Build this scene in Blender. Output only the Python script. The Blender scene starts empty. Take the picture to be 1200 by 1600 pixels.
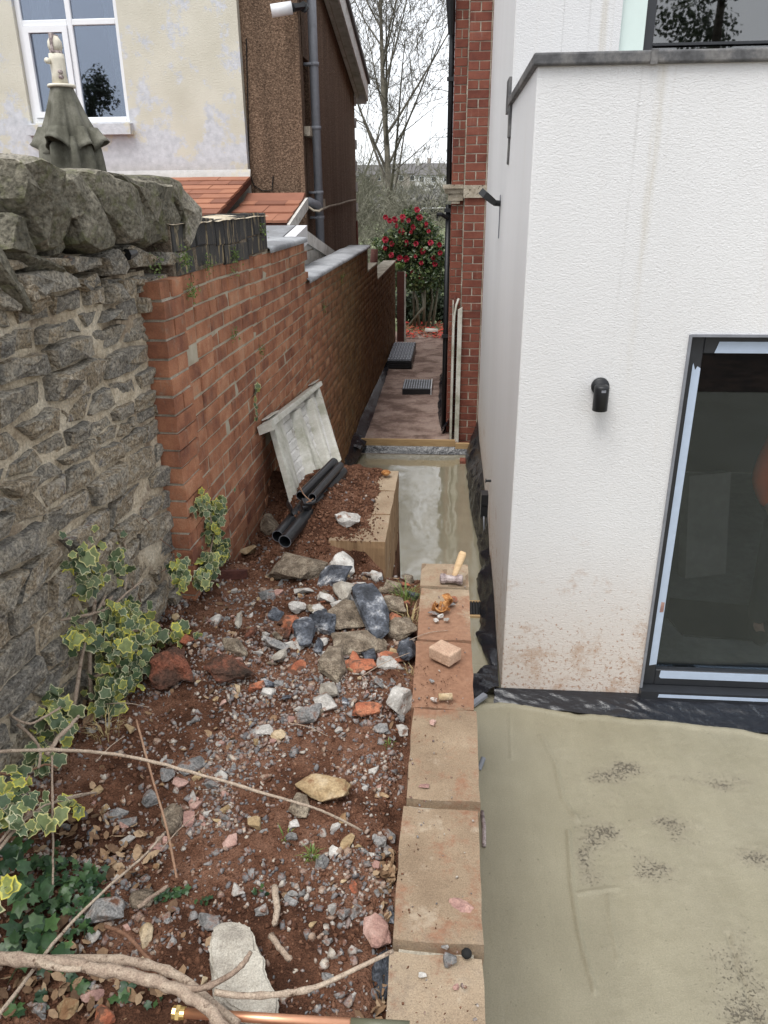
import bpy, bmesh, math, random
import numpy as np
from mathutils import Vector, Matrix, Euler, noise as mnoise

R = math.radians
random.seed(7)
rng = np.random.default_rng(7)
SC = bpy.context.scene
COL = SC.collection

# ------------------------------------------------------------------ camera
CAMZ = 2.85
YAW, PITCH, ROLL = R(4.85), R(22.33), R(0.5)
fwd = Vector((-math.sin(YAW)*math.cos(PITCH), math.cos(YAW)*math.cos(PITCH), -math.sin(PITCH)))
rt0 = Vector((math.cos(YAW), math.sin(YAW), 0)); up0 = rt0.cross(fwd)
rt = rt0*math.cos(ROLL) - up0*math.sin(ROLL); up = rt.cross(fwd)
cam_data = bpy.data.cameras.new('camera'); cam = bpy.data.objects.new('camera', cam_data); COL.objects.link(cam)
cam.matrix_world = Matrix(((rt.x, up.x, -fwd.x, 0), (rt.y, up.y, -fwd.y, 0), (rt.z, up.z, -fwd.z, CAMZ), (0, 0, 0, 1)))
cam_data.sensor_fit = 'VERTICAL'; cam_data.sensor_height = 36.0; cam_data.lens = 27.0
cam_data.clip_start = 0.05; cam_data.clip_end = 2000
SC.camera = cam

# ------------------------------------------------------------------ overcast sky and soft sun
SUN_EL, SUN_AZ = R(64), R(210)
w = bpy.data.worlds.new("World"); SC.world = w; w.use_nodes = True
wn = w.node_tree; wn.nodes.clear()
sky = wn.nodes.new('ShaderNodeTexSky'); sky.sky_type = 'NISHITA'; sky.sun_disc = False
sky.sun_elevation = SUN_EL; sky.sun_rotation = SUN_AZ; sky.air_density = 1.0; sky.dust_density = 1.5; sky.ozone_density = 1.0
hs = wn.nodes.new('ShaderNodeHueSaturation'); hs.inputs['Saturation'].default_value = 0.16; hs.inputs['Value'].default_value = 1.0
tcw = wn.nodes.new('ShaderNodeTexCoord'); nzw = wn.nodes.new('ShaderNodeTexNoise'); nzw.inputs['Scale'].default_value = 3.5; nzw.inputs['Detail'].default_value = 5
mpw = wn.nodes.new('ShaderNodeMapping'); mpw.inputs['Scale'].default_value = (1, 1, 3)
rpw = wn.nodes.new('ShaderNodeMapRange'); rpw.inputs['From Min'].default_value = 0.3; rpw.inputs['From Max'].default_value = 0.7
rpw.inputs['To Min'].default_value = 0.93; rpw.inputs['To Max'].default_value = 1.07
mxw = wn.nodes.new('ShaderNodeVectorMath'); mxw.operation = 'SCALE'
bg = wn.nodes.new('ShaderNodeBackground'); bg.inputs['Strength'].default_value = 0.15
ow = wn.nodes.new('ShaderNodeOutputWorld')
L = wn.links.new
L(sky.outputs[0], hs.inputs['Color']); L(tcw.outputs['Generated'], mpw.inputs[0]); L(mpw.outputs[0], nzw.inputs['Vector'])
L(nzw.outputs[0], rpw.inputs['Value']); L(hs.outputs[0], mxw.inputs[0]); L(rpw.outputs[0], mxw.inputs['Scale'])
ovc = wn.nodes.new('ShaderNodeMix'); ovc.data_type = 'RGBA'; ovc.inputs[0].default_value = 0.68; ovc.inputs[7].default_value = (2.36, 2.46, 2.62, 1)
L(mxw.outputs[0], ovc.inputs[6]); L(ovc.outputs[2], bg.inputs['Color']); L(bg.outputs[0], ow.inputs['Surface'])
sd = bpy.data.lights.new('sun', 'SUN'); sd.energy = 1.0; sd.angle = R(36); sd.color = (1, 0.97, 0.93)
so = bpy.data.objects.new('sun', sd); COL.objects.link(so)
sdir = Vector((math.sin(SUN_AZ)*math.cos(SUN_EL), math.cos(SUN_AZ)*math.cos(SUN_EL), math.sin(SUN_EL)))
so.rotation_euler = sdir.to_track_quat('Z', 'Y').to_euler(); so.location = (0, 0, 30)
SC.view_settings.view_transform = 'Standard'; SC.view_settings.look = 'None'
SC.view_settings.exposure = 1.52; SC.view_settings.gamma = 1; SC.view_settings.use_curve_mapping = False

# ------------------------------------------------------------------ places measured on real planes
CP = Vector((0, 0, CAMZ))
def ray(px, py): return rt*((px-600)/1200) - up*((py-800)/1200) + fwd
def PZ(px, py, z): v = ray(px, py); return CP + v*((z-CAMZ)/v.z)
def PX(px, py, x): v = ray(px, py); return CP + v*(x/v.x)
def PY(px, py, y): v = ray(px, py); return CP + v*(y/v.y)
def proj(p):
    v = Vector(p)-CP; d = v.dot(fwd)
    if d < 0.05: return (-9999, -9999, d)
    return (600+1200*v.dot(rt)/d, 800-1200*v.dot(up)/d, d)

# ------------------------------------------------------------------ value noise in numpy
_lat = rng.random((64, 64, 64))
def vnoise(x, y, z=0.0):
    x = np.asarray(x, float); y = np.asarray(y, float); z = np.zeros_like(x)+z
    xi = np.floor(x).astype(int); yi = np.floor(y).astype(int); zi = np.floor(z).astype(int)
    xf = x-xi; yf = y-yi; zf = z-zi
    xf = xf*xf*(3-2*xf); yf = yf*yf*(3-2*yf); zf = zf*zf*(3-2*zf)
    def g(a, b, c): return _lat[(xi+a) & 63, (yi+b) & 63, (zi+c) & 63]
    c00 = g(0,0,0)*(1-xf)+g(1,0,0)*xf; c10 = g(0,1,0)*(1-xf)+g(1,1,0)*xf
    c01 = g(0,0,1)*(1-xf)+g(1,0,1)*xf; c11 = g(0,1,1)*(1-xf)+g(1,1,1)*xf
    return (c00*(1-yf)+c10*yf)*(1-zf)+(c01*(1-yf)+c11*yf)*zf
def fbm(x, y, z=0.0, o=4, s=1.0):
    t = 0; a = 0.5
    for k in range(o):
        t = t + a*(vnoise(x*s, y*s, z*s+k*7.3)-0.5); a *= 0.5; s *= 2.03
    return t*2

# ------------------------------------------------------------------ materials
def nodes(m): return m.node_tree.nodes, m.node_tree.links.new
class NT:
    def __init__(s, name):
        s.m = bpy.data.materials.new(name); s.m.use_nodes = True; s.n = s.m.node_tree.nodes; s.l = s.m.node_tree.links.new
        s.b = s.n['Principled BSDF']; s.geo = s.n.new('ShaderNodeNewGeometry'); s.pos = s.geo.outputs['Position']; s._r = None
    def val(s, sock, v):
        if hasattr(v, 'links') or isinstance(v, bpy.types.NodeSocket): s.l(v, sock)
        else:
            if isinstance(v, tuple) and len(v) == 3 and sock.type == 'RGBA': v = (*v, 1)
            sock.default_value = v
    def math(s, op, a, b=0.0, c=0.0, clamp=False):
        n = s.n.new('ShaderNodeMath'); n.operation = op; n.use_clamp = clamp
        s.val(n.inputs[0], a); s.val(n.inputs[1], b)
        if op in ('MULTIPLY_ADD', 'COMPARE'): s.val(n.inputs[2], c)
        return n.outputs[0]
    def scaled(s, sc, off=(0, 0, 0), rot=(0, 0, 0), vec=None):
        n = s.n.new('ShaderNodeMapping'); s.l(vec or s.pos, n.inputs[0]); n.inputs['Scale'].default_value = sc
        n.inputs['Location'].default_value = off; n.inputs['Rotation'].default_value = rot; return n.outputs[0]
    def noise(s, scale, detail=4, rough=0.55, vec=None, dist=0.0):
        n = s.n.new('ShaderNodeTexNoise'); s.l(vec or s.pos, n.inputs['Vector']); n.inputs['Scale'].default_value = scale
        n.inputs['Detail'].default_value = detail; n.inputs['Roughness'].default_value = rough; n.inputs['Distortion'].default_value = dist
        return n.outputs[0]
    def voro(s, scale, vec=None, feature='F1', rnd=1.0):
        n = s.n.new('ShaderNodeTexVoronoi'); s.l(vec or s.pos, n.inputs['Vector']); n.inputs['Scale'].default_value = scale; n.feature = feature
        n.inputs['Randomness'].default_value = rnd
        return n.outputs['Distance']
    def ramp(s, f, stops, interp='LINEAR'):
        n = s.n.new('ShaderNodeValToRGB'); s.val(n.inputs[0], f); cr = n.color_ramp; cr.interpolation = interp
        stops = [(p, (c if isinstance(c, tuple) else (c, c, c))) for p, c in stops]
        cr.elements[0].position = stops[0][0]; cr.elements[0].color = (*stops[0][1], 1)
        cr.elements[1].position = stops[-1][0]; cr.elements[1].color = (*stops[-1][1], 1)
        for p, c in stops[1:-1]:
            e = cr.elements.new(p); e.color = (*c, 1)
        return n.outputs[0]
    def mix(s, f, a, b, mode='MIX'):
        n = s.n.new('ShaderNodeMix'); n.data_type = 'RGBA'; n.blend_type = mode
        s.val(n.inputs[0], f); s.val(n.inputs[6], a); s.val(n.inputs[7], b); return n.outputs[2]
    def step(s, v, lo, hi):
        n = s.n.new('ShaderNodeMapRange'); n.interpolation_type = 'SMOOTHSTEP'; s.val(n.inputs[0], v)
        n.inputs[1].default_value = lo; n.inputs[2].default_value = hi; return n.outputs[0]
    def rnd(s):
        if s._r is None:
            oi = s.n.new('ShaderNodeObjectInfo')
            s._r = s.math('FRACT', s.math('ADD', s.geo.outputs['Random Per Island'], oi.outputs['Random']))
        return s._r
    def xyz(s):
        n = s.n.new('ShaderNodeSeparateXYZ'); s.l(s.pos, n.inputs[0]); return n.outputs
    def bump(s, h, strength=0.5, dist=0.01, prev=None):
        n = s.n.new('ShaderNodeBump'); s.l(h, n.inputs['Height']); n.inputs['Strength'].default_value = strength
        n.inputs['Distance'].default_value = dist
        if prev is not None: s.l(prev, n.inputs['Normal'])
        s.last = n.outputs[0]; s.l(n.outputs[0], s.b.inputs['Normal']); return n.outputs[0]
    def out(s, col, rough=0.85, spec=0.35, metal=0.0):
        s.val(s.b.inputs['Base Color'], col); s.val(s.b.inputs['Roughness'], rough)
        s.b.inputs['Specular IOR Level'].default_value = spec; s.b.inputs['Metallic'].default_value = metal
        return s.m
def rocky(name, stops, var=0.5, nscale=6, rough=0.88, bscale=45, bdist=0.006, bstr=0.7, grain=0.35, dirt=None, spec=0.3, vec=None):
    t = NT(name)
    f = t.math('ADD', t.math('MULTIPLY', t.rnd(), var), t.math('MULTIPLY', t.step(t.noise(nscale, 5, 0.65), 0.3, 0.7), 1-var))
    c = t.ramp(f, stops)
    g = t.noise(bscale*1.7, 5, 0.7)
    c = t.mix(1.0, c, t.ramp(g, [(0.33, 1-grain), (0.67, 1+grain)]), 'MULTIPLY')
    if dirt:
        dc, ds, lo, hi = dirt
        c = t.mix(t.step(t.noise(ds, 6, 0.65), lo, hi), c, dc)
    h = t.math('ADD', t.noise(bscale, 6, 0.65), t.math('MULTIPLY', t.noise(bscale*0.25, 3, 0.6), 1.6))
    t.bump(h, bstr, bdist)
    return t.out(c, rough, spec)
def plain(name, col, rough=0.5, spec=0.4, metal=0.0, nz=0.12, bscale=0, bdist=0.001):
    t = NT(name)
    c = t.mix(1.0, (*col, 1), t.ramp(t.noise(14, 5, 0.7), [(0.3, 1-nz), (0.7, 1+nz)]), 'MULTIPLY') if nz else (*col, 1)
    if bscale: t.bump(t.noise(bscale, 4, 0.6), 0.6, bdist)
    return t.out(c, rough, spec, metal)

M = {}
M['soil'] = rocky('soil', [(0.1, (0.060, 0.027, 0.016)), (0.5, (0.128, 0.060, 0.036)), (0.9, (0.20, 0.105, 0.068))], 0.05, 5, 0.95, 130, 0.010, 1.0, 0.6, spec=0.15)
M['clod'] = rocky('soil_clod', [(0.0, (0.055, 0.025, 0.016)), (0.5, (0.135, 0.064, 0.038)), (1, (0.23, 0.125, 0.08))], 0.6, 12, 0.95, 150, 0.004, 0.8, 0.4, spec=0.15)
M['gravel'] = rocky('gravel', [(0.0, (0.085, 0.084, 0.09)), (0.2, (0.155, 0.15, 0.152)), (0.4, (0.24, 0.23, 0.222)), (0.55, (0.23, 0.165, 0.145)), (0.65, (0.30, 0.21, 0.15)), (0.8, (0.36, 0.33, 0.30)), (0.93, (0.45, 0.40, 0.33)), (1, (0.40, 0.16, 0.09))], 0.85, 40, 0.7, 160, 0.002, 0.6, 0.3, dirt=((0.15, 0.07, 0.045, 1), 60, 0.48, 0.62))
soilstain = ((0.16, 0.075, 0.045, 1), 22, 0.5, 0.66)
M['greystone'] = rocky('grey_stone', [(0.1, (0.12, 0.118, 0.115)), (0.5, (0.22, 0.215, 0.21)), (0.9, (0.38, 0.37, 0.35))], 0.3, 22, 0.8, 90, 0.006, 1.0, 0.45, dirt=soilstain)
M['bluestone'] = rocky('blue_slaty_stone', [(0.15, (0.022, 0.026, 0.034)), (0.5, (0.060, 0.068, 0.085)), (0.68, (0.115, 0.126, 0.148)), (0.86, (0.24, 0.25, 0.27)), (0.95, (0.52, 0.52, 0.52))], 0.12, 13, 0.55, 60, 0.012, 1.0, 0.5, spec=0.5)
M['brownstone'] = rocky('brown_mortared_stone', [(0.1, (0.10, 0.078, 0.056)), (0.5, (0.19, 0.15, 0.11)), (0.9, (0.31, 0.26, 0.195))], 0.2, 20, 0.92, 100, 0.009, 1.0, 0.5)
M['tanstone'] = rocky('tan_sandstone', [(0.1, (0.26, 0.18, 0.095)), (0.5, (0.38, 0.28, 0.16)), (0.9, (0.48, 0.385, 0.26))], 0.2, 12, 0.85, 90, 0.004, 0.8, 0.25, dirt=((0.22, 0.12, 0.06, 1), 15, 0.52, 0.66))
M['palestone'] = rocky('pale_stone', [(0.1, (0.28, 0.265, 0.24)), (0.5, (0.42, 0.40, 0.37)), (0.9, (0.60, 0.58, 0.54))], 0.3, 16, 0.82, 110, 0.004, 0.8, 0.25, dirt=((0.22, 0.12, 0.08, 1), 26, 0.55, 0.68))
M['pinkstone'] = rocky('pink_stone', [(0.1, (0.26, 0.15, 0.13)), (0.5, (0.38, 0.23, 0.19)), (0.9, (0.5, 0.34, 0.29))], 0.3, 16, 0.82, 110, 0.004, 0.8, 0.25)
M['redstone'] = rocky('red_brick_rubble', [(0.1, (0.24, 0.075, 0.040)), (0.5, (0.34, 0.115, 0.060)), (0.9, (0.42, 0.18, 0.10))], 0.2, 14, 0.9, 110, 0.003, 0.6, 0.3, dirt=((0.13, 0.065, 0.042, 1), 30, 0.46, 0.6))
M['concretelump'] = rocky('old_concrete', [(0.1, (0.26, 0.235, 0.20)), (0.5, (0.36, 0.33, 0.28)), (0.9, (0.45, 0.42, 0.36))], 0.2, 16, 0.92, 140, 0.004, 0.8, 0.3)
M['darkclod'] = rocky('dark_rubble', [(0.1, (0.035, 0.024, 0.018)), (0.5, (0.10, 0.050, 0.034)), (0.9, (0.24, 0.085, 0.05))], 0.2, 9, 0.95, 60, 0.012, 1.0, 0.5)
M['rubble'] = rocky('wall_rubble_stone', [(0.0, (0.14, 0.132, 0.118)), (0.3, (0.25, 0.232, 0.198)), (0.52, (0.34, 0.305, 0.245)), (0.7, (0.27, 0.215, 0.145)), (0.85, (0.42, 0.37, 0.295)), (0.95, (0.21, 0.20, 0.19)), (1, (0.36, 0.20, 0.095))], 0.6, 18, 0.9, 60, 0.018, 1.0, 0.65, dirt=((0.46, 0.41, 0.33, 1), 17, 0.56, 0.7))
M['coping'] = rocky('coping_stone', [(0.0, (0.105, 0.098, 0.075)), (0.35, (0.15, 0.138, 0.105)), (0.7, (0.225, 0.205, 0.16)), (1, (0.31, 0.285, 0.24))], 0.55, 6, 0.93, 38, 0.022, 1.0, 0.6, dirt=((0.15, 0.15, 0.085, 1), 16, 0.5, 0.66))
M['walllime'] = rocky('lime_mortar', [(0.1, (0.36, 0.295, 0.21)), (0.5, (0.50, 0.425, 0.315)), (0.9, (0.60, 0.53, 0.415))], 0.0, 4, 0.95, 55, 0.012, 0.9, 0.3, dirt=((0.18, 0.13, 0.09, 1), 5, 0.52, 0.7))
M['mortar'] = rocky('mortar', [(0.1, (0.27, 0.24, 0.19)), (0.5, (0.38, 0.345, 0.28)), (0.9, (0.48, 0.45, 0.37))], 0.0, 6, 0.95, 120, 0.004, 0.8, 0.3)

def brick_mat(name, algae=True, stops=None, tint=1.0):
    t = NT(name); x, y, z = t.xyz()
    stops = stops or [(0.0, (0.15, 0.060, 0.042)), (0.3, (0.28, 0.118, 0.068)), (0.6, (0.39, 0.175, 0.098)), (0.85, (0.47, 0.25, 0.15)), (1, (0.22, 0.14, 0.108))]
    f = t.math('ADD', t.math('MULTIPLY', t.math('POWER', t.rnd(), 1.0), 0.42), t.math('MULTIPLY', t.step(t.noise(7, 5, 0.65), 0.3, 0.7), 0.48))
    c = t.ramp(f, stops)
    c = t.mix(1.0, c, t.ramp(t.noise(150, 4, 0.7), [(0.3, 0.8), (0.7, 1.2)]), 'MULTIPLY')
    # pale lime streaks running down the faces
    sv = t.noise(1.0, 3, 0.6, t.scaled((60, 60, 4)))
    sm = t.math('MULTIPLY', t.step(sv, 0.58, 0.72), t.step(t.noise(3.0, 3), 0.42, 0.62))
    c = t.mix(t.math('MULTIPLY', sm, 0.5), c, (0.40, 0.34, 0.27, 1)); c = t.mix(t.math('MULTIPLY', t.step(t.noise(16, 6, 0.7), 0.56, 0.7), 0.45), c, (0.30, 0.25, 0.19, 1)) if algae else c
    if algae:
        # green-brown algae growing over the damp stretch of the wall
        am = t.math('MULTIPLY', t.step(y, 5.4, 9.0), t.step(t.math('ADD', t.noise(1.3, 4, 0.6), t.math('MULTIPLY', t.step(y, 6, 9), 0.25)), 0.3, 0.6))
        c = t.mix(t.math('MULTIPLY', am, 0.72), c, t.ramp(t.noise(7, 4), [(0.3, (0.045, 0.035, 0.012)), (0.7, (0.12, 0.085, 0.028))]))
        sm2 = t.math('MULTIPLY', t.step(z, 2.1, 2.7), t.step(t.noise(1.0, 4, 0.6, t.scaled((9, 9, 1.6))), 0.45, 0.7))
        c = t.mix(t.math('MULTIPLY', sm2, 0.6), c, (0.085, 0.055, 0.03, 1))
    t.bump(t.noise(120, 6, 0.7), 0.6, 0.004)
    return t.out(c, 0.9, 0.25)
M['brick'] = brick_mat('weathered_brick')
M['housebrick'] = brick_mat('house_brick', False, [(0.0, (0.105, 0.036, 0.027)), (0.4, (0.165, 0.055, 0.038)), (0.75, (0.21, 0.075, 0.050)), (1, (0.14, 0.06, 0.05))])
M['algaemortar'] = (lambda: (lambda t: (lambda y: t.out(t.mix(t.math('MULTIPLY', t.step(y, 5.2, 8.0), 0.85), t.ramp(t.noise(7, 5, 0.7), [(0.3, (0.30, 0.265, 0.20)), (0.7, (0.50, 0.455, 0.36))]), (0.13, 0.10, 0.05, 1)), 0.95, 0.2))(t.xyz()[1]))(NT('damp_mortar')))()
def blackbrick():
    t = NT('blue_brick_coping')
    c = t.ramp(t.math('ADD', t.math('MULTIPLY', t.rnd(), 0.4), t.math('MULTIPLY', t.noise(15, 5), 0.6)), [(0.2, (0.022, 0.022, 0.024)), (0.8, (0.06, 0.058, 0.055))])
    sv = t.noise(1.0, 4, 0.65, t.scaled((3, 26, 5)))
    c = t.mix(t.step(sv, 0.54, 0.66), c, (0.30, 0.235, 0.135, 1))
    t.bump(t.noise(90, 5, 0.7), 0.6, 0.005); return t.out(c, 0.8, 0.35)
M['bluebrick'] = blackbrick()
M['lead'] = rocky('grey_flaunching', [(0.2, (0.20, 0.205, 0.215)), (0.5, (0.27, 0.28, 0.295)), (0.9, (0.36, 0.37, 0.385))], 0.0, 2.5, 0.8, 60, 0.004, 0.7, 0.18, spec=0.3)
M['darklead'] = rocky('dark_lead', [(0.2, (0.045, 0.045, 0.047)), (0.5, (0.08, 0.08, 0.083)), (0.9, (0.15, 0.145, 0.14))], 0.1, 7, 0.55, 30, 0.003, 0.5, 0.2, spec=0.5)
def block_mat():
    t = NT('concrete_block')
    c = t.ramp(t.math('ADD', t.math('MULTIPLY', t.rnd(), 0.35), t.math('MULTIPLY', t.noise(5, 5, 0.6), 0.65)), [(0.3, (0.20, 0.142, 0.094)), (0.5, (0.28, 0.208, 0.14)), (0.7, (0.365, 0.285, 0.20))])
    c = t.mix(1.0, c, t.ramp(t.noise(260, 4, 0.75), [(0.28, 0.6), (0.5, 1.0), (0.75, 1.3)]), 'MULTIPLY')
    x, y, z = t.xyz()
    far = t.math('MULTIPLY', t.step(y, 2.15, 2.3), t.step(y, 3.2, 2.7))
    m = t.step(t.math('ADD', t.noise(7, 6, 0.75), t.math('MULTIPLY', far, 0.26)), 0.50, 0.68); c = t.mix(t.math('MULTIPLY', t.step(t.noise(11, 6, 0.75), 0.55, 0.7), 0.45), c, (0.47, 0.40, 0.31, 1)); c = t.mix(t.math('MULTIPLY', t.math('MULTIPLY', t.step(t.noise(5, 6, 0.8), 0.5, 0.66), t.step(y, 1.6, 1.2)), 0.5), c, (0.17, 0.13, 0.10, 1))
    c = t.mix(t.math('MULTIPLY', m, 0.75), c, t.ramp(t.noise(60, 4), [(0.3, (0.20, 0.085, 0.05)), (0.7, (0.30, 0.15, 0.09))]))
    t.bump(t.math('ADD', t.noise(220, 4, 0.7), t.noise(30, 4, 0.6)), 0.8, 0.004); return t.out(c, 0.93, 0.2)
M['block'] = block_mat()
def white_render():
    t = NT('white_render'); x, y, z = t.xyz()
    c = t.ramp(t.noise(0.9, 5, 0.6, t.scaled((1, 1, 0.4))), [(0.3, (0.635, 0.635, 0.635)), (0.7, (0.70, 0.70, 0.70))])
    def streak(cx, wd, z0, amt, col, c):
        d = t.math('ABSOLUTE', t.math('SUBTRACT', t.math('ADD', x, t.math('MULTIPLY', t.noise(1.5, 2, 0.5, t.scaled((0, 0, 1))), 0.03)), cx+0.015))
        m = t.math('MULTIPLY', t.step(d, wd, 0), t.step(z, z0, 3.4))
        m = t.math('MULTIPLY', t.math('MULTIPLY', m, t.step(t.noise(1, 4, 0.6, t.scaled((30, 30, 3))), 0.25, 0.7)), amt)
        return t.mix(m, c, col)
    c = streak(0.925, 0.035, 1.6, 0.5, (0.42, 0.36, 0.24, 1), c)
    c = streak(0.835, 0.012, 1.4, 0.4, (0.45, 0.44, 0.42, 1), c)
    c = streak(0.98, 0.010, 2.4, 0.25, (0.5, 0.48, 0.44, 1), c)
    # soft run-off marks
    ro = t.step(t.noise(1.0, 5, 0.65, t.scaled((14, 14, 0.5))), 0.55, 0.75)
    c = t.mix(t.math('MULTIPLY', ro, 0.16), c, (0.55, 0.49, 0.40, 1))
    # splashed soil near the ground
    low = t.step(z, 1.25, 0.0)
    c = t.mix(t.math('MULTIPLY', low, 0.6), c, (0.56, 0.46, 0.37, 1))
    sp = t.math('MULTIPLY', t.step(t.math('ADD', t.noise(42, 5, 0.7), t.math('MULTIPLY', low, 0.13)), 0.66, 0.72), t.step(z, 1.3, 0.6))
    c = t.mix(t.math('MULTIPLY', sp, 0.75), c, (0.34, 0.19, 0.115, 1))
    blot = t.math('MULTIPLY', t.step(t.math('ADD', t.noise(4.5, 6, 0.75), t.math('MULTIPLY', low, 0.12)), 0.6, 0.74), t.step(z, 1.4, 0.5))
    c = t.mix(t.math('MULTIPLY', blot, 0.62), c, (0.40, 0.255, 0.165, 1))
    h = t.noise(1, 3, 0.6, t.scaled((75, 75, 130)), 0.9)
    t.bump(h, 0.85, 0.0052); return t.out(c, 0.85, 0.25)
M['render'] = white_render()
def cream_render():
    t = NT('peeling_cream_render'); x, y, z = t.xyz()
    c = t.ramp(t.noise(2.2, 5), [(0.3, (0.52, 0.495, 0.41)), (0.7, (0.61, 0.585, 0.50))])
    pm = t.step(t.math('ADD', t.noise(2.6, 7, 0.72), t.math('MULTIPLY', t.step(z, 4.0, 3.0), 0.16)), 0.53, 0.60)
    c = t.mix(pm, c, t.ramp(t.noise(14, 4), [(0.3, (0.44, 0.455, 0.48)), (0.7, (0.60, 0.61, 0.64))]))
    pits = t.step(t.noise(26, 5, 0.75), 0.66, 0.72)
    c = t.mix(t.math('MULTIPLY', pits, 0.6), c, (0.28, 0.25, 0.19, 1))
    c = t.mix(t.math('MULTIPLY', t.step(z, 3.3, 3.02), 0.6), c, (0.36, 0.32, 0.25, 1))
    t.bump(t.math('SUBTRACT', t.noise(60, 5, 0.7), t.math('MULTIPLY', pits, 0.7)), 0.7, 0.01); return t.out(c, 0.9, 0.2)
M['cream'] = cream_render()
def pebbledash():
    t = NT('brown_pebbledash')
    c = t.ramp(t.noise(48, 3, 0.8), [(0.32, (0.055, 0.034, 0.022)), (0.5, (0.145, 0.094, 0.063)), (0.7, (0.30, 0.205, 0.14))])
    c = t.mix(1.0, c, t.ramp(t.noise(1, 5, 0.6, t.scaled((5, 5, 0.5))), [(0.35, 0.72), (0.65, 1.15)]), 'MULTIPLY')
    t.bump(t.voro(70), 0.8, 0.01); return t.out(c, 0.93, 0.2)
M['dash'] = pebbledash()
def clay():
    t = NT('clay_roof_tile')
    c = t.ramp(t.math('ADD', t.math('MULTIPLY', t.rnd(), 0.6), t.math('MULTIPLY', t.noise(8, 4), 0.4)), [(0.1, (0.17, 0.075, 0.052)), (0.5, (0.26, 0.115, 0.075)), (0.9, (0.36, 0.165, 0.10))])
    t.bump(t.noise(50, 5), 0.5, 0.004); return t.out(c, 0.85, 0.25)
M['tile'] = clay()
def slab_mat():
    t = NT('wet_concrete'); x, y, z = t.xyz()
    c = t.ramp(t.noise(1.6, 6, 0.65), [(0.3, (0.238, 0.217, 0.150)), (0.7, (0.292, 0.267, 0.190))])
    c = t.mix(t.step(t.noise(0.8, 5, 0.6), 0.45, 0.7), c, (0.285, 0.262, 0.19, 1))
    c = t.mix(1.0, c, t.ramp(t.noise(150, 5, 0.8), [(0.34, 0.84), (0.66, 1.12)]), 'MULTIPLY'); c = t.mix(1.0, c, t.ramp(t.noise(1, 5, 0.7, t.scaled((5, 1.2, 1), rot=(0, 0, 0.3))), [(0.35, 0.93), (0.65, 1.05)]), 'MULTIPLY'); c = t.mix(t.math('MULTIPLY', t.step(t.noise(30, 6, 0.8), 0.66, 0.74), 0.35), c, (0.17, 0.14, 0.10, 1))
    # rough open patches the float has not closed yet
    at = t.n.new('ShaderNodeAttribute'); at.attribute_name = 'rough_patch'
    pm = at.outputs['Fac']
    pit = t.step(t.math('ADD', t.noise(80, 4, 0.8, None, 0.4), t.math('MULTIPLY', t.math('SUBTRACT', pm, 1.0), 0.15)), 0.50, 0.58)
    c = t.mix(t.math('MULTIPLY', pm, 0.55), c, (0.235, 0.205, 0.155, 1))
    c = t.mix(t.math('MULTIPLY', pit, 0.6), c, (0.07, 0.06, 0.048, 1)); c = t.mix(t.math('MULTIPLY', t.step(t.noise(60, 5, 0.8), 0.62, 0.72), t.math('MULTIPLY', t.step(x, 0.55, 0.75), 0.35)), c, (0.13, 0.115, 0.09, 1))
    passage = t.math('MULTIPLY', t.step(y, 4.0, 4.6), t.step(x, 0.42, 0.36))
    rg = t.math('SUBTRACT', 0.5, t.math('MULTIPLY', passage, 0.41))
    h = t.math('ADD', t.math('ADD', t.math('MULTIPLY', t.noise(34, 5, 0.65), 0.4), t.math('MULTIPLY', t.math('MULTIPLY', t.noise(170, 4, 0.75), t.step(x, 0.5, 0.75)), 0.8)), t.math('MULTIPLY', pit, -2.0))
    h = t.math('ADD', h, t.math('MULTIPLY', t.noise(1, 4, 0.6, t.scaled((45, 5, 5))), t.math('SUBTRACT', 0.35, t.math('MULTIPLY', passage, 0.2))))
    n = t.n.new('ShaderNodeBump'); n.inputs['Distance'].default_value = 0.005; t.l(h, n.inputs['Height'])
    t.l(t.math('SUBTRACT', 0.8, t.math('MULTIPLY', passage, 0.75)), n.inputs['Strength']); t.l(n.outputs[0], t.b.inputs['Normal'])
    t.l(passage, t.b.inputs['Coat Weight']); t.b.inputs['Coat Roughness'].default_value = 0.05; m_ = t.out(c, rg, 0.5); t.l(t.math('ADD', 0.4, t.math('MULTIPLY', passage, 0.6)), t.b.inputs['Specular IOR Level']); return m_
M['slab'] = slab_mat()
M['grit'] = rocky('path_grit', [(0.2, (0.15, 0.10, 0.082)), (0.5, (0.25, 0.175, 0.145)), (0.9, (0.34, 0.255, 0.215))], 0.0, 3, 0.92, 75, 0.012, 1.0, 0.6)
M['membrane'] = (lambda t: (t.bump(t.noise(16, 5, 0.6), 0.8, 0.012), t.out(t.mix(t.step(t.noise(55, 5, 0.75), 0.70, 0.75), (0.013, 0.014, 0.018, 1), (0.20, 0.185, 0.15, 1)), 0.26, 0.6))[1])(NT('black_membrane'))
M['blackplastic'] = plain('black_plastic', (0.014, 0.015, 0.017), 0.32, 0.5, 0, 0.15)
M['blackmetal'] = plain('black_metal', (0.012, 0.013, 0.015), 0.45, 0.4)
M['frame'] = plain('dark_grey_frame', (0.022, 0.024, 0.028), 0.4, 0.5)
M['palegrid'] = plain('grey_grid_plastic', (0.30, 0.32, 0.36), 0.45, 0.5)
M['greyplastic'] = plain('grey_plastic', (0.20, 0.21, 0.235), 0.5, 0.4, 0, 0.15)
M['tape'] = plain('pale_blue_film', (0.42, 0.50, 0.62), 0.4, 0.5, 0, 0.06)
M['upvc'] = plain('white_upvc', (0.74, 0.75, 0.77), 0.35, 0.5, 0, 0.03)
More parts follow.
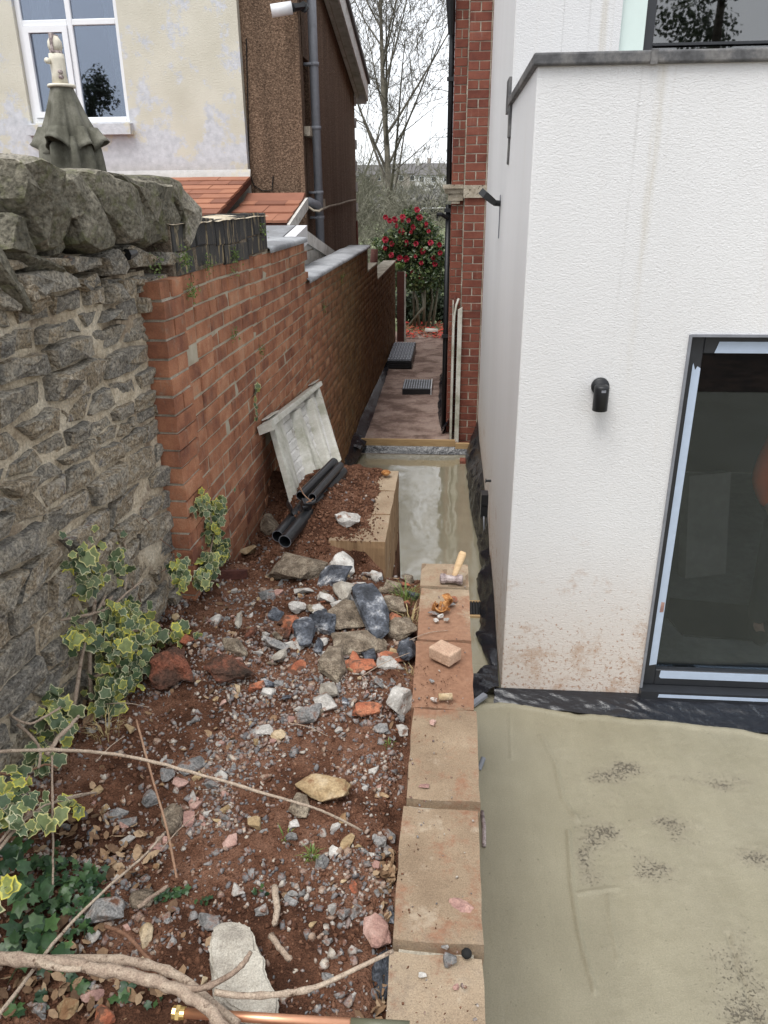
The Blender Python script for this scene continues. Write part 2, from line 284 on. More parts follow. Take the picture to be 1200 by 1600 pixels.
M['whitewood'] = rocky('mouldy_white_timber', [(0.1, (0.32, 0.32, 0.25)), (0.5, (0.48, 0.47, 0.41)), (0.9, (0.58, 0.57, 0.52))], 0.2, 5, 0.75, 40, 0.002, 0.5, 0.1, dirt=((0.22, 0.21, 0.12, 1), 9, 0.60, 0.76))
M['whitepaint'] = rocky('white_painted_block', [(0.1, (0.46, 0.45, 0.42)), (0.9, (0.64, 0.63, 0.60))], 0.3, 5, 0.85, 40, 0.003, 0.6, 0.12, dirt=((0.25, 0.23, 0.19, 1), 9, 0.56, 0.7))
def wood(name, a, b):
    t = NT(name)
    c = t.ramp(t.noise(1, 5, 0.6, t.scaled((6, 60, 60))), [(0.3, a), (0.7, b)]); t.bump(t.noise(80, 4), 0.3, 0.002); return t.out(c, 0.75, 0.3)
M['timber'] = wood('sawn_timber', (0.30, 0.19, 0.09), (0.46, 0.32, 0.17))
M['darkwood'] = wood('red_brown_timber', (0.045, 0.016, 0.012), (0.10, 0.035, 0.025))
M['handle'] = wood('hammer_handle_wood', (0.50, 0.34, 0.19), (0.66, 0.49, 0.30))
def shutter():
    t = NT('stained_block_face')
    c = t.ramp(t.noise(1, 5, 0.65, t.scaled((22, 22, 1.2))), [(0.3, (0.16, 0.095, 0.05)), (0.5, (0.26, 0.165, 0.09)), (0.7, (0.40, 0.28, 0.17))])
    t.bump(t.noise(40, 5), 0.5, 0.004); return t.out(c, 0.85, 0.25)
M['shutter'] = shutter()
M['steel'] = rocky('old_steel', [(0.2, (0.16, 0.12, 0.12)), (0.5, (0.30, 0.24, 0.23)), (0.9, (0.44, 0.38, 0.36))], 0.1, 30, 0.6, 90, 0.003, 0.6, 0.3, spec=0.5)
M['rust'] = rocky('rust', [(0.2, (0.20, 0.075, 0.02)), (0.5, (0.36, 0.16, 0.05)), (0.9, (0.5, 0.27, 0.11))], 0.1, 30, 0.85, 120, 0.003, 0.7, 0.3)
M['copper'] = plain('copper', (0.70, 0.36, 0.22), 0.42, 0.5, 0.85, 0.1)
M['brass'] = plain('brass', (0.75, 0.55, 0.22), 0.3, 0.5, 0.85, 0.1)
M['greenpipe'] = plain('dull_olive_pipe', (0.10, 0.10, 0.065), 0.5, 0.4)
M['twig'] = rocky('twig_bark', [(0.0, (0.20, 0.14, 0.105)), (0.5, (0.33, 0.255, 0.195)), (1, (0.48, 0.40, 0.31))], 0.6, 40, 0.85, 160, 0.003, 0.9, 0.35, dirt=((0.12, 0.08, 0.055, 1), 70, 0.56, 0.68))
M['brambletwig'] = rocky('brown_twig', [(0.0, (0.15, 0.075, 0.045)), (0.5, (0.26, 0.15, 0.095)), (1, (0.36, 0.24, 0.16))], 0.6, 12, 0.8, 120, 0.002, 0.6, 0.25)
M['bark'] = rocky('tree_bark', [(0.1, (0.055, 0.048, 0.038)), (0.5, (0.10, 0.09, 0.072)), (0.9, (0.16, 0.145, 0.115))], 0.3, 3, 0.95, 12, 0.02, 0.8, 0.3)
M['thicket'] = rocky('thicket_twig', [(0.1, (0.11, 0.105, 0.075)), (0.5, (0.19, 0.185, 0.14)), (0.9, (0.28, 0.27, 0.21))], 0.7, 1, 0.95, 8, 0.02, 0.2, 0.1)
M['farwood'] = rocky('far_woodland', [(0.1, (0.12, 0.115, 0.10)), (0.5, (0.17, 0.165, 0.15)), (0.9, (0.22, 0.215, 0.20))], 0.5, 0.4, 0.95, 2, 0.05, 0.2, 0.15)
M['grass'] = rocky('grass', [(0.1, (0.085, 0.105, 0.045)), (0.5, (0.13, 0.155, 0.075)), (0.9, (0.19, 0.205, 0.11))], 0.0, 0.35, 0.95, 6, 0.05, 0.6, 0.3)
M['darkground'] = rocky('garden_earth', [(0.1, (0.03, 0.02, 0.014)), (0.9, (0.10, 0.06, 0.04))], 0.0, 3, 0.95, 40, 0.02, 0.8, 0.4)
M['parasol'] = rocky('faded_parasol_cloth', [(0.1, (0.075, 0.073, 0.055)), (0.5, (0.115, 0.112, 0.088)), (0.9, (0.17, 0.165, 0.135))], 0.0, 6, 0.9, 120, 0.002, 0.5, 0.12)
M['parasolhub'] = plain('off_white_plastic', (0.62, 0.58, 0.48), 0.5, 0.4, 0, 0.2)
M['deadleaf'] = rocky('dead_leaf', [(0.0, (0.09, 0.05, 0.03)), (0.5, (0.24, 0.15, 0.085)), (1, (0.42, 0.31, 0.20))], 0.8, 20, 0.8, 80, 0.002, 0.4, 0.2)
M['petal'] = rocky('camellia_petal', [(0.0, (0.16, 0.006, 0.012)), (0.6, (0.32, 0.014, 0.032)), (1, (0.46, 0.05, 0.10))], 0.7, 30, 0.6, 80, 0.001, 0.3, 0.1)
M['redlitter'] = rocky('fallen_petal_litter', [(0.0, (0.10, 0.05, 0.025)), (0.45, (0.28, 0.11, 0.05)), (0.7, (0.45, 0.05, 0.035)), (1, (0.55, 0.06, 0.05))], 0.9, 30, 0.7, 80, 0.001, 0.3, 0.1)
def leafmat(name, stops, gloss=0.4, attr=False):
    t = NT(name)
    c = t.ramp(t.rnd(), stops)
    if attr:
        a = t.n.new('ShaderNodeAttribute'); a.attribute_name = 'margin'
        rim = t.ramp(t.rnd(), [(0.0, (0.44, 0.45, 0.25)), (0.5, (0.58, 0.57, 0.36)), (0.75, (0.56, 0.53, 0.14)), (1.0, (0.66, 0.60, 0.07))])
        k = t.step(t.math('ADD', a.outputs['Fac'], t.math('ADD', t.math('MULTIPLY', t.math('SUBTRACT', t.noise(110, 3), 0.5), 1.5), t.math('MULTIPLY', t.math('SUBTRACT', t.rnd(), 0.6), 0.5))), 0.30, 0.5)
        c = t.mix(k, c, rim)
    c = t.mix(1.0, c, t.ramp(t.noise(60, 3), [(0.3, 0.75), (0.7, 1.25)]), 'MULTIPLY')
    t.b.inputs['Subsurface Weight'].default_value = 0.0
    tr = t.n.new('ShaderNodeBsdfTranslucent'); t.l(c, tr.inputs['Color'])
    ms = t.n.new('ShaderNodeMixShader'); ms.inputs[0].default_value = 0.25
    t.out(c, gloss, 0.45); o = t.n['Material Output']; t.l(t.b.outputs[0], ms.inputs[1]); t.l(tr.outputs[0], ms.inputs[2]); t.l(ms.outputs[0], o.inputs['Surface'])
    return t.m
M['ivyvar'] = leafmat('variegated_ivy_leaf', [(0.0, (0.06, 0.10, 0.05)), (0.5, (0.13, 0.18, 0.085)), (1, (0.30, 0.34, 0.10))], 0.4, True)
M['ivygreen'] = leafmat('dark_ivy_leaf', [(0.0, (0.022, 0.055, 0.028)), (0.6, (0.045, 0.095, 0.040)), (1, (0.085, 0.16, 0.055))], 0.35)
M['fern'] = leafmat('small_wall_plant', [(0.0, (0.08, 0.14, 0.03)), (1, (0.20, 0.28, 0.07))], 0.5)
M['camellia'] = leafmat('camellia_leaf', [(0.0, (0.025, 0.048, 0.016)), (0.6, (0.06, 0.10, 0.032)), (1, (0.18, 0.21, 0.08))], 0.28)
M['evergreen'] = leafmat('evergreen_leaf', [(0.0, (0.02, 0.035, 0.015)), (1, (0.06, 0.085, 0.04))], 0.5)
M['grassblade'] = leafmat('grass_blade', [(0.0, (0.10, 0.17, 0.04)), (1, (0.22, 0.30, 0.08))], 0.5)
M['straw'] = plain('dry_grass', (0.42, 0.33, 0.17), 0.7, 0.3)
def glass(name, tint, rough=0.0):
    t = NT(name); t.out((*tint, 1), rough, 0.5); t.b.inputs['Transmission Weight'].default_value = 1.0; t.b.inputs['IOR'].default_value = 1.45
    return t.m
M['glass'] = glass('window_glass', (0.55, 0.58, 0.60))
def thinglass(name, tcol, refl, rcol=(1,1,1)):
    t = NT(name); o = t.n['Material Output']
    tr = t.n.new('ShaderNodeBsdfTransparent'); tr.inputs['Color'].default_value = (*tcol, 1)
    gl = t.n.new('ShaderNodeBsdfGlossy'); gl.inputs['Roughness'].default_value = 0.015; gl.inputs['Color'].default_value = (*rcol, 1)
    fr = t.n.new('ShaderNodeFresnel'); fr.inputs['IOR'].default_value = 1.5
    ad = t.math('ADD', t.math('MULTIPLY', fr.outputs[0], refl), 0.02, clamp=True)
    ms = t.n.new('ShaderNodeMixShader'); t.l(ad, ms.inputs[0]); t.l(tr.outputs[0], ms.inputs[1]); t.l(gl.outputs[0], ms.inputs[2]); t.l(ms.outputs[0], o.inputs['Surface'])
    return t.m
M['doorglass'] = thinglass('door_glass', (0.7, 0.72, 0.73), 0.85, (0.8, 0.9, 1.0))
M['houseglass'] = thinglass('house_window_glass', (0.62, 0.65, 0.68), 4.5, (0.62, 0.70, 0.85))
M['upperglass'] = thinglass('upper_window_glass', (0.3, 0.32, 0.33), 3.5)
M['greenglass'] = plain('pale_green_glass_panel', (0.60, 0.70, 0.66), 0.15, 0.5, 0, 0.02)
M['curtain'] = plain('net_curtain', (0.55, 0.53, 0.50), 0.9, 0.1)
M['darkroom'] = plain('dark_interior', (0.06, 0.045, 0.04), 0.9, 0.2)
M['roomfloor'] = plain('interior_screed', (0.30, 0.31, 0.31), 0.6, 0.3, 0, 0.2)
M['blackmat'] = plain('black_sheet', (0.02, 0.02, 0.022), 0.7, 0.3)
M['card'] = plain('pale_board', (0.42, 0.40, 0.36), 0.85, 0.2)
M['hivis'] = plain('orange_hivis_cloth', (0.75, 0.12, 0.02), 0.8, 0.2)
M['blackcloth'] = plain('black_cloth', (0.02, 0.02, 0.022), 0.9, 0.2)
M['skin'] = plain('skin', (0.5, 0.3, 0.22), 0.6, 0.3)
M['hair'] = plain('hair', (0.05, 0.035, 0.025), 0.7, 0.3)
M['limestone'] = rocky('carved_stone', [(0.1, (0.28, 0.24, 0.18)), (0.9, (0.46, 0.41, 0.33))], 0.2, 8, 0.9, 40, 0.006, 0.7, 0.2, dirt=((0.09, 0.07, 0.05, 1), 26, 0.56, 0.64))
M['farhouse'] = plain('far_house_wall', (0.30, 0.27, 0.24), 0.9, 0.2)
M['farpale'] = plain('far_pale_wall', (0.52, 0.51, 0.49), 0.9, 0.2)
M['farroof'] = plain('far_slate_roof', (0.13, 0.125, 0.125), 0.9, 0.2)
M['farcar'] = plain('car_paint_silver', (0.55, 0.56, 0.58), 0.3, 0.5)
M['darkglass'] = plain('dark_glass', (0.02, 0.022, 0.025), 0.1, 0.5)
M['rubber'] = plain('rubber', (0.015, 0.015, 0.015), 0.8, 0.2)

# ------------------------------------------------------------------ mesh helpers
class MB:
    def __init__(s): s.v = []; s.f = []; s.a = []
    def add(s, vs, fs, a=None):
        o = len(s.v); s.v.extend([tuple(p) for p in vs]); s.f.extend([tuple(i+o for i in f) for f in fs])
        if a is not None: s.a.extend(a)
        return s
    def box(s, c, d, rot=None, taper=None):
        hx, hy, hz = d[0]/2, d[1]/2, d[2]/2
        P = [Vector((sx*hx, sy*hy, sz*hz)) for sz in (-1, 1) for sy in (-1, 1) for sx in (-1, 1)]
        if taper: 
            for p in P[4:]: p.x *= taper; p.y *= taper
        if rot is not None:
            m = rot if isinstance(rot, Matrix) else Euler(rot).to_matrix(); P = [m @ p for p in P]
        P = [p + Vector(c) for p in P]
        return s.add(P, [(0,2,3,1), (4,5,7,6), (0,1,5,4), (2,6,7,3), (0,4,6,2), (1,3,7,5)])
    def lohi(s, lo, hi): return s.box([(a+b)/2 for a, b in zip(lo, hi)], [b-a for a, b in zip(lo, hi)])
    def prism(s, poly, vec):
        n = len(poly); v = Vector(vec); A = [Vector(p) for p in poly]; Bv = [p+v for p in A]
        return s.add(A+Bv, [tuple(range(n))[::-1], tuple(range(n, 2*n))] + [(i, (i+1) % n, (i+1) % n+n, i+n) for i in range(n)])
    def tube(s, pts, rads, sides=8, caps=True, squash=1.0):
        pts = [Vector(p) for p in pts]; n = len(pts)
        if not hasattr(rads, '__len__'): rads = [rads]*n
        vs = []; fs = []; ref = Vector((0, 0, 1)); prevx = None
        for i in range(n):
            t = (pts[min(i+1, n-1)]-pts[max(i-1, 0)]); t = t.normalized() if t.length > 1e-9 else Vector((0, 0, 1))
            if prevx is None:
                r0 = Vector((1, 0, 0)) if abs(t.x) < 0.9 else Vector((0, 1, 0)); xx = (r0 - t*r0.dot(t)).normalized()
            else:
                xx = prevx - t*prevx.dot(t); xx = xx.normalized() if xx.length > 1e-6 else t.orthogonal().normalized()
            prevx = xx; yy = t.cross(xx)
            for k in range(sides):
                a = 2*math.pi*k/sides; vs.append(pts[i] + (xx*math.cos(a) + yy*math.sin(a)*squash)*rads[i])
        for i in range(n-1):
            for k in range(sides):
                k2 = (k+1) % sides; fs.append((i*sides+k, i*sides+k2, (i+1)*sides+k2, (i+1)*sides+k))
        if caps: fs.append(tuple(range(sides))[::-1]); fs.append(tuple((n-1)*sides+k for k in range(sides)))
        return s.add(vs, fs)
    def lathe(s, prof, c=(0, 0, 0), sides=24, fold=None, axis=None, zf=None):
        vs = []; fs = []; n = len(prof)
        for i, (r, z) in enumerate(prof):
            for k in range(sides):
                a = 2*math.pi*k/sides; rr = r*(fold(i, a) if fold else 1)
                p = Vector((rr*math.cos(a), rr*math.sin(a), z+(zf(i, a) if zf else 0)))
                if axis is not None: p = axis @ p
                vs.append(p + Vector(c))
        for i in range(n-1):
            for k in range(sides):
                k2 = (k+1) % sides; fs.append((i*sides+k, i*sides+k2, (i+1)*sides+k2, (i+1)*sides+k))
        fs.append(tuple(range(sides))[::-1]); fs.append(tuple((n-1)*sides+k for k in range(sides)))
        return s.add(vs, fs)
    def mesh(s, name, mat=None, smooth=False, org=(0, 0, 0)):
        me = bpy.data.meshes.new(name); o = Vector(org)
        vs = [(p[0]-o.x, p[1]-o.y, p[2]-o.z) for p in s.v]
        me.from_pydata(vs, [], s.f)
        if mat: me.materials.append(mat)
        if smooth: me.polygons.foreach_set('use_smooth', [True]*len(me.polygons))
        if s.a:
            at = me.attributes.new('margin', 'FLOAT', 'POINT'); at.data.foreach_set('value', s.a)
        me.update(); return me
def link(name, me, parent=None, loc=(0, 0, 0), rot=(0, 0, 0), scale=(1, 1, 1)):
    o = bpy.data.objects.new(name, me); COL.objects.link(o); o.location = loc
    if isinstance(rot, Matrix): o.rotation_euler = rot.to_3x3().to_euler()
    else: o.rotation_euler = rot
    o.scale = scale
    if parent: o.parent = parent
    return o
def tag(o, label=None, cat=None, group=None, kind=None):
    if label: o['label'] = label
    if cat: o['category'] = cat
    if group: o['group'] = group
    if kind: o['kind'] = kind
    return o
def thing(name, label, cat, loc=(0, 0, 0), rotz=0, group=None):
    o = link(name, None, None, loc, (0, 0, rotz)); o.empty_display_size = 0.1; return tag(o, label, cat, group)
def part(name, mb, mat, parent, smooth=False, kind=None, label=None, org=None):
    """mesh given in world coordinates under an unrotated root"""
    p = parent; off = Vector((0, 0, 0))
    while p is not None: off += Vector(p.location); p = p.parent
    o = link(name, mb.mesh(name, mat, smooth, off), parent); return tag(o, label, None, None, kind)
def single(name, mb, mat, label, cat, smooth=False, group=None, org=None):
    if org is None:
        a = np.array(mb.v); org = (float(a[:, 0].mean()), float(a[:, 1].mean()), float(a[:, 2].min()))
    return tag(link(name, mb.mesh(name, mat, smooth, org), None, org), label, cat, group)
def struct(name, mb, mat, smooth=False, org=(0, 0, 0)):
    return tag(link(name, mb.mesh(name, mat, smooth, org), None, org), None, None, None, 'structure')
def bevel(o, w=0.004, seg=2, ang=40):
    m = o.modifiers.new('bevel', 'BEVEL'); m.width = w; m.segments = seg; m.limit_method = 'ANGLE'; m.angle_limit = R(ang); return o
def npmesh(name, V, F, mat, smooth=False, attrs=None):
    """V (n,3), F (m,k) all faces with k corners"""
    me = bpy.data.meshes.new(name); V = np.asarray(V, np.float32); F = np.asarray(F, np.int32)
    me.vertices.add(len(V)); me.vertices.foreach_set('co', V.ravel()); k = F.shape[1]
    me.loops.add(F.size); me.loops.foreach_set('vertex_index', F.ravel())
    me.polygons.add(len(F)); me.polygons.foreach_set('loop_start', np.arange(0, F.size, k, dtype=np.int32))
    me.polygons.foreach_set('loop_total', np.full(len(F), k, np.int32))
    if smooth: me.polygons.foreach_set('use_smooth', np.ones(len(F), bool))
    if mat: me.materials.append(mat)
    for an, av in (attrs or {}).items():
        at = me.attributes.new(an, 'FLOAT', 'POINT'); at.data.foreach_set('value', np.asarray(av, np.float32))
    me.update(calc_edges=True); me.validate(); return me
def gridmesh(name, X, Y, Z, mat, smooth=True, attrs=None, keep=None):
    n, m = X.shape; V = np.stack([X, Y, Z], -1).reshape(-1, 3); I = np.arange(n*m).reshape(n, m)
    F = np.stack([I[:-1, :-1], I[1:, :-1], I[1:, 1:], I[:-1, 1:]], -1).reshape(-1, 4)
    return npmesh(name, V, F, mat, smooth, attrs)
def hull(pts):
    bm = bmesh.new()
    for p in pts: bm.verts.new(p)
    r = bmesh.ops.convex_hull(bm, input=bm.verts)
    bmesh.ops.delete(bm, geom=[v for v in bm.verts if not v.link_faces], context='VERTS')
    bmesh.ops.triangulate(bm, faces=bm.faces); bm.verts.index_update()
    V = [v.co.copy() for v in bm.verts]; F = [tuple(v.index for v in f.verts) for f in bm.faces]; bm.free(); return V, F
def hullpts(n, boxy=0.5):
    out = []
    for i in range(n):
        d = Vector((random.gauss(0, 1), random.gauss(0, 1), random.gauss(0, 1))).normalized()
        mx = max(abs(d.x), abs(d.y), abs(d.z)); out.append(d*((1-boxy)+boxy/mx)*random.uniform(0.82, 1.0))
    return out
def rockmesh(name, mat, n=14, boxy=0.6, cuts=2, rough=0.08, sm=False):
    V, F = hull(hullpts(n, boxy)); bm = bmesh.new(); vs = [bm.verts.new(v) for v in V]
    for f in F:
        try: bm.faces.new([vs[i] for i in f])
        except ValueError: pass
    bmesh.ops.dissolve_limit(bm, angle_limit=R(14), verts=bm.verts, edges=bm.edges)
    bmesh.ops.bevel(bm, geom=list(bm.edges), offset=0.05, segments=1, affect='EDGES', clamp_overlap=True)
    bmesh.ops.triangulate(bm, faces=bm.faces)
    if cuts: bmesh.ops.subdivide_edges(bm, edges=[e for e in bm.edges if e.calc_length() > 0.4], cuts=cuts, use_grid_fill=True)
    bmesh.ops.triangulate(bm, faces=bm.faces)
    o = Vector((random.random()*50, random.random()*50, 0))
    for v in bm.verts:
        k = mnoise.noise(v.co*1.6+o)*rough*1.3 + mnoise.noise(v.co*4+o)*rough*0.7; v.co += v.co.normalized()*k
    me = bpy.data.meshes.new(name); bm.to_mesh(me); bm.free(); me.materials.append(mat)
    if sm: me.polygons.foreach_set('use_smooth', [True]*len(me.polygons))
    return me
def scatter(name, protos, P, S, mat, tilt=1.0, flat=0.7, attrs=None, rseed=1):
    """one joined mesh of many small solids; protos = list of (V,F) triangles"""
    r = np.random.default_rng(rseed); Vs = []; Fs = []; off = 0
    for i, (p, sz) in enumerate(zip(P, S)):
        V, F = protos[int(r.integers(len(protos)))]
        e = Euler((r.uniform(-1, 1)*tilt, r.uniform(-1, 1)*tilt, r.uniform(0, 6.28))).to_matrix(); e = np.array(e)
        sc = sz*np.array([r.uniform(0.75, 1.25), r.uniform(0.6, 1.0), flat*r.uniform(0.6, 1.1)])
        Vs.append((V*sc) @ e.T + p); Fs.append(F+off); off += len(V)
    return npmesh(name, np.concatenate(Vs), np.concatenate(Fs), mat)
# ================================================================== GROUND
HILL = 4.2
def smooth(a, b, x): t = np.clip((x-a)/(b-a), 0, 1); return t*t*(3-2*t)
def soil_base(x, y):
    x = np.asarray(x, float); y = np.asarray(y, float)
    h = 1.085 + 0.03*smooth(1.5, 3.0, y) + 0.03*fbm(x, y, 3.1, 3, 1.7)
    h = h + 0.05*np.exp(-((x+1.25)**2)/0.06)                                   # banked against the wall
    h = h + 0.09*np.exp(-(((x+0.92)/0.17)**2+((y-2.55)/0.16)**2))              # dark spoil lump
    h = h + 0.05*np.exp(-(((x+0.55)/0.3)**2+((y-3.05)/0.3)**2))
    far = smooth(3.38, 3.75, y)
    mound = 1.165 + 0.13*np.exp(-(((x+0.66)/0.24)**2+((y-4.15)/0.55)**2)) - 0.17*smooth(-0.42, -0.30, x) + 0.05*fbm(x, y, 9.0, 3, 6)
    mound = mound - 0.20*smooth(-0.84, -1.02, x)*smooth(4.75, 4.3, y)
    h = h*(1-far) + mound*far
    dip = smooth(3.28, 3.56, y)*smooth(-0.62, -0.42, x)*smooth(3.62, 3.56, y)
    h = h - 0.10*dip
    h = h - 0.02*smooth(-0.17, -0.125, x)*smooth(3.3, 3.0, y)
    gap = smooth(3.40, 3.50, y)*smooth(-0.315, -0.27, x)
    h = h*(1-gap) + (-0.1)*gap
    return h
def soil_h(x, y):
    b = soil_base(x, y)
    return b + 0.022*fbm(x, y, 1.0, 4, 9) + 0.011*np.abs(fbm(x, y, 5.0, 3, 34))
def soil_z(x, y): return float(soil_h(np.array([x]), np.array([y]))[0])
def GS(px, py):
    z = 1.12
    for _ in range(4):
        p = PZ(px, py, z); z = soil_z(p.x, p.y)
    return Vector((p.x, p.y, z))
def build_soil():
    xs = np.arange(-1.62, -0.086, 0.0075); ys = np.arange(0.72, 4.75, 0.0075)
    Y, X = np.meshgrid(ys, xs, indexing='ij'); Z = soil_h(X, Y)
    Z[-1, :] = -0.1; X2 = X.copy()
    o = tag(link('soil_bed', gridmesh('soil_bed', X2, Y, Z, M['soil'])), None, None, None, 'structure')
    xs = np.arange(-1.9, -0.05, 0.06); ys = np.arange(-2.5, 0.76, 0.06)
    Y, X = np.meshgrid(ys, xs, indexing='ij'); Z = soil_h(X, Y)-0.004
    tag(link('soil_bed', gridmesh('soil_bed', X, Y, Z, M['soil'])), None, None, None, 'structure')
build_soil()

def seg_d(X, Y, pts):
    d = np.full(X.shape, 9.0)
    for a, b in zip(pts[:-1], pts[1:]):
        ax, ay = a[0], a[1]; bx, by = b[0]-ax, b[1]-ay; L2 = bx*bx+by*by
        t = np.clip(((X-ax)*bx+(Y-ay)*by)/L2, 0, 1); d = np.minimum(d, np.hypot(X-ax-t*bx, Y-ay-t*by))
    return d
def gp(lst, z=0.0): return [tuple(PZ(a, b, z)[:2]) for a, b in lst]
def build_slab():
    xs = np.arange(0.10, 2.5, 0.009); ys = np.arange(0.75, 4.02, 0.009); Y, X = np.meshgrid(ys, xs, indexing='ij')
    Z = 0.003*fbm(X, Y, 0.3, 2, 1.6)
    r1 = gp([(845, 1150), (868, 1195), (880, 1250), (903, 1282)]); r2 = gp([(888, 1300), (893, 1380), (905, 1460), (918, 1510), (930, 1550)])
    r3 = gp([(903, 1397), (930, 1392), (965, 1388)]); r4 = gp([(951, 1400), (956, 1450), (966, 1500)]); r5 = gp([(797, 1115), (799, 1185)])
    for r, hh, ww in ((r1, 0.010, 0.009), (r2, 0.014, 0.008), (r3, 0.009, 0.009), (r4, 0.006, 0.009), (r5, 0.006, 0.009)):
        Z += hh*np.exp(-(seg_d(X, Y, r)/ww)**2)
    c = gp([(903, 1278)])[0]; Z += 0.007*np.exp(-(((X-c[0]+0.012)/0.028)**2+((Y-c[1]-0.01)/0.022)**2))
    ck = gp([(1138, 1460), (1148, 1500), (1160, 1530), (1172, 1565), (1190, 1610)]); ckd = seg_d(X+0.01*fbm(X, Y, 2, 2, 20), Y, ck)
    Z -= 0.012*np.exp(-(ckd/0.007)**2)
    Z += 0.010*np.exp(-((X-0.128)/0.010)**2)*(0.6+0.6*vnoise(X*9, Y*9)) + 0.004*np.exp(-((X-0.168)/0.008)**2)
    rx = np.interp(Y, [1.0, 2.1, 2.6, 2.95, 3.4, 4.1], [0.66, 0.63, 0.60, 0.64, 0.57, 0.5])
    right = smooth(0, 0.05, X-rx)
    Z += right*(0.0028*fbm(X, Y, 4.0, 4, 26)+0.0022*fbm(X, Y*2.5, 2.0, 3, 5)+0.0012*fbm(X, Y, 1.0, 2, 90))
    pm = np.zeros(X.shape)
    for (a, b), sx, sy, k in (((955, 1225), 0.10, 0.10, 1.0), ((1105, 1220), 0.17, 0.055, 1.0), ((975, 1200), 0.16, 0.05, 0.7), ((950, 1305), 0.12, 0.10, 0.95), ((1055, 1305), 0.10, 0.10, 1.0), ((1010, 1350), 0.13, 0.08, 0.85), ((1180, 1340), 0.10, 0.06, 0.6), ((1160, 1560), 0.14, 0.25, 0.45), ((1150, 1480), 0.1, 0.15, 0.35), ((920, 1350), 0.06, 0.1, 0.7)):
        p = PZ(a, b, 0); pm = np.maximum(pm, k*np.exp(-((X-p.x)/sx)**2-((Y-p.y)/sy)**2))
    pm = np.clip(pm*0.95+1.5*fbm(X, Y*1.6, 8, 6, 6)*smooth(0, 0.5, pm), 0, 1.15)*right
    Z += pm*0.010*(fbm(X, Y, 6.0, 3, 62))
    edge = np.interp(X, [0.1, 0.45, 0.8, 1.1, 1.5, 2.5], [3.87, 3.90, 3.83, 3.80, 3.76, 3.64])+0.03*fbm(X, Y*0, 3, 3, 6)
    Z += 0.012*np.exp(-((Y-edge)/0.02)**2)*smooth(0.2, 0.35, X)
    Z = np.where(Y > edge+0.02, Z-0.02*smooth(0.02, 0.05, Y-edge)*smooth(0.2, 0.35, X), Z)
    o = link('concrete_slab', gridmesh('concrete_slab', X, Y, Z, M['slab'], True, {'rough_patch': pm.ravel()})); tag(o, None, None, None, 'structure')
    xs = np.arange(-1.3, 0.40, 0.02); ys = np.arange(4.02, 8.9, 0.02); Y, X = np.meshgrid(ys, xs, indexing='ij')
    Z = 0.003*fbm(X, Y, 0.3, 4, 3) + 0.0012*fbm(X*4, Y, 2.3, 3, 6)
    o = link('concrete_slab', gridmesh('concrete_slab', X, Y, Z, M['slab'], True, {'rough_patch': (X*0).ravel()})); tag(o, None, None, None, 'structure')
    struct('concrete_slab', MB().lohi((-1.3, 3.0, -0.3), (0.105, 4.018, -0.002)).lohi((0.0, -4, -0.3), (7, 0.752, -0.008)).lohi((2.49, 0.752, -0.3), (7, 4.0, -0.008)).lohi((0.1, 0.76, -0.3), (2.48, 4.0, -0.04)).lohi((-1.3, 4.03, -0.3), (0.4, 8.9, -0.03)), M['slab'])
build_slab()

# garden path of trodden grit
xs = np.arange(-1.2, 0.14, 0.015); ys = np.arange(8.84, 17.0, 0.02); Y, X = np.meshgrid(ys, xs, indexing='ij')
Z = 0.12 + 0.012*fbm(X, Y, 0.3, 4, 3) + 0.012*np.abs(fbm(X, Y, 3, 3, 16)); Z[0, :] = 0.05
tag(link('path', gridmesh('path', X, Y, Z, M['grit'])), None, None, None, 'structure')
# ground beyond, field and hillside in one sheet of terrain
xs = np.concatenate([np.arange(-400, -40, 20), np.arange(-40, 30, 1.0), np.arange(30, 401, 20)]); ys = np.concatenate([np.arange(16.9, 40, 0.5), np.arange(40, 120, 3), np.arange(120, 520, 12)])
Y, X = np.meshgrid(ys, xs, indexing='ij')
Z = 0.10 - 0.55*smooth(17.5, 24, Y) + 0.10*fbm(X, Y, 0, 3, 0.4) + 0.3*smooth(40, 100, Y)+ HILL*smooth(112, 260, Y) + 1.2*fbm(X, Y, 0, 3, 0.03)*smooth(100, 150, Y) - 12*smooth(330, 520, Y)
Z[0, :] = 0.08
tag(link('grass_field', gridmesh('grass_field', X, Y, Z, M['grass'])), None, None, None, 'structure')
struct('garden_ground', MB().lohi((-60, -30, -0.6), (-1.66, 17.2, 1.02)).lohi((-1.66, -30, -0.6), (0.0, -2.4, 1.02)), M['darkground'])
struct('garden_ground', MB().lohi((0.0, -60, -0.9), (60, -4.0, -0.02)).lohi((4.05, -4, -0.9), (60, 17.2, -0.02)), M['darkground'])

# ================================================================== RETAINING WALL OF CONCRETE BLOCKS
def block_mesh(lx, ly, lz, j=0.004, chip=0.012):
    """long axis along y"""
    bm = bmesh.new(); bmesh.ops.create_cube(bm, size=1)
    for v in bm.verts: v.co = Vector((v.co.x*lx, v.co.y*ly, v.co.z*lz))
    bmesh.ops.subdivide_edges(bm, edges=bm.edges, cuts=5, use_grid_fill=True)
    o = Vector((random.random()*40, 0, 0))
    for v in bm.verts:
        c = v.co
        ex = sum([abs(abs(c.x)-lx/2) < 1e-5, abs(abs(c.y)-ly/2) < 1e-5, abs(abs(c.z)-lz/2) < 1e-5])
        n = mnoise.noise(c*14+o)
        if ex >= 2: v.co = c*(1-0.012-0.02*max(0, n))
        v.co += Vector((mnoise.noise(c*11+o), mnoise.noise(c*11+o+Vector((9, 0, 0))), mnoise.noise(c*9+o+Vector((0, 9, 0)))))*j
    me = bpy.data.meshes.new('block'); bm.to_mesh(me); bm.free(); return me
bl_meshes = []
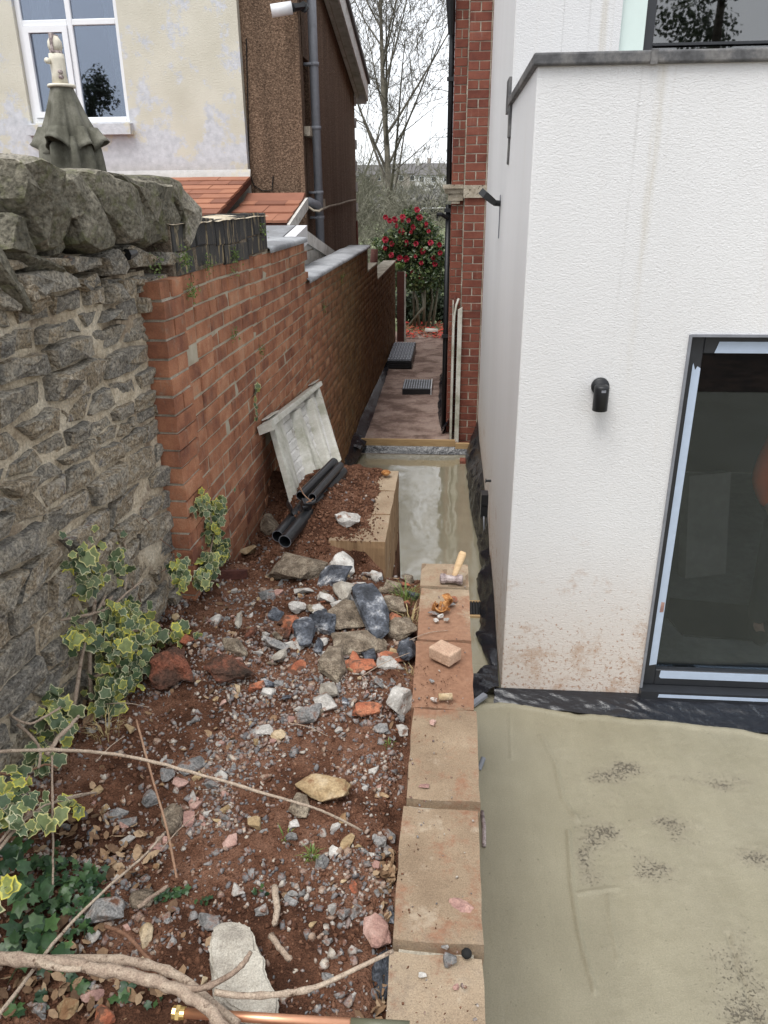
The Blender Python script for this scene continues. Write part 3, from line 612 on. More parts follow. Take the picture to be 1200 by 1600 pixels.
for i in range(5):
    me = block_mesh(0.222, 0.442, 0.234, 0.0055); me.materials.append(M['block']); bl_meshes.append(me)
rw = thing('retaining_wall', 'low retaining wall of tan concrete blocks running from the foreground beside the wet slab', 'wall', (0.0, 0, 0))
joints = [PZ(767, 1600, 1.2).y-0.23]
ys0 = [0.40, 0.855, 1.309, 1.779, 2.228, 2.68, 3.13]
for c in range(5):
    for i, y0 in enumerate(ys0):
        off = 0 if c % 2 == 0 else -0.225
        y1 = y0+0.447; 
        if i == 6 and c % 2 == 0: 
            me = block_mesh(0.224, 0.235, 0.236); me.materials.append(M['block']); b = link('block', me, rw, (0.008, 3.13+0.12, 1.2-0.12)); continue
        z = 1.2-0.12-0.24*c
        dz = -0.018 if (c == 0 and i < 2) else (0.0 if i < 4 else -0.006)
        link('block', random.choice(bl_meshes), rw, (0.010 + random.uniform(-0.004, 0.004) + (0.004 if i == 3 else 0), (y0+y1)/2+off, z+dz), (0, 0, random.uniform(-0.006, 0.006)))
part('mortar_core', MB().lohi((-0.085, 0.2, -0.05), (0.095, 3.35, 1.165)), M['mortar'], rw)
rw2 = thing('retaining_wall', 'short return of stained concrete blocks half buried in soil behind the stone heap', 'wall', (-0.45, 4.14, 0))
for c in range(5):
    for i in range(3):
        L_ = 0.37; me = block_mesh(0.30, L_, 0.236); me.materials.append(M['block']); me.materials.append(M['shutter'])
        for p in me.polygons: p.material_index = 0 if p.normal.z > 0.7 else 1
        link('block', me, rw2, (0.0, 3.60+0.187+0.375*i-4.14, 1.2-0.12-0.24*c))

# ================================================================== RUBBLE STONE WALL
def clip(poly, a, b, c):
    out = []; n = len(poly)
    for i in range(n):
        p, q = poly[i], poly[(i+1) % n]; dp = a*p[0]+b*p[1]-c; dq = a*q[0]+b*q[1]-c
        if dp <= 0: out.append(p)
        if dp*dq < 0: t = dp/(dp-dq); out.append((p[0]+(q[0]-p[0])*t, p[1]+(q[1]-p[1])*t))
    return out
def cells(seeds, asp, box):
    """voronoi cells with vertical distances stretched so that stones lie flat"""
    out = []
    S = [(s[0], s[1]*asp) for s in seeds]
    for i, (x, y) in enumerate(S):
        poly = [(box[0], box[2]*asp), (box[1], box[2]*asp), (box[1], box[3]*asp), (box[0], box[3]*asp)]
        nb = sorted(range(len(S)), key=lambda k: (S[k][0]-x)**2+(S[k][1]-y)**2)[1:16]
        for k in nb:
            qx, qy = S[k]; a, b = qx-x, qy-y; poly = clip(poly, a, b, (a*(qx+x)+b*(qy+y))/2)
            if len(poly) < 3: break
        out.append([(p[0], p[1]/asp) for p in poly])
    return out
def stone_obj(poly, parent, mat, depth, back=-0.03, gap=0.011, name='stone', rough=1.0):
    n = len(poly); cx = sum(p[0] for p in poly)/n; cy = sum(p[1] for p in poly)/n
    # resample the outline, wobbling it
    pts = []
    for i in range(n):
        p, q = poly[i], poly[(i+1) % n]; L_ = math.hypot(q[0]-p[0], q[1]-p[1]); k = max(1, int(L_/0.05))
        for j in range(k): t = (j+0.0)/k; pts.append((p[0]+(q[0]-p[0])*t, p[1]+(q[1]-p[1])*t))
    m = len(pts)
    if m < 4: return None
    o = random.random()*90; size = max(0.03, math.sqrt(abs(sum(pts[i][0]*pts[(i+1) % m][1]-pts[(i+1) % m][0]*pts[i][1] for i in range(m)))/2))
    V = []; F = []
    tx, ty = random.uniform(-0.16, 0.16), random.uniform(-0.16, 0.22)
    def P(s, inset, d, wob=0.0):
        row = []
        for (x, y) in pts:
            dx, dy = x-cx, y-cy; r = math.hypot(dx, dy)+1e-6; f = max(0.05, (r-inset)/r)*s
            u = mnoise.noise(Vector((x*17+o, y*17, s*3)))*0.012*rough + mnoise.noise(Vector((x*45+o, y*45, 1)))*0.004*rough
            f *= 1+u*6*wob
            dd = d + (mnoise.noise(Vector((x*11, y*15, o+s)))*0.012 + mnoise.noise(Vector((x*26, y*60, o)))*0.008)*rough*(1 if d > 0 else 0) + (dx*f*tx+dy*f*ty)*(1 if d > 0 else 0)
            row.append((dd, cx+dx*f, cy+dy*f))
        return row
    rings = [P(1, gap*0.6, back), P(1, gap, 0.001, 0.5), P(0.97, gap, depth*0.75, 1), P(0.88, gap, depth, 1), P(0.62, gap, depth*1.05, 1), P(0.3, gap, depth*1.08, 1)]
    for r_ in rings: V += r_
    for a in range(len(rings)-1):
        for i in range(m): j = (i+1) % m; F.append((a*m+i, a*m+j, (a+1)*m+j, (a+1)*m+i))
    V.append((depth*1.08+mnoise.noise(Vector((cx*9, cy*9, o)))*0.01, cx, cy)); c = len(V)-1
    for i in range(m): F.append(((len(rings)-1)*m+i, (len(rings)-1)*m+(i+1) % m, c))
    V = [(v[0], v[1]-cx, v[2]-cy) for v in V]
    me = bpy.data.meshes.new(name); me.from_pydata(V, [], F); me.materials.append(mat); me.update()
    try: me.set_sharp_from_angle(angle=R(32)); 
    except Exception: pass
    return link(name, me, parent, (0, cx, cy))
SWA = R(-5.5)   # the wall leans away to the left towards the camera
sw = thing('stone_wall', 'old grey rubble stone wall with rough coping on the left, bedded in pale lime mortar', 'wall', (-1.215, 3.06, 0.0), SWA)
# local: x out of the wall, y along it (negative towards the camera), z up
def build_stone_wall():
    random.seed(21)
    rows = []; z = 0.86
    while z < 2.56:
        h = random.choice([0.055, 0.07, 0.085, 0.10, 0.13]); rows.append((z+h/2, h)); z += h
    seeds = []
    for zc, h in rows:
        y = -2.5+random.uniform(0, 0.1)
        while y < 0.02:
            wd = random.uniform(1.0, 3.0)*h+0.03
            seeds.append((y+wd/2, zc+random.uniform(-0.18, 0.18)*h)); y += wd
    polys = cells(seeds, 2.7, (-2.5, 0.03, 0.84, 2.58))
    keep = []
    for s, p in zip(seeds, polys):
        if len(p) < 3: continue
        if s[0] < -1.95: continue
        keep.append((s, p))
    keep.sort(key=lambda k: -k[0][0]); 
    for s, p in keep[:300]:
        d = random.choice([0.010, 0.018, 0.026, 0.036, 0.050]); stone_obj(p, sw, M['rubble'], d, gap=random.choice([0.007, 0.012, 0.017, 0.022]))
    # mortar bed, lumpy
    ys = np.arange(-2.6, 0.04, 0.012); zs = np.arange(0.80, 2.60, 0.012); Zg, Yg = np.meshgrid(zs, ys, indexing='ij')
    Xg = 0.006+0.016*fbm(Yg, Zg, 2, 4, 7)+0.006*fbm(Yg, Zg, 5, 3, 40)
    link('mortar_bed', gridmesh('mortar_bed', Xg, Yg, Zg, M['walllime']), sw)
    mb = MB().lohi((-0.42, -6.0, -0.1), (-0.035, 0.04, 2.59)).lohi((-0.034, -6.0, -0.1), (0.012, -2.55, 2.60)); o = link('wall_core', mb.mesh('wall_core', M['walllime']), sw)
build_stone_wall()
# cock-and-hen coping: upright boulders, each placed where the photo shows it
def boulder(name, w_, h_, d_, loc, lean, parent, mat, seed, twist=0.0):
    random.seed(seed); me = rockmesh(name, mat, 13, 0.97, 6, 0.085)
    for v in me.vertices:
        t = (v.co.z+1)/2; v.co.x *= d_/2; v.co.y *= (w_/2)*(1.05-0.32*t); v.co.z *= h_/2
        v.co.y += lean*(v.co.z+h_/2)*-1
    me.update(); return link(name, me, parent, loc, (0, 0, twist))
Minv = Matrix.Rotation(-SWA, 4, 'Z') @ Matrix.Translation(-Vector((-1.215, 3.06, 0)))
def wallpt(px, py):
    # point on the wall face (plane through the root, turned by SWA)
    n = Vector((math.cos(SWA), math.sin(SWA), 0)); v = ray(px, py); t = (Vector((-1.215, 3.06, 0))-CP).dot(n)/v.dot(n)
    return Minv @ (CP+v*t)
cop = [  # px of outline: (bottom-centre), (top-centre), width px, depth
    ((150, 415), (25, 245), 105, 0.34, 1), ((60, 425), (-45, 300), 80, 0.30, 9), ((180, 395), (95, 278), 72, 0.30, 2), ((205, 385), (145, 272), 66, 0.26, 3), ((245, 378), (195, 285), 70, 0.30, 4), ((258, 408), (226, 268), 72, 0.34, 5), ((290, 402), (262, 285), 66, 0.34, 6), ((20, 470), (-90, 330), 90, 0.3, 8)]
cop = [c_ for c_ in cop if c_[4] in (9, 8)]
for (b_, t_, wpx, dep, sd_) in cop:
    B0 = wallpt(*b_); T0 = wallpt(*t_); wm = (wallpt(b_[0]+wpx/2, b_[1]) - wallpt(b_[0]-wpx/2, b_[1])).length
    hh = T0.z-B0.z; lean = -(T0.y-B0.y)/max(hh, 0.1)
    boulder('coping_stone', wm*0.98, hh*1.22, dep, (-dep/2+0.085, (B0.y), B0.z+hh/2-0.02), lean, sw, M['coping'], 100+sd_)
OUT = [
 ('coping_stone', 0.095, [(0,20),(60,50),(120,75),(165,130),(190,200),(215,300),(260,400),(275,520),(240,600),(190,620),(130,590),(90,480),(20,380),(-40,300),(-60,60)]),
 ('coping_stone', 0.085, [(190,165),(330,142),(385,152),(410,230),(440,330),(480,430),(528,555),(525,615),(450,625),(350,580),(330,430),(280,420),(232,335),(205,240)]),
 ('coping_stone', 0.100, [(388,132),(430,120),(520,170),(610,200),(660,240),(700,330),(712,480),(670,560),(605,565),(545,450),(475,380),(425,280)]),
 ('coping_stone', 0.090, [(630,202),(700,220),(800,290),(860,320),(850,420),(830,560),(780,605),(725,570),(720,470),(695,320)]),
 ('coping_stone', 0.035, [(525,150),(570,122),(740,170),(850,195),(950,220),(968,330),(998,420),(988,560),(940,580),(890,540),(870,400),(850,310),(700,215),(600,190)]),
 ('coping_stone', 0.050, [(775,172),(920,155),(1000,200),(1070,290),(1105,360),(1080,500),(1035,600),(1002,560),(1012,420),(985,330),(960,215)]),
 ('coping_stone', 0.045, [(415,245),(455,285),(542,445),(600,540),(588,590),(535,590),(500,470),(440,335)]),
 ('coping_stone', 0.070, [(-60,380),(0,400),(50,500),(103,635),(60,648),(0,620),(-60,600)]),
 ('coping_stone', 0.030, [(180,330),(260,430),(300,520),(350,590),(330,640),(250,640),(240,520)]),
 ('coping_stone', 0.040, [(845,330),(900,420),(915,480),(880,560),(840,570),(850,420)]),
 ('bedding_stone', 0.050, [(370,630),(510,642),(518,690),(430,730),(380,742),(335,690)]),
 ('bedding_stone', 0.060, [(520,645),(590,585),(660,640),(720,705),(680,755),(570,760),(550,700)]),
 ('bedding_stone', 0.045, [(650,615),(700,568),(830,620),(900,650),(860,700),(740,708)]),
 ('bedding_stone', 0.055, [(900,612),(1030,610),(1042,660),(960,702),(890,690)]),
 ('bedding_stone', 0.060, [(20,742),(280,702),(370,760),(385,820),(120,875),(40,820)]),
 ('bedding_stone', 0.045, [(395,770),(530,730),(558,790),(450,850),(395,800)]),
 ('bedding_stone', 0.040, [(120,650),(200,640),(330,650),(350,700),(200,700),(110,690)]),
 ('bedding_stone', 0.035, [(720,765),(930,740),(940,800),(820,822),(722,800)]),
 ('bedding_stone', 0.040, [(-50,650),(60,655),(95,700),(10,735),(-50,720)]),
 ('bedding_stone', 0.030, [(560,770),(690,765),(700,820),(600,835)]),
]
for nm_, dd_, ol_ in OUT:
    random.seed(int(ol_[0][0]*3+ol_[0][1]*7+11)); pp = [wallpt(a/3.75, 230+b/3.75) for a, b in ol_]; pl = [(q.y, q.z) for q in pp]
    big = nm_ == 'coping_stone'
    stone_obj(pl, sw, M['coping'] if big else M['rubble'], dd_, back=-0.28 if big else -0.10, gap=0.001 if big else 0.003, name=nm_, rough=1.9 if big else 1.3)
link('wall_core', MB().lohi((-0.30, -1.6, 2.55), (-0.045, -0.12, 2.80)).mesh('wall_core', M['walllime']), sw)
yy = -1.35
for k in range(9):
    boulder('coping_stone', 0.2, 0.40, 0.34, (-0.13, yy, 2.76), random.uniform(0.2, 0.4), sw, M['coping'], 140+k); yy -= 0.17
for k in range(5, 13):
    random.seed(300+k); boulder('bedding_stone', random.uniform(0.15, 0.24), random.uniform(0.09, 0.15), 0.26, (-0.05, -0.04-0.115*k, 2.585+random.uniform(-0.02, 0.03)), random.uniform(0, 0.6), sw, M['rubble'], 170+k)
for k in range(6):
    random.seed(330+k); boulder('coping_stone', 0.17, 0.27, 0.25, (-0.33, -0.1-0.2*k, 2.76+random.uniform(-0.03, 0.03)), 0.4, sw, M['coping'], 190+k)
part_b = link('bottle_shard', MB().tube([(0.05, -0.18, 2.66), (0.06, -0.13, 2.665)], [0.022, 0.012], 7).mesh('bottle_shard', M['darkglass']), sw)

# ================================================================== BRICK BOUNDARY WALL
def brick_mesh(l=0.215, h=0.069, d=0.06, j=0.003, mat=None):
    """face looks +x, long axis y, z up, origin at the face centre"""
    def J(): return random.uniform(-j, j)
    V = []; c = 0.0032
    for (x, k) in ((-d, 0), (-c, 0), (0, c)):
        for sy, sz in ((-1, -1), (1, -1), (1, 1), (-1, 1)): V.append((x+(J() if x == 0 else 0), sy*(l/2-k)+J()*0.7, sz*(h/2-k)+J()*0.6))
    F = [(0,1,5,4), (1,2,6,5), (2,3,7,6), (3,0,4,7), (4,5,9,8), (5,6,10,9), (6,7,11,10), (7,4,8,11), (8,9,10,11), (0,3,2,1)]
    me = bpy.data.meshes.new('brick'); me.from_pydata(V, [], F); me.materials.append(mat); me.update(); return me
random.seed(5)
BR = {L_: [brick_mesh(L_, 0.0665, 0.06, 0.0032, M['brick']) for _ in range(5)] for L_ in (0.215, 0.102)}
BWX, BWS = -1.150, math.atan(0.0085)
BW0 = Vector((BWX, 3.0, 0.0))
bw = thing('brick_wall', 'long red brick boundary wall stepping down along the passage, green with algae further back', 'wall', BW0, -BWS)
def topz(y):  # y measured in the world
    return 2.541 if y < 6.20 else 2.233 if y < 10.65 else 1.925 if y < 11.9 else 1.694
CH = 0.077
bricks = []
z = 0.0; row = 0
while z < 2.56:
    y = 0.02 + (0.0 if row % 2 == 0 else -0.11)
    seq = 0
    while y < 12.4:
        # garden-wall pattern: three stretchers then a header
        L_ = 0.102 if (seq + row*2) % 4 == 3 else 0.215
        yc = y+L_/2+0.005; wy = 3.0+yc
        zz = z+CH/2
        if zz+CH/2 <= topz(wy)+0.012 and yc+L_/2 < 12.42 and yc > 0.24:
            wave = 0.022*math.sin((wy-3.2)*2.1)*max(0, min(1, (zz-1.9)/0.6))*max(0, 1-(wy-3.3)/3.2)
            if not (zz < 0.85 and wy < 4.6): bricks.append((yc, zz+wave, L_))
        y += L_+0.010; seq += 1
    z += CH; row += 1
def vis(b):
    p = Vector((BWX+0.0085*b[0], 3.0+b[0], b[1])); q = proj(p); d2 = q[2]**2*math.hypot(p.x, p.y)
    ok = -30 < q[0] < 1230 and -20 < q[1] < 900 and not (p.z < soil_z(-1.14, min(p.y, 4.7))-0.05 and p.y < 4.75)
    return b[2]*(abs(p.x))/(q[2]**3) if ok else 0
bricks.sort(key=lambda b: -vis(b))
for (yc, zc, L_) in bricks[:300]:
    if random.random() < 0.004: continue
    link('brick', random.choice(BR[L_]), bw, (random.uniform(-0.0035, 0.0035), yc, zc+random.uniform(-0.0015, 0.0015)), (0, random.uniform(-0.008, 0.008), random.uniform(-0.012, 0.012)))
def joined_bricks(name, lst, protos, mat, parent, seed=3):
    r = random.Random(seed); V = []; F = []; off = 0
    P = {k: [(np.array([v.co[:] for v in m.vertices]), np.array([p.vertices[:] for p in m.polygons])) for m in ms] for k, ms in protos.items()}
    for (yc, zc, L_) in lst:
        v, f = r.choice(P[L_]); V.append(v+np.array([r.uniform(-0.004, 0.004), yc, zc])); F.append(f+off); off += len(v)
    return tag(link(name, npmesh(name, np.concatenate(V), np.concatenate(F), mat), parent), None, None, None, 'stuff')
joined_bricks('brickwork', bricks[300:], BR, M['brick'], bw)
# backing mortar, stepped like the wall
def bwpoly(x0, x1, mat, name, dz=0.0, d0=0.0):
    prof = [(0.24, -0.1), (12.42, -0.1), (12.42, 1.694), (8.9, 1.694), (8.9, 1.925), (7.65, 1.925), (7.65, 2.233), (3.2, 2.233), (3.2, 2.541), (1.95, 2.541), (1.95, 2.542), (0.24, 2.54)]
    mb = MB().prism([(x0, a, b+(dz if b > 0 else 0)) for a, b in prof], (x1-x0, 0, 0)); return link(name, mb.mesh(name, mat), bw)
bwpoly(-0.225, -0.0052, M['algaemortar'], 'mortar_core')
# black brick coping at the near end: one course laid flat, one on edge
random.seed(8)
for k in range(7):
    y0 = 0.28+0.235*k
    link('coping_brick', brick_mesh(0.228, 0.090, 0.22, 0.006, M['bluebrick']), bw, (0.010+random.uniform(-0.004, 0.004), y0+0.115, 2.592+0.014*math.sin(k*1.3)), (random.uniform(-0.03, 0.03), 0, 0))
for k in range(11):
    link('coping_brick', brick_mesh(0.143, 0.118, 0.235, 0.004, M['bluebrick']), bw, (0.012+random.uniform(-0.003, 0.003), 0.33+0.15*k, 2.70+0.010*math.sin(k*0.9)), (random.uniform(-0.02, 0.02), -0.02, 0))
link('coping_bed', MB().lohi((-0.22, 0.25, 2.545), (0.004, 1.945, 2.745)).mesh('coping_bed', M['brownstone']), bw)
ys = np.arange(0.24, 1.96, 0.02); xs = np.linspace(-0.24, 0.026, 10); Yg, Xg = np.meshgrid(ys, xs, indexing='ij')
Zg = 2.762+0.008*fbm(Xg, Yg, 1, 3, 14)-0.03*np.abs(Xg/0.2+0.55)**2
link('cap_mortar', gridmesh('cap_mortar', Xg, Yg, Zg, M['walllime']), bw)
# grey flaunching along the lower steps
def coping(y0, y1, z0, seed, ov=0.03):
    ys = np.arange(y0, y1+0.001, 0.03); n = len(ys); sec = [(-0.25, 0.0), (-0.25, 0.024), (-0.1, 0.030), (0.005, 0.024), (ov-0.004, 0.014), (ov, -0.010), (ov-0.012, -0.014)]
    X = np.zeros((n, len(sec))); Y = X.copy(); Z = X.copy()
    for j, (a, b) in enumerate(sec):
        nn = fbm(ys, ys*0+j*0.25, seed, 3, 2.2)
        X[:, j] = a+(0.012*nn if j > 2 else 0); Y[:, j] = ys; Z[:, j] = z0+b+0.010*nn
    return link('coping', gridmesh('coping', X, Y, Z, M['lead']), bw)
coping(1.95, 3.22, 2.541, 2, 0.022); coping(3.20, 7.66, 2.233, 5)
for y0, y1, z0 in ((7.65, 8.9, 1.925), (8.9, 12.42, 1.694)):
    link('ledge_cap', MB().lohi((-0.23, y0, z0+0.001), (0.004, y1, z0+0.02)).mesh('ledge_cap', M['mortar']), bw)
# brick pier at the joint between the two walls
pr = thing('brick_pier', 'toothed red brick end pier where the rubble wall meets the brick boundary wall', 'pier', (-1.155, 3.02, 0.0), R(-2))
random.seed(31); z = 0.86; k = 0
PB = {}
while z < 2.50:
    L_ = 0.225
    dx = (2.5-z)*0.0
    m_ = None
    for (yo, ln) in ([(0.112, 0.224)] if k % 2 == 0 else [(0.05, 0.100), (0.163, 0.118)]):
        m_ = block_mesh(0.15, ln, 0.0665, 0.0022); m_.materials.append(M['brick']); link('brick', m_, pr, (-0.040+random.uniform(-0.006, 0.006), yo+random.uniform(-0.002, 0.004), z+CH/2), (0, 0, random.uniform(-0.02, 0.02)))
    z += CH; k += 1
part('mortar_core', MB().lohi((-1.268, 3.030, 0.8), (-1.128, 3.24, 2.50)), M['mortar'], pr)
# ================================================================== WHITE EXTENSION (right)
ex = thing('white_extension', 'modern white rendered house extension with dark lead capping and glazed door', 'building', (0.372, 4.0, 0))
fw = part('front_wall', MB().prism([(0.372, 4.0, 0.045), (1.212, 4.0, 0.045), (1.212, 4.0, 2.19), (3.72, 4.0, 2.19), (3.72, 4.0, 0.045), (4.0, 4.0, 0.045), (4.0, 4.0, 3.395), (0.372, 4.0, 3.395)], (0, 0.3, 0)), M['render'], ex)
bevel(fw, 0.008, 2, 60)
part('side_wall', MB().prism([(0.3722, 4.296, 0.045), (0.3722, 8.94, 0.045), (0.3722, 8.94, 7.0), (0.3722, 5.7, 7.0), (0.3722, 5.7, 3.395), (0.3722, 4.296, 3.395)], (0.3, 0, 0)), M['render'], ex)
part('upper_wall', MB().lohi((0.673, 5.702, 3.30), (1.03, 5.98, 7.0)).lohi((1.0305, 5.702, 3.30), (4.0, 5.98, 3.62)).lohi((3.4, 5.702, 3.6205), (4.0, 5.98, 7.0)).lohi((1.0305, 5.702, 5.6), (3.4, 5.98, 7.0)), M['render'], ex)
part('flat_roof', MB().lohi((0.673, 4.3, 3.22), (4.0, 5.70, 3.29)).lohi((0.673, 5.981, 6.9), (4, 9, 6.99)), M['darklead'], ex)
cf = part('capping', MB().prism([(0.350, 3.972, 3.385), (4.02, 3.972, 3.385), (4.02, 4.32, 3.385), (0.70, 4.32, 3.385), (0.70, 5.70, 3.385), (0.350, 5.70, 3.385)], (0, 0, 0.052)), M['darklead'], ex); bevel(cf, 0.01, 3, 60)
for sxx in (0.875, 1.9): part('capping_seam', MB().box((sxx, 3.971, 3.41), (0.03, 0.008, 0.058)), M['darklead'], ex)
part('lead_flashing', MB().lohi((0.354, 5.701, 3.36), (0.371, 5.95, 3.56)).lohi((0.356, 5.56, 3.20), (0.3715, 5.68, 3.384)).box((0.364, 5.62, 3.12), (0.010, 0.05, 0.16), (0.12, 0, 0)), M['darklead'], ex)
part('foundation', MB().lohi((0.40, 4.03, -0.3), (4.0, 9.0, 0.0)), M['mortar'], ex)
# upper window
uw = link('window', MB().lohi((1.19, 5.76, 3.625), (1.25, 5.84, 5.59)).lohi((1.25, 5.76, 3.625), (3.39, 5.84, 3.69)).lohi((1.25, 5.76, 5.52), (3.39, 5.84, 5.59)).mesh('window', M['frame'], False, (0.372, 4.0, 0)), ex)
part('pane', MB().lohi((1.25, 5.79, 3.69), (3.39, 5.81, 5.52)), M['upperglass'], uw)
part('rail', MB().lohi((1.25, 5.745, 3.72), (3.39, 5.758, 3.735)), M['frame'], uw)
part('green_panel', MB().lohi((1.032, 5.735, 3.625), (1.187, 5.75, 5.59)), M['greenglass'], ex)
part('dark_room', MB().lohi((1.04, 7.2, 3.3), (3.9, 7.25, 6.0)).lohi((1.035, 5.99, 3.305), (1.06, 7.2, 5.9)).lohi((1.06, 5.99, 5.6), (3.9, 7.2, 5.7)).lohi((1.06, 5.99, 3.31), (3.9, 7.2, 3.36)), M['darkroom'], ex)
# glazed door
dr = link('door', MB().lohi((1.214, 4.03, 0.10), (1.290, 4.12, 2.188)).lohi((1.290, 4.03, 2.10), (3.70, 4.12, 2.188)).lohi((1.290, 4.03, 0.10), (3.70, 4.12, 0.205)).mesh('door', M['frame'], False, (0.372, 4.0, 0)), ex); bevel(dr, 0.004, 1)
part('sill', MB().lohi((1.20, 3.955, 0.035), (3.72, 4.115, 0.098)), M['frame'], dr)
part('trim', MB().lohi((1.200, 3.988, 0.10), (1.2135, 4.06, 2.20)).lohi((1.2136, 3.988, 2.189), (3.7, 4.06, 2.202)), M['greyplastic'], dr)
part('pane', MB().lohi((1.291, 4.07, 0.206), (3.69, 4.082, 2.099)), M['doorglass'], dr)
tp = MB().prism([(1.247, 4.0275, 0.235), (1.288, 4.0275, 0.245), (1.288, 4.0275, 2.025), (1.272, 4.0275, 2.035), (1.262, 4.0275, 2.015), (1.250, 4.0275, 2.05), (1.247, 4.0275, 2.04)], (0, 0.0022, 0))
tp.prism([(1.345, 4.0275, 2.103), (1.352, 4.0275, 2.125), (1.362, 4.0275, 2.16), (3.6, 4.0275, 2.162), (3.6, 4.0275, 2.104)], (0, 0.0022, 0))
tp.prism([(1.315, 4.0275, 0.158), (1.325, 4.0275, 0.148), (3.6, 4.0275, 0.148), (3.6, 4.0275, 0.20), (1.320, 4.0275, 0.20)], (0, 0.0022, 0))
tp.prism([(1.300, 3.953, 0.062), (3.6, 3.953, 0.060), (3.6, 3.953, 0.082), (1.305, 3.953, 0.084)], (0, -0.0016, 0))
part('protective_tape', tp, M['tape'], dr)
part('label', MB().prism([(1.262, 4.0262, 0.60), (1.283, 4.0262, 0.602), (1.283, 4.0262, 0.665), (1.264, 4.0262, 0.668)], (0, 0.001, 0)), M['pinkstone'], dr)
# interior room seen through the door
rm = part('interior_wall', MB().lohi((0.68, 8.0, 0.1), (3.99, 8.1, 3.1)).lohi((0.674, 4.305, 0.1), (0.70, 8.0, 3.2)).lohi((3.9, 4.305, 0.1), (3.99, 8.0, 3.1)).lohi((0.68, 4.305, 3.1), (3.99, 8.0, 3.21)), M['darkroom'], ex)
struct('interior_floor', MB().lohi((0.71, 4.13, 0.02), (3.89, 7.99, 0.10)), M['roomfloor'])
bx = single('insulation_board', MB().box((1.99, 5.6, 0.50), (0.35, 0.10, 0.80), (R(-10), 0, 0.3)), M['card'], 'pale insulation board leaning inside the glazed door', 'board')
single('paint_tub', MB().lathe([(0.13, 0.1), (0.145, 0.11), (0.16, 0.38), (0.165, 0.40), (0.15, 0.40), (0.14, 0.39)], (1.74, 6.1, 0.0), 20), M['card'], 'pale tub on the floor inside the room behind the door', 'tub', True)
sh = MB().prism([(1.62, 4.60, 0.101), (2.3, 4.55, 0.101), (2.5, 5.0, 0.101), (1.66, 5.12, 0.101), (1.57, 4.85, 0.101)], (0, 0, 0.012)); single('floor_mat', sh, M['blackmat'], 'black mat lying on the floor just inside the glazed door', 'mat')

# worker, mostly beyond the right edge of the picture, standing inside the door
def skin_body(name, joints, edges, mat, parent, root=0, sub=1):
    me = bpy.data.meshes.new(name); me.from_pydata([j[0] for j in joints], edges, []); me.materials.append(mat)
    o = link(name, me, parent); sk = o.modifiers.new('skin', 'SKIN'); sk.use_smooth_shade = True
    for i, j in enumerate(joints):
        v = me.skin_vertices[0].data[i]; v.radius = (j[1], j[2] if len(j) > 2 else j[1]); v.use_root = (i == root)
    s = o.modifiers.new('sub', 'SUBSURF'); s.levels = sub; s.render_levels = sub; return o
wk = thing('person', 'person in an orange hi-vis top and black trousers standing inside the glazed door', 'person', (2.20, 4.62, 0.1))
J = [((0, 0, 0.93), 0.15, 0.11), ((0, 0, 1.10), 0.14, 0.10), ((0, 0, 1.30), 0.17, 0.11), ((0, 0, 1.44), 0.10, 0.08), ((0, 0, 1.52), 0.055), ((0, -0.01, 1.60), 0.08), ((0, -0.01, 1.70), 0.085),
     ((-0.19, 0, 1.40), 0.065), ((-0.27, -0.04, 1.13), 0.047), ((-0.24, -0.22, 0.98), 0.036), ((-0.235, -0.30, 0.95), 0.028, 0.04), ((0.19, 0, 1.40), 0.065), ((0.26, 0.0, 1.13), 0.047), ((0.27, -0.08, 0.90), 0.036), ((0.27, -0.10, 0.82), 0.028, 0.04),
     ((-0.10, 0, 0.85), 0.095), ((-0.11, 0.0, 0.48), 0.065), ((-0.11, 0.02, 0.09), 0.045), ((-0.12, -0.14, 0.04), 0.04), ((0.10, 0, 0.85), 0.095), ((0.11, 0.0, 0.48), 0.065), ((0.11, 0.02, 0.09), 0.045), ((0.12, -0.14, 0.04), 0.04)]
Ed = [(0, 1), (1, 2), (2, 3), (3, 4), (4, 5), (5, 6), (2, 7), (7, 8), (8, 9), (9, 10), (2, 11), (11, 12), (12, 13), (13, 14), (0, 15), (15, 16), (16, 17), (17, 18), (0, 19), (19, 20), (20, 21), (21, 22)]
skin_body('body', J, Ed, M['skin'], wk, 0, 1)
K = [((0, 0, 0.90), 0.165, 0.125), ((0, 0, 1.10), 0.155, 0.115), ((0, 0, 1.30), 0.185, 0.125), ((0, 0, 1.45), 0.095, 0.085), ((-0.20, 0, 1.41), 0.08), ((-0.285, -0.04, 1.13), 0.062), ((-0.25, -0.18, 1.01), 0.052), ((0.20, 0, 1.41), 0.08), ((0.27, 0.0, 1.13), 0.062), ((0.28, -0.06, 0.94), 0.052)]
skin_body('jacket', K, [(0, 1), (1, 2), (2, 3), (2, 4), (4, 5), (5, 6), (2, 7), (7, 8), (8, 9)], M['hivis'], wk, 0, 1)
K = [((0, 0, 0.92), 0.155, 0.12), ((-0.10, 0, 0.82), 0.11), ((-0.11, 0.0, 0.48), 0.085), ((-0.11, 0.02, 0.10), 0.075), ((0.10, 0, 0.82), 0.11), ((0.11, 0.0, 0.48), 0.085), ((0.11, 0.02, 0.10), 0.075)]
skin_body('trousers', K, [(0, 1), (1, 2), (2, 3), (0, 4), (4, 5), (5, 6)], M['blackcloth'], wk, 0, 1)
K = [((-0.11, 0.03, 0.16), 0.062), ((-0.11, 0.02, 0.06), 0.058), ((-0.12, -0.15, 0.045), 0.05)]
skin_body('boot', K, [(0, 1), (1, 2)], M['rubber'], wk, 0, 1); K = [((0.11, 0.03, 0.16), 0.062), ((0.11, 0.02, 0.06), 0.058), ((0.12, -0.15, 0.045), 0.05)]
skin_body('boot', K, [(0, 1), (1, 2)], M['rubber'], wk, 0, 1)
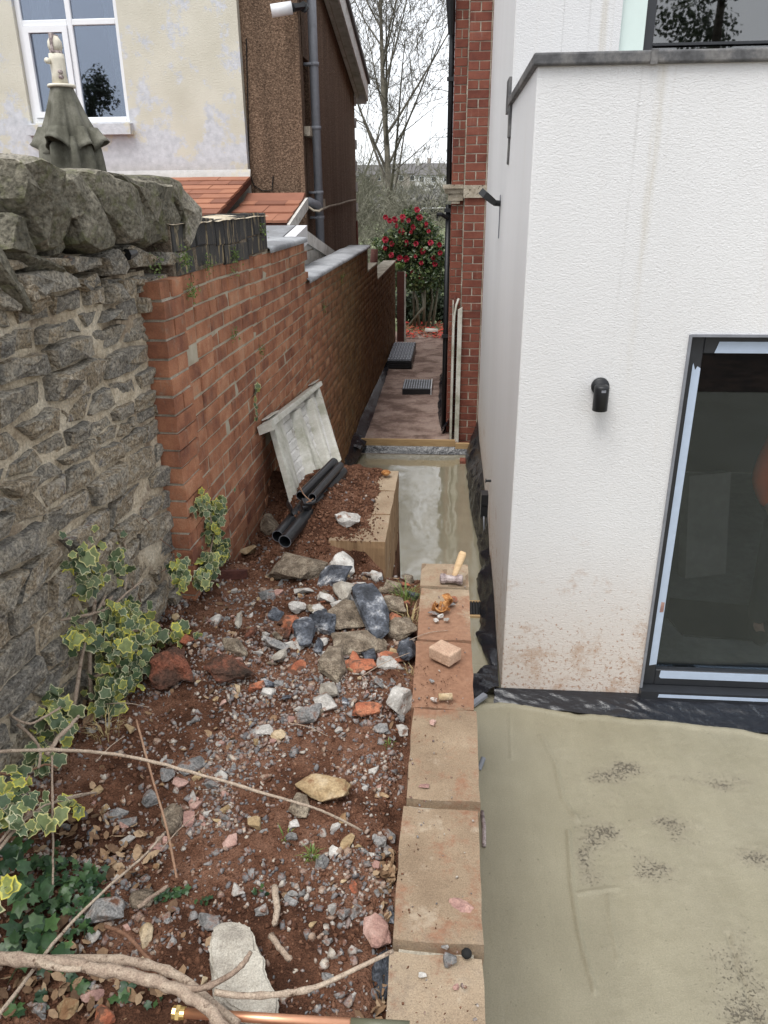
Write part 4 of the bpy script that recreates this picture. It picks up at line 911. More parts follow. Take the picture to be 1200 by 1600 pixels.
hh = MB().lathe([(0.02, 0.10), (0.07, 0.085), (0.098, 0.04), (0.102, 0.0), (0.09, -0.03)], (0, 0.005, 1.70), 16); link('hair', hh.mesh('hair', M['hair'], True), wk)
fc = MB().box((-0.03, -0.085, 1.70), (0.018, 0.012, 0.01)).box((0.03, -0.085, 1.70), (0.018, 0.012, 0.01)); link('eyes', fc.mesh('eyes', M['blackcloth']), wk)

# wall light
wl = thing('wall_light', 'small black cylindrical wall light on the white rendered front wall', 'wall light', (0.785, 3.999, 1.9))
RX = Matrix.Rotation(R(90), 3, 'X')
p = PY(938, 604, 3.99)
part('back_plate', MB().lathe([(0.046, 0.0), (0.046, 0.012), (0.040, 0.020), (0.0, 0.021)], (p.x, 3.999, p.z), 28, None, RX), M['blackmetal'], wl, True)
q = PY(939, 620, 3.93)
part('lamp_body', MB().lathe([(0.0, 0.066), (0.028, 0.066), (0.036, 0.060), (0.038, 0.05), (0.038, -0.066), (0.034, -0.068), (0.030, -0.05), (0.0, -0.05)], (q.x, q.y, q.z-0.005), 28), M['blackmetal'], wl, True)
part('arm', MB().tube([(p.x, 3.985, p.z-0.01), (q.x, q.y, q.z+0.03)], 0.012, 10), M['blackmetal'], wl, True)
part('sensor', MB().box((q.x+0.004, q.y-0.0375, q.z+0.035), (0.022, 0.004, 0.012)), M['greyplastic'], wl)

# security light on the side wall
sl = thing('security_light', 'black slim security light sticking out from the white side wall high up', 'security light', (0.372, 6.4, 2.8))
a = PX(782, 318, 0.371); b = PY(754, 301, a.y-0.25)
part('bracket', MB().tube([a, a+Vector((-0.05, -0.02, 0.005))], 0.022, 10), M['blackmetal'], sl)
d = (b-(a+Vector((-0.05, -0.02, 0.005))))
part('lamp_head', MB().tube([a+Vector((-0.045, -0.02, 0.005)), a+Vector((-0.045, -0.02, 0.005))+d*0.3, b], [0.022, 0.032, 0.034], 4), M['blackmetal'], sl)
part('wire', MB().tube([a, a+Vector((-0.004, 0, 0.06)), a+Vector((-0.004, 0.01, -0.25))], 0.004, 5), M['greyplastic'], sl)

# outdoor socket box and tap on the side wall
p1 = PX(757, 782, 0.30)
sbz = 0.42
sb = thing('socket_box', 'black outdoor socket box with a hanging cable low on the white side wall', 'socket', (0.372, 6.0, sbz))
for yy_ in np.arange(4.5, 8.0, 0.02):
    if proj((0.335, yy_, sbz))[1] < 783: break
part('box', MB().lohi((0.312, yy_-0.06, sbz-0.02), (0.371, yy_+0.06, sbz+0.075)).lohi((0.312, yy_-0.055, sbz-0.13), (0.371, yy_+0.055, sbz-0.028)), M['blackplastic'], sb)
part('cable', MB().tube([(0.34, yy_-0.05, sbz-0.12), (0.345, yy_-0.06, sbz-0.22), (0.35, yy_-0.04, sbz-0.30), (0.33, yy_-0.14, sbz-0.36), (0.35, yy_-0.25, 0.05)], 0.007, 6), M['greyplastic'], sb, True)
ta = PX(758, 752, 0.36)
for yt in np.arange(4.5, 8.5, 0.02):
    if proj((0.36, yt, 0.72))[1] < 752: break
single('pipe_stub', MB().tube([(0.371, yt, 0.72), (0.33, yt, 0.72)], 0.010, 10).tube([(0.332, yt, 0.72), (0.324, yt, 0.72)], 0.017, 10), M['blackmetal'], 'tiny dark pipe stub poking out of the white side wall above the socket box', 'pipe')

# black membrane dressed along the foot of the side wall and under the front
def ribbon(name, path_top, path_bot, n, amp, seed, label, cat='membrane', mat='membrane', rows=10, fq=1.0):
    t = np.linspace(0, 1, n); A = np.array(path_top, float); Bq = np.array(path_bot, float)
    def ip(P): s = np.linspace(0, 1, len(P)); return np.stack([np.interp(t, s, P[:, k]) for k in range(3)], -1)
    A = ip(A); Bq = ip(Bq); u = np.linspace(0, 1, rows)[:, None]
    X = A[None, :, 0]*(1-u)+Bq[None, :, 0]*u; Y = A[None, :, 1]*(1-u)+Bq[None, :, 1]*u; Z = A[None, :, 2]*(1-u)+Bq[None, :, 2]*u
    w_ = np.sin(np.linspace(0, math.pi, rows))[:, None]*0.6+0.4*u
    nz = fbm((X*3+Y*3)*fq, (Y*2+Z*3)*fq, seed, 3, 1.7)+0.6*np.abs(fbm((X*2+Y*5)*fq, Z*4*fq, seed+3, 3, 2.3))
    X = X-amp*nz*w_; Z = Z+np.abs(amp*nz*w_*0.8); Y = Y + amp*0.4*fbm(X, Y*6, seed+5, 2, 2)*w_
    mb = npmesh(name, *_grid(X, Y, Z), M[mat], True)
    o = link(name, mb); return tag(o, label, cat)
def _grid(X, Y, Z):
    n, m = X.shape; V = np.stack([X, Y, Z], -1).reshape(-1, 3); I = np.arange(n*m).reshape(n, m)
    return V, np.stack([I[:-1, :-1], I[1:, :-1], I[1:, 1:], I[:-1, 1:]], -1).reshape(-1, 4)
ribbon('black_membrane', [(0.368, 5.2, 0.05), (0.366, 6.0, 0.30), (0.366, 7.2, 0.34), (0.366, 8.3, 0.33), (0.366, 8.85, 0.42)], [(0.35, 5.2, 0.01), (0.31, 6.0, 0.02), (0.27, 6.8, 0.02), (0.24, 7.8, 0.02), (0.24, 8.8, 0.03)], 90, 0.07, 3, 'long black plastic sheet gathered along the foot of the white side wall')
ribbon('black_membrane', [(0.366, 4.25, 0.05), (0.366, 4.6, 0.12), (0.366, 5.0, 0.20), (0.366, 5.5, 0.24)], [(0.33, 4.25, 0.015), (0.25, 4.65, 0.015), (0.29, 5.0, 0.015), (0.27, 5.5, 0.02)], 60, 0.09, 8, 'crumpled black plastic flap beside the slotted drain grate')
ribbon('black_membrane', [(0.36, 3.99, 0.07), (0.36, 4.12, 0.06), (0.365, 4.26, 0.05)], [(0.19, 3.93, 0.012), (0.17, 4.12, 0.012), (0.28, 4.24, 0.012)], 40, 0.10, 12, 'bunched black plastic on the slab at the corner of the white wall', rows=16)
fx = np.linspace(0.33, 4.0, 8)
ribbon('black_membrane', [(x_, 3.998, 0.052) for x_ in fx], [(x_, np.interp(x_, [0.1, 0.45, 0.8, 1.1, 1.5, 2.5, 4], [3.90, 3.905, 3.845, 3.81, 3.77, 3.65, 3.6]), 0.004) for x_ in fx], 240, 0.034, 20, 'black plastic membrane dressed out over the slab below the glazed door', rows=16, fq=2.6)
single('slab_offcut', MB().box((0.235, 3.90, 0.028), (0.035, 0.12, 0.02), (0.1, 0, -0.75)), M['greyplastic'], 'grey offcut strip lying on concrete by the corner of the white wall', 'offcut')

# slotted drain grate and odd pieces in the slab
dg = thing('drain_grate', 'small black slotted drain grate set in the narrow strip of slab beside the retaining wall', 'drain', (0.20, 5.05, 0))
part('frame', MB().lohi((0.08, 4.93, 0.0), (0.34, 4.955, 0.012)).lohi((0.08, 5.15, 0.0), (0.34, 5.17, 0.012)), M['timber'], dg)
for k in range(12):
    part('slat', MB().lohi((0.085+k*0.021, 4.956, 0.002), (0.097+k*0.021, 5.149, 0.016)), M['blackplastic'], dg)
part('sump', MB().lohi((0.08, 4.955, -0.02), (0.34, 5.15, 0.004)), M['rubber'], dg)
bk = single('brick_stub', MB().lohi((0.165, 8.42, 0.0), (0.28, 8.56, 0.03)), M['housebrick'], 'small dark brick showing through the slab near the black sheet', 'brick')
p = PZ(752, 1192, 0.02)
single('pipe_stub', MB().tube([(p.x-0.012, p.y-0.03, 0.0), (p.x+0.012, p.y+0.015, 0.045)], 0.013, 12).tube([(p.x+0.012, p.y+0.015, 0.045), (p.x+0.0125, p.y+0.016, 0.046)], 0.009, 12), M['greyplastic'], 'short grey pipe end poking out of the slab against the second block', 'pipe')
single('metal_strip', MB().lohi((0.1275, 2.55, 0.0), (0.1335, 3.05, 0.03)), M['greyplastic'], 'thin grey metal strip along the slab edge beside the blocks', 'strip')
p = PZ(755, 1290, 0.02)
single('metal_rod', MB().tube([(p.x, p.y-0.12, 0.012), (p.x+0.004, p.y, 0.02), (p.x-0.002, p.y+0.10, 0.012)], 0.010, 8), M['steel'], 'rounded grey rod end in the joint between blocks and wet concrete', 'rod', True)

# ================================================================== RED BRICK HOUSE (right, behind the extension)
bh = thing('red_brick_house', 'dark red brick house beyond the white extension with a pale stone string course', 'house', (0.14, 8.95, 0))
HB = {L_: [brick_mesh(L_, 0.076, 0.05, 0.0022, M['housebrick']) for _ in range(4)] for L_ in (0.215, 0.125, 0.102, 0.058)}
RZ = R(-90)   # face turned to -y
CH2 = 0.085; z = 0.03; row = 0; lst_far = []
while z < 5.3:
    zc = z+CH2/2
    if not (2.82 < zc < 2.96):
        xs_ = [(0.147, 0.102), (0.26, 0.102), (0.373, 0.102)] if row % 2 else [(0.147+0.0565, 0.215), (0.373, 0.102)]
        for xc, L_ in xs_:
            link('brick', random.choice(HB[L_]), bh, (xc+0.045-0.14, 8.95-8.95+random.uniform(-0.002, 0.002), zc), (0, 0, RZ))
        lst_far.append((zc, row))
    z += CH2; row += 1
part('mortar_core', MB().lohi((0.145, 8.956, 0), (0.44, 9.3, 5.4)), M['mortar'], bh)
V = []; F = []; off = 0
for zc, r_ in lst_far:
    for xc, L_ in (([(0.045, 0.102)] if r_ % 2 else [(0.005, 0.102), (0.09, 0.102)])):
        pass
for zc, r_ in lst_far[:150]:
    x0 = 0
    for xc, L_ in (((0.036, 0.058), (0.102, 0.058)) if r_ % 2 else ((0.070, 0.125),)): link('brick', random.choice(HB[L_]), bh, (xc-0.14, 9.30-8.95+random.uniform(-0.001, 0.001), zc), (0, 0, RZ))
part('wall', MB().lohi((0.009, 9.307, 0), (0.5, 16.3, 5.4)).lohi((0.44, 8.96, 0), (0.6, 9.4, 5.4)), M['mortar'], bh)
part('side_wall', MB().lohi((-0.004, 9.31, 0), (0.008, 16.3, 5.4)), M['housebrick'], bh)
part('string_course', MB().lohi((0.125, 8.92, 2.83), (0.45, 8.965, 2.955)), M['limestone'], bh)
cb = MB().prism([(0, 9.22, 2.96), (0, 9.22, 2.93), (0, 9.20, 2.92), (0, 9.24, 2.88), (0, 9.27, 2.87), (0, 9.27, 2.80), (0, 9.30, 2.78), (0, 9.36, 2.78), (0, 9.36, 2.96)], (0.01, 0, 0))
part('corbel', MB().lohi((-0.10, 9.18, 2.925), (0.125, 9.36, 2.965)).lohi((-0.08, 9.22, 2.875), (0.125, 9.36, 2.924)).lohi((-0.04, 9.24, 2.80), (0.125, 9.36, 2.874)).lohi((0.0, 9.25, 2.77), (0.09, 9.36, 2.799)), M['limestone'], bh)
dp = part('downpipe', MB().tube([(-0.035, 9.37, 0.1), (-0.035, 9.37, 2.76)], 0.03, 10).tube([(-0.035, 9.37, 2.97), (-0.035, 9.37, 5.4)], 0.03, 10), M['blackmetal'], bh, True)
part('pipe_clip', MB().box((-0.035, 9.33, 2.70), (0.09, 0.03, 0.04)).box((-0.035, 9.33, 1.3), (0.09, 0.03, 0.04)).box((-0.035, 9.33, 4.0), (0.09, 0.03, 0.04)), M['blackmetal'], bh)
part('outlet', MB().tube([(-0.045, 9.34, 2.62), (-0.11, 9.28, 2.66)], 0.022, 8).tube([(-0.11, 9.28, 2.66), (-0.16, 9.26, 2.66)], [0.022, 0.018], 8), M['blackmetal'], bh)
gt = MB().tube([(-0.07, 9.2, 5.0), (-0.06, 9.25, 4.7), (-0.045, 9.3, 4.4)], [0.05, 0.045, 0.03], 8); part('gutter_bracket', gt, M['blackmetal'], bh)
# gate standing open against it
gtx = 0.052
gate = thing('garden_gate', 'tall white arched garden gate standing open edge-on against the red brick house', 'gate', (0.08, 8.93, 0.1))
gp_ = [(gtx, 8.96, 0.12), (gtx, 9.85, 0.12), (gtx, 9.85, 1.50), (gtx, 9.6, 1.62), (gtx, 9.35, 1.72), (gtx, 9.15, 1.79), (gtx, 8.96, 1.74)]
part('leaf_panel', MB().prism(gp_, (0.02, 0, 0)), M['darkwood'], gate)
for k in range(5):
    z1 = 1.72 if k < 2 else 1.6-0.05*k
    part('board', MB().lohi((gtx-0.012, 8.965+0.178*k, 0.13), (gtx-0.001, 9.135+0.178*k, z1)), M['whitewood'], gate)
part('arched_edge', MB().tube([(gtx+0.005, 8.945, 0.12), (gtx+0.006, 8.945, 1.45), (gtx+0.012, 8.95, 1.60), (gtx+0.03, 8.96, 1.71), (gtx+0.055, 8.97, 1.78)], 0.0125, 6), M['whitewood'], gate)
single('gate_post', MB().lohi((0.100, 8.90, 0.06), (0.150, 8.946, 1.66)).prism([(0.100, 8.90, 1.66), (0.150, 8.90, 1.66), (0.150, 8.90, 1.69)], (0, 0.046, 0)), M['whitewood'], 'mouldy white timber gate post fixed to the corner of the red brick house', 'gate post')

# timber edging where the slab stops
te = single('edging_board', MB().lohi((-1.08, 8.80, 0.075), (0.11, 8.835, 0.165)), M['timber'], 'pale timber board edging the grit path where the wet slab stops', 'board'); bevel(te, 0.003, 1)
single('edging_board', MB().lohi((0.112, 8.78, 0.05), (0.34, 8.83, 0.13)), M['timber'], 'short timber board between the gate post and the black sheet', 'board')
ribbon('black_membrane', [(x_, 8.795, 0.085) for x_ in np.linspace(-1.2, 0.3, 5)], [(x_, 8.74, 0.006) for x_ in np.linspace(-1.2, 0.3, 5)], 70, 0.012, 33, 'black membrane showing in a strip below the timber edging board')
ribbon('black_membrane', [(-1.17, 8.5, 0.20), (-1.14, 9.5, 0.26), (-1.12, 12.0, 0.24), (-1.10, 14.5, 0.22)], [(-0.99, 8.5, 0.13), (-0.98, 9.5, 0.132), (-0.99, 12.0, 0.132), (-1.02, 14.5, 0.13)], 110, 0.03, 36, 'black membrane upstand running along the path at the foot of the brick wall')
ribbon('black_membrane', [(-1.17, 7.9, 0.22), (-1.17, 8.5, 0.30), (-1.16, 8.9, 0.26)], [(-1.03, 7.95, 0.01), (-0.98, 8.5, 0.05), (-0.96, 8.82, 0.13)], 40, 0.08, 39, 'bunched black membrane in the corner between brick wall and timber board', rows=12)
ribbon('black_membrane', [(0.03, 9.2, 0.30), (0.01, 10.2, 0.28), (-0.02, 12.5, 0.25)], [(-0.05, 9.2, 0.13), (-0.12, 10.2, 0.13), (-0.12, 12.5, 0.13)], 60, 0.06, 42, 'black membrane bunched against the foot of the red brick house')

# grids on the path
def grid_stack(loc, w_, l_, n, label, h=0.045):
    t = thing('ground_grid', label, 'grid', loc)
    for k in range(n):
        z0 = 0.012+k*h
        part('frame', MB().lohi((loc[0], loc[1], loc[2]+z0), (loc[0]+w_, loc[1]+0.02, loc[2]+z0+h*0.8)).lohi((loc[0], loc[1]+l_-0.02, loc[2]+z0), (loc[0]+w_, loc[1]+l_, loc[2]+z0+h*0.8)).lohi((loc[0], loc[1]+0.02, loc[2]+z0), (loc[0]+0.02, loc[1]+l_-0.02, loc[2]+z0+h*0.8)).lohi((loc[0]+w_-0.02, loc[1]+0.02, loc[2]+z0), (loc[0]+w_, loc[1]+l_-0.02, loc[2]+z0+h*0.8)).lohi((loc[0]+0.02, loc[1]+0.02, loc[2]+z0), (loc[0]+w_-0.02, loc[1]+l_-0.02, loc[2]+z0+h*0.3)), M['blackplastic'], t)
    return t, loc[2]+0.012+n*h
t_, zt = grid_stack((-1.03, 13.0, 0.13), 0.42, 1.75, 3, 'dark grey plastic ground grids stacked on the path beside the brick wall')
nb_ = 0
me_tube = MB().box((0, 0, 0), (0.034, 0.10, 0.045)).mesh('cell', M['palegrid'])
for i in range(8):
    for j in range(12):
        link('cell', me_tube, t_, (0.03+0.05*i+(0.012 if j % 2 else 0), 0.08+0.138*j, zt-0.13))
mh = thing('drain_cover', 'single black ribbed drain cover lying in the middle of the grit path', 'drain cover', (-0.66, 11.2, 0.13))
part('tray', MB().lohi((-0.665, 11.22, 0.12), (-0.245, 11.86, 0.205)), M['blackplastic'], mh)
for k in range(11): part('rib', MB().lohi((-0.655+0.037*k, 11.24, 0.206), (-0.638+0.037*k, 11.84, 0.216)), M['palegrid'], mh)
part('trim', MB().lohi((-0.244, 11.21, 0.12), (-0.232, 11.87, 0.222)), M['upvc'], mh)
# ================================================================== CREAM HOUSE (left)
HY = 9.5
hc = PY(388, 275, HY); hx = hc.x            # right edge of the cream wall
bx2 = PY(472, 200, HY+0.12).x               # right edge of the brown pebbledash
ch = thing('cream_house', 'cream rendered and brown pebbledashed house behind the boundary wall with a white window', 'house', (hx, HY, 1.0))
wl_ = PY(35, 100, HY); wr_ = PY(203, 190, HY); wb = PY(120, 192, HY).z
wx0 = PY(48, 190, HY).x; wx1 = PY(203, 190, HY).x; wz1 = wb+1.85
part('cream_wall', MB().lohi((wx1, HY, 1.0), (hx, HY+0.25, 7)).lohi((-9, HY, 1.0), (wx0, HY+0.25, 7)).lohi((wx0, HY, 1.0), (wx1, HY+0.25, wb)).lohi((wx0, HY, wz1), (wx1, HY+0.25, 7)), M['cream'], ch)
part('drip', MB().prism([(hx-3.5, HY-0.001, hc.z), (hx-3.5, HY-0.05, hc.z-0.02), (hx-3.5, HY-0.001, hc.z+0.07)], (3.53, 0, 0)), M['cream'], ch)
part('sill', MB().prism([(wx0-0.03, HY-0.10, wb-0.13), (wx0-0.03, HY-0.10, wb-0.02), (wx0-0.03, HY+0.1, wb+0.0), (wx0-0.03, HY+0.1, wb-0.13)], (wx1-wx0+0.06, 0, 0)), M['cream'], ch)
W0 = Vector((hx, HY, 1.0))
f = MB(); fy0, fy1 = HY+0.05, HY+0.11
wxm = PY(120, 120, HY+0.05).x; wzt = PY(100, 35, HY+0.05).z
f.lohi((wx0, fy0, wb), (wx0+0.06, fy1, wz1)).lohi((wx1-0.055, fy0, wb), (wx1, fy1, wz1)).lohi((wx0+0.06, fy0, wb), (wx1-0.055, fy1, wb+0.06)).lohi((wxm-0.03, fy0, wb+0.06), (wxm+0.03, fy1, wz1)).lohi((wx0+0.06, fy0, wzt-0.03), (wxm-0.03, fy1, wzt+0.03)).lohi((wxm+0.03, fy0, wzt-0.03), (wx1-0.055, fy1, wzt+0.03)).lohi((wx0+0.06, fy0, wz1-0.06), (wx1-0.055, fy1, wz1))
win = link('window', f.mesh('window', M['upvc'], False, W0), ch); bevel(win, 0.006, 1)
c2 = MB(); a0, a1 = wx0+0.062, wxm-0.032; z0, z1 = wb+0.062, wzt-0.032
c2.lohi((a0, fy0-0.02, z0), (a0+0.06, fy1-0.02, z1)).lohi((a1-0.06, fy0-0.02, z0), (a1, fy1-0.02, z1)).lohi((a0+0.06, fy0-0.02, z0), (a1-0.06, fy1-0.02, z0+0.06)).lohi((a0+0.06, fy0-0.02, z1-0.06), (a1-0.06, fy1-0.02, z1))
part('casement', c2, M['upvc'], win)
part('pane', MB().lohi((a0+0.06, HY+0.07, z0+0.06), (a1-0.06, HY+0.08, z1-0.06)), M['houseglass'], win)
part('pane', MB().lohi((wxm+0.03, HY+0.075, wb+0.06), (wx1-0.055, HY+0.085, wzt-0.03)), M['houseglass'], win)
part('pane', MB().lohi((wx0+0.06, HY+0.075, wzt+0.03), (wxm-0.03, HY+0.085, wz1-0.06)).lohi((wxm+0.03, HY+0.0755, wzt+0.03), (wx1-0.055, HY+0.0855, wz1-0.06)), M['houseglass'], win)
def curtain(x0, x1, x0b, x1b, zt_, zb_):
    n = 28; mb = MB(); vs = []; fs = []
    for r_ in range(9):
        u = r_/8; za = zt_+(zb_-zt_)*u; xa = x0+(x0b-x0)*u; xb = x1+(x1b-x1)*u
        for k in range(n): t = k/(n-1); vs.append((xa+(xb-xa)*t, HY+0.22+0.02*math.sin(t*26), za))
    for r_ in range(8):
        for k in range(n-1): fs.append((r_*n+k, r_*n+k+1, (r_+1)*n+k+1, (r_+1)*n+k))
    return mb.add(vs, fs)
part('curtain', curtain(wx0+0.12, wx0+0.30, wx0+0.05, wx0+0.36, wz1, wb+0.02), M['curtain'], win, True)
part('curtain', curtain(wx1-0.30, wx1-0.1, wx1-0.16, wx1-0.02, wz1, wb+0.02), M['curtain'], win, True)
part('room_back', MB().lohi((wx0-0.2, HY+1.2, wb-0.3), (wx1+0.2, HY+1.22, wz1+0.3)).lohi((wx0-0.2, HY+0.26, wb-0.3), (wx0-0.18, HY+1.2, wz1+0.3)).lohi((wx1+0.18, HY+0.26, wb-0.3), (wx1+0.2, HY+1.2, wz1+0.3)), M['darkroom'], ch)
# brown pebbledash: frontal strip then the long gable side
farY = 15.05; sx = bx2
for y_ in np.arange(11, 20, 0.05):
    if proj((sx, y_, 3.0))[0] > 556: farY = float(y_); break
ez = PY(553, 145, farY).z
part('pebbledash_wall', MB().lohi((hx+0.001, HY+0.10, 1.0), (sx, HY+0.35, 7)), M['dash'], ch)
rz1 = PX(478, 95, sx); 
def sy(px): 
    return min(np.arange(HY, 20, 0.01), key=lambda q: abs(proj((sx, q, 3.0))[0]-px))
yA, yB = sy(480), sy(489)
# side wall with a tall narrow window recess behind the downpipe
zr0 = PX(478, 205, sx).z if True else 3.5; zr0 = CAMZ + (zr0-CAMZ); zr1 = PX(478, 95, sx).z
def zat(px, py): return PX(px, py, sx).z
zr0, zr1 = zat(481, 200), zat(481, 95)
kz = (7.4-ez)/(farY-HY)
part('side_wall', MB().lohi((sx-0.25, HY+0.351, 1.0), (sx, yA, 7)).lohi((sx-0.25, yA, 1.0), (sx, yB, zr0)).lohi((sx-0.25, yA, zr1), (sx, yB, 7)).lohi((sx-0.12, yA, zr0), (sx-0.10, yB, zr1)).prism([(sx-0.25, yB, 1.0), (sx-0.25, farY, 1.0), (sx-0.25, farY, ez), (sx-0.25, yB, 7.0)], (0.25, 0, 0)), M['dash'], ch)
sw_ = link('window', MB().lohi((sx-0.099, yA+0.02, zr0), (sx-0.06, yA+0.09, zr1)).lohi((sx-0.099, yB-0.09, zr0), (sx-0.06, yB, zr1)).mesh('window', M['darkwood'], False, W0), ch)
part('pane', MB().lohi((sx-0.095, yA+0.09, zr0), (sx-0.085, yB-0.09, zr1)), M['darkglass'], sw_)
part('sill', MB().lohi((sx-0.09, yA-0.05, zr0-0.10), (sx+0.07, yB+0.1, zr0)), M['limestone'], ch)
part('corner_board', MB().lohi((sx-0.03, HY+0.04, 1.0), (sx+0.02, HY+0.099, 7)), M['dash'], ch)
part('quoin', MB().lohi((sx+0.001, farY-0.10, 1.8), (sx+0.02, farY+0.02, 2.45)), M['housebrick'], ch)
for k in range(8): part('quoin', MB().lohi((sx+0.001, farY-0.06, 2.6+0.34*k), (sx+0.03, farY+0.01, 2.75+0.34*k)), M['whitepaint'], ch)
# gable verge: boarded soffit and bargeboard sloping down away from us
e0 = Vector((sx, farY+0.15, ez-0.02)); e1 = PX(497, -30, sx)
def verge(x0, x1, z_off0, z_off1, mat, name, y0=None):
    P0 = Vector((0, e0.y, e0.z)); P1 = Vector((0, e1.y, e1.z))
    ext = P1+(P1-P0)*0.3
    mb = MB().prism([(x0, P0.y, P0.z+z_off0), (x0, P0.y, P0.z+z_off1), (x0, ext.y, ext.z+z_off1), (x0, ext.y, ext.z+z_off0)], (x1-x0, 0, 0)); part(name, mb, mat, ch)
ov = PY(574, 140, farY).x-sx
verge(sx+0.002, sx+ov-0.03, -0.02, 0.0, M['whitewood'], 'soffit'); verge(sx+ov-0.029, sx+ov, -0.10, 0.16, M['whitepaint'], 'bargeboard'); verge(sx-0.3, sx+ov+0.04, 0.162, 0.22, M['farroof'], 'roof_slates')
verge(sx+0.02, sx+0.07, -0.06, -0.021, M['whitewood'], 'soffit_batten')
part('soffit_end', MB().lohi((sx+0.003, farY+0.10, ez-0.16), (sx+ov-0.03, farY+0.149, ez-0.01)), M['whitepaint'], ch)
# soil pipe with elbow, clips and hopper
yp = sy(494)-0.1; pxx = sx+0.11
for yp in np.arange(HY, 13, 0.02):
    if proj((pxx, yp, 3.0))[0] > 497: break
soil = part('soil_pipe', MB().tube([(pxx, yp, 1.6), (pxx, yp, 7)], 0.052, 14).tube([(sx-0.01, yp-0.25, 2.80), (sx+0.03, yp-0.22, 2.80), (pxx-0.01, yp-0.06, 2.76), (pxx, yp, 2.66)], 0.052, 12), M['greyplastic'], ch, True)
for zz in (2.2, 2.62, 2.9, 3.6, 4.25, 5.0, 5.8): part('pipe_clip', MB().tube([(pxx, yp, zz-0.02), (pxx, yp, zz+0.02)], 0.060, 14).box((pxx-0.06, yp, zz), (0.1, 0.11, 0.025)), M['greyplastic'], ch, True)
part('vent_cover', MB().box((sx+0.06, yp+0.35, 2.78), (0.12, 0.2, 0.10)), M['limestone'], ch)
pts = [PX(498, 330, pxx+0.05), PX(503, 327, pxx+0.05), PX(515, 322, sx+0.03), PX(530, 319, sx+0.03), PX(545, 314, sx+0.03), PX(556, 312, sx+0.03)]
part('cable', MB().tube([PX(480, 322, sx+0.02), PX(490, 329, sx+0.1)]+pts, 0.014, 6), M['limestone'], ch, True)
cr = [PY(385, 60, HY+0.095), PY(387, 150, HY+0.095), PY(390, 270, HY+0.095), PY(397, 290, HY+0.095), PY(410, 298, HY+0.095), PY(425, 298, HY+0.095), PY(427, 275, HY+0.095)]
part('wire', MB().tube([p+Vector((0, -0.005, 0)) for p in cr], 0.006, 5), M['rubber'], ch)
a = PY(424, 17, HY-0.15); b = PY(456, 12, HY-0.1); c = PY(474, 10, HY+0.06)
lf = thing('floodlight', 'white cylindrical lamp on a dark bracket at the corner of the brown pebbledash wall', 'lamp', c)
part('lamp_body', MB().tube([a, b], 0.062, 16), M['upvc'], lf, True); part('bracket', MB().tube([b, c], [0.045, 0.03], 8).tube([c, c+Vector((0, 0.06, 0))], 0.05, 8), M['blackmetal'], lf)

# lean-to roofs of clay tiles
def tiled_roof(t, xa, xb, ytop, ztop, ybot, zbot, rows, tw, seed, ridge=False):
    random.seed(seed); o = Vector(t.location); sl = Vector((0, ybot-ytop, zbot-ztop)); L_ = sl.length; ang = math.atan2(zbot-ztop, ybot-ytop)
    g = L_/rows; d = sl.normalized(); n_ = Vector((0, -d.z, d.y)); n_ = n_ if n_.z > 0 else -n_
    ms = []
    for k in range(4):
        mb = MB(); mb.prism([(-tw/2+0.002, 0, 0), (tw/2-0.002, 0, 0), (tw/2-0.002, 0, 0.016), (-tw/2+0.002, 0, 0.016)], (0, 0, 0)); mb = MB().box((0, 0, 0), (tw-0.005+random.uniform(-0.002, 0.002), g+0.03, 0.026)); ms.append(mb.mesh('roof_tile', M['tile']))
    rx = math.atan2(d.z, d.y) if d.y > 0 else math.atan2(-d.z, -d.y)
    for r_ in range(rows):
        c0 = Vector((0, ytop, ztop)) + d*(g*(r_+0.5)) + n_*0.018
        x = xa + (0 if r_ % 2 else -tw/2)
        while x < xb:
            cx = x+tw/2; wd = tw; s = 1.0
            if x < xa: s = (x+tw-xa)/tw; cx = (xa+x+tw)/2
            if x+tw > xb: s = (xb-x)/tw; cx = (x+xb)/2
            if s > 0.15: link('roof_tile', random.choice(ms), t, (cx-o.x, c0.y-o.y, c0.z-o.z+random.uniform(-0.002, 0.002)), (rx-R(3.0), 0, random.uniform(-0.006, 0.006)), (s, 1, 1))
            x += tw
    part('roof_deck', MB().prism([(xa, ytop, ztop-0.06), (xa, ytop, ztop), (xa, ybot, zbot), (xa, ybot, zbot-0.06)], (xb-xa, 0, 0)), M['darkwood'], t)
p0 = PY(392, 279, HY-0.02)
lt = thing('lean_to_roof', 'weathered red clay tile lean-to roof under the cream house wall', 'roof', (p0.x, HY-0.02, p0.z))
tiled_roof(lt, -5.2, p0.x, HY-0.02, p0.z, 8.0, PY(380, 338, 8.0).z, 8, 0.34, 4)
q0 = PY(476, 312, 9.3); q1 = PY(386, 312, 9.3); qb = PY(470, 350, 8.25)
lt2 = thing('lean_to_roof', 'brighter orange clay tile roof against the brown pebbledash wall', 'roof', (q0.x, 9.3, q0.z))
tiled_roof(lt2, q1.x, q0.x, 9.3, q0.z, 8.25, qb.z, 3, 0.34, 6)
part('ridge_tile', MB().prism([(q1.x, 9.36, q0.z+0.035), (q1.x, 9.13, q0.z-0.02), (q1.x, 9.13, q0.z-0.005), (q1.x, 9.33, q0.z+0.075), (q1.x, 9.40, q0.z+0.06)], (q0.x-q1.x, 0, 0)), M['tile'], lt2)
part('flashing', MB().lohi((q1.x-0.2, 8.1, qb.z-0.13), (q0.x-0.05, 8.24, qb.z-0.075)), M['lead'], lt2)
part('verge_board', MB().prism([(q0.x+0.005, 9.32, q0.z+0.02), (q0.x+0.005, 8.2, qb.z+0.0), (q0.x+0.005, 8.2, qb.z-0.12), (q0.x+0.005, 9.32, q0.z-0.10)], (0.03, 0, 0)), M['whitepaint'], lt2)
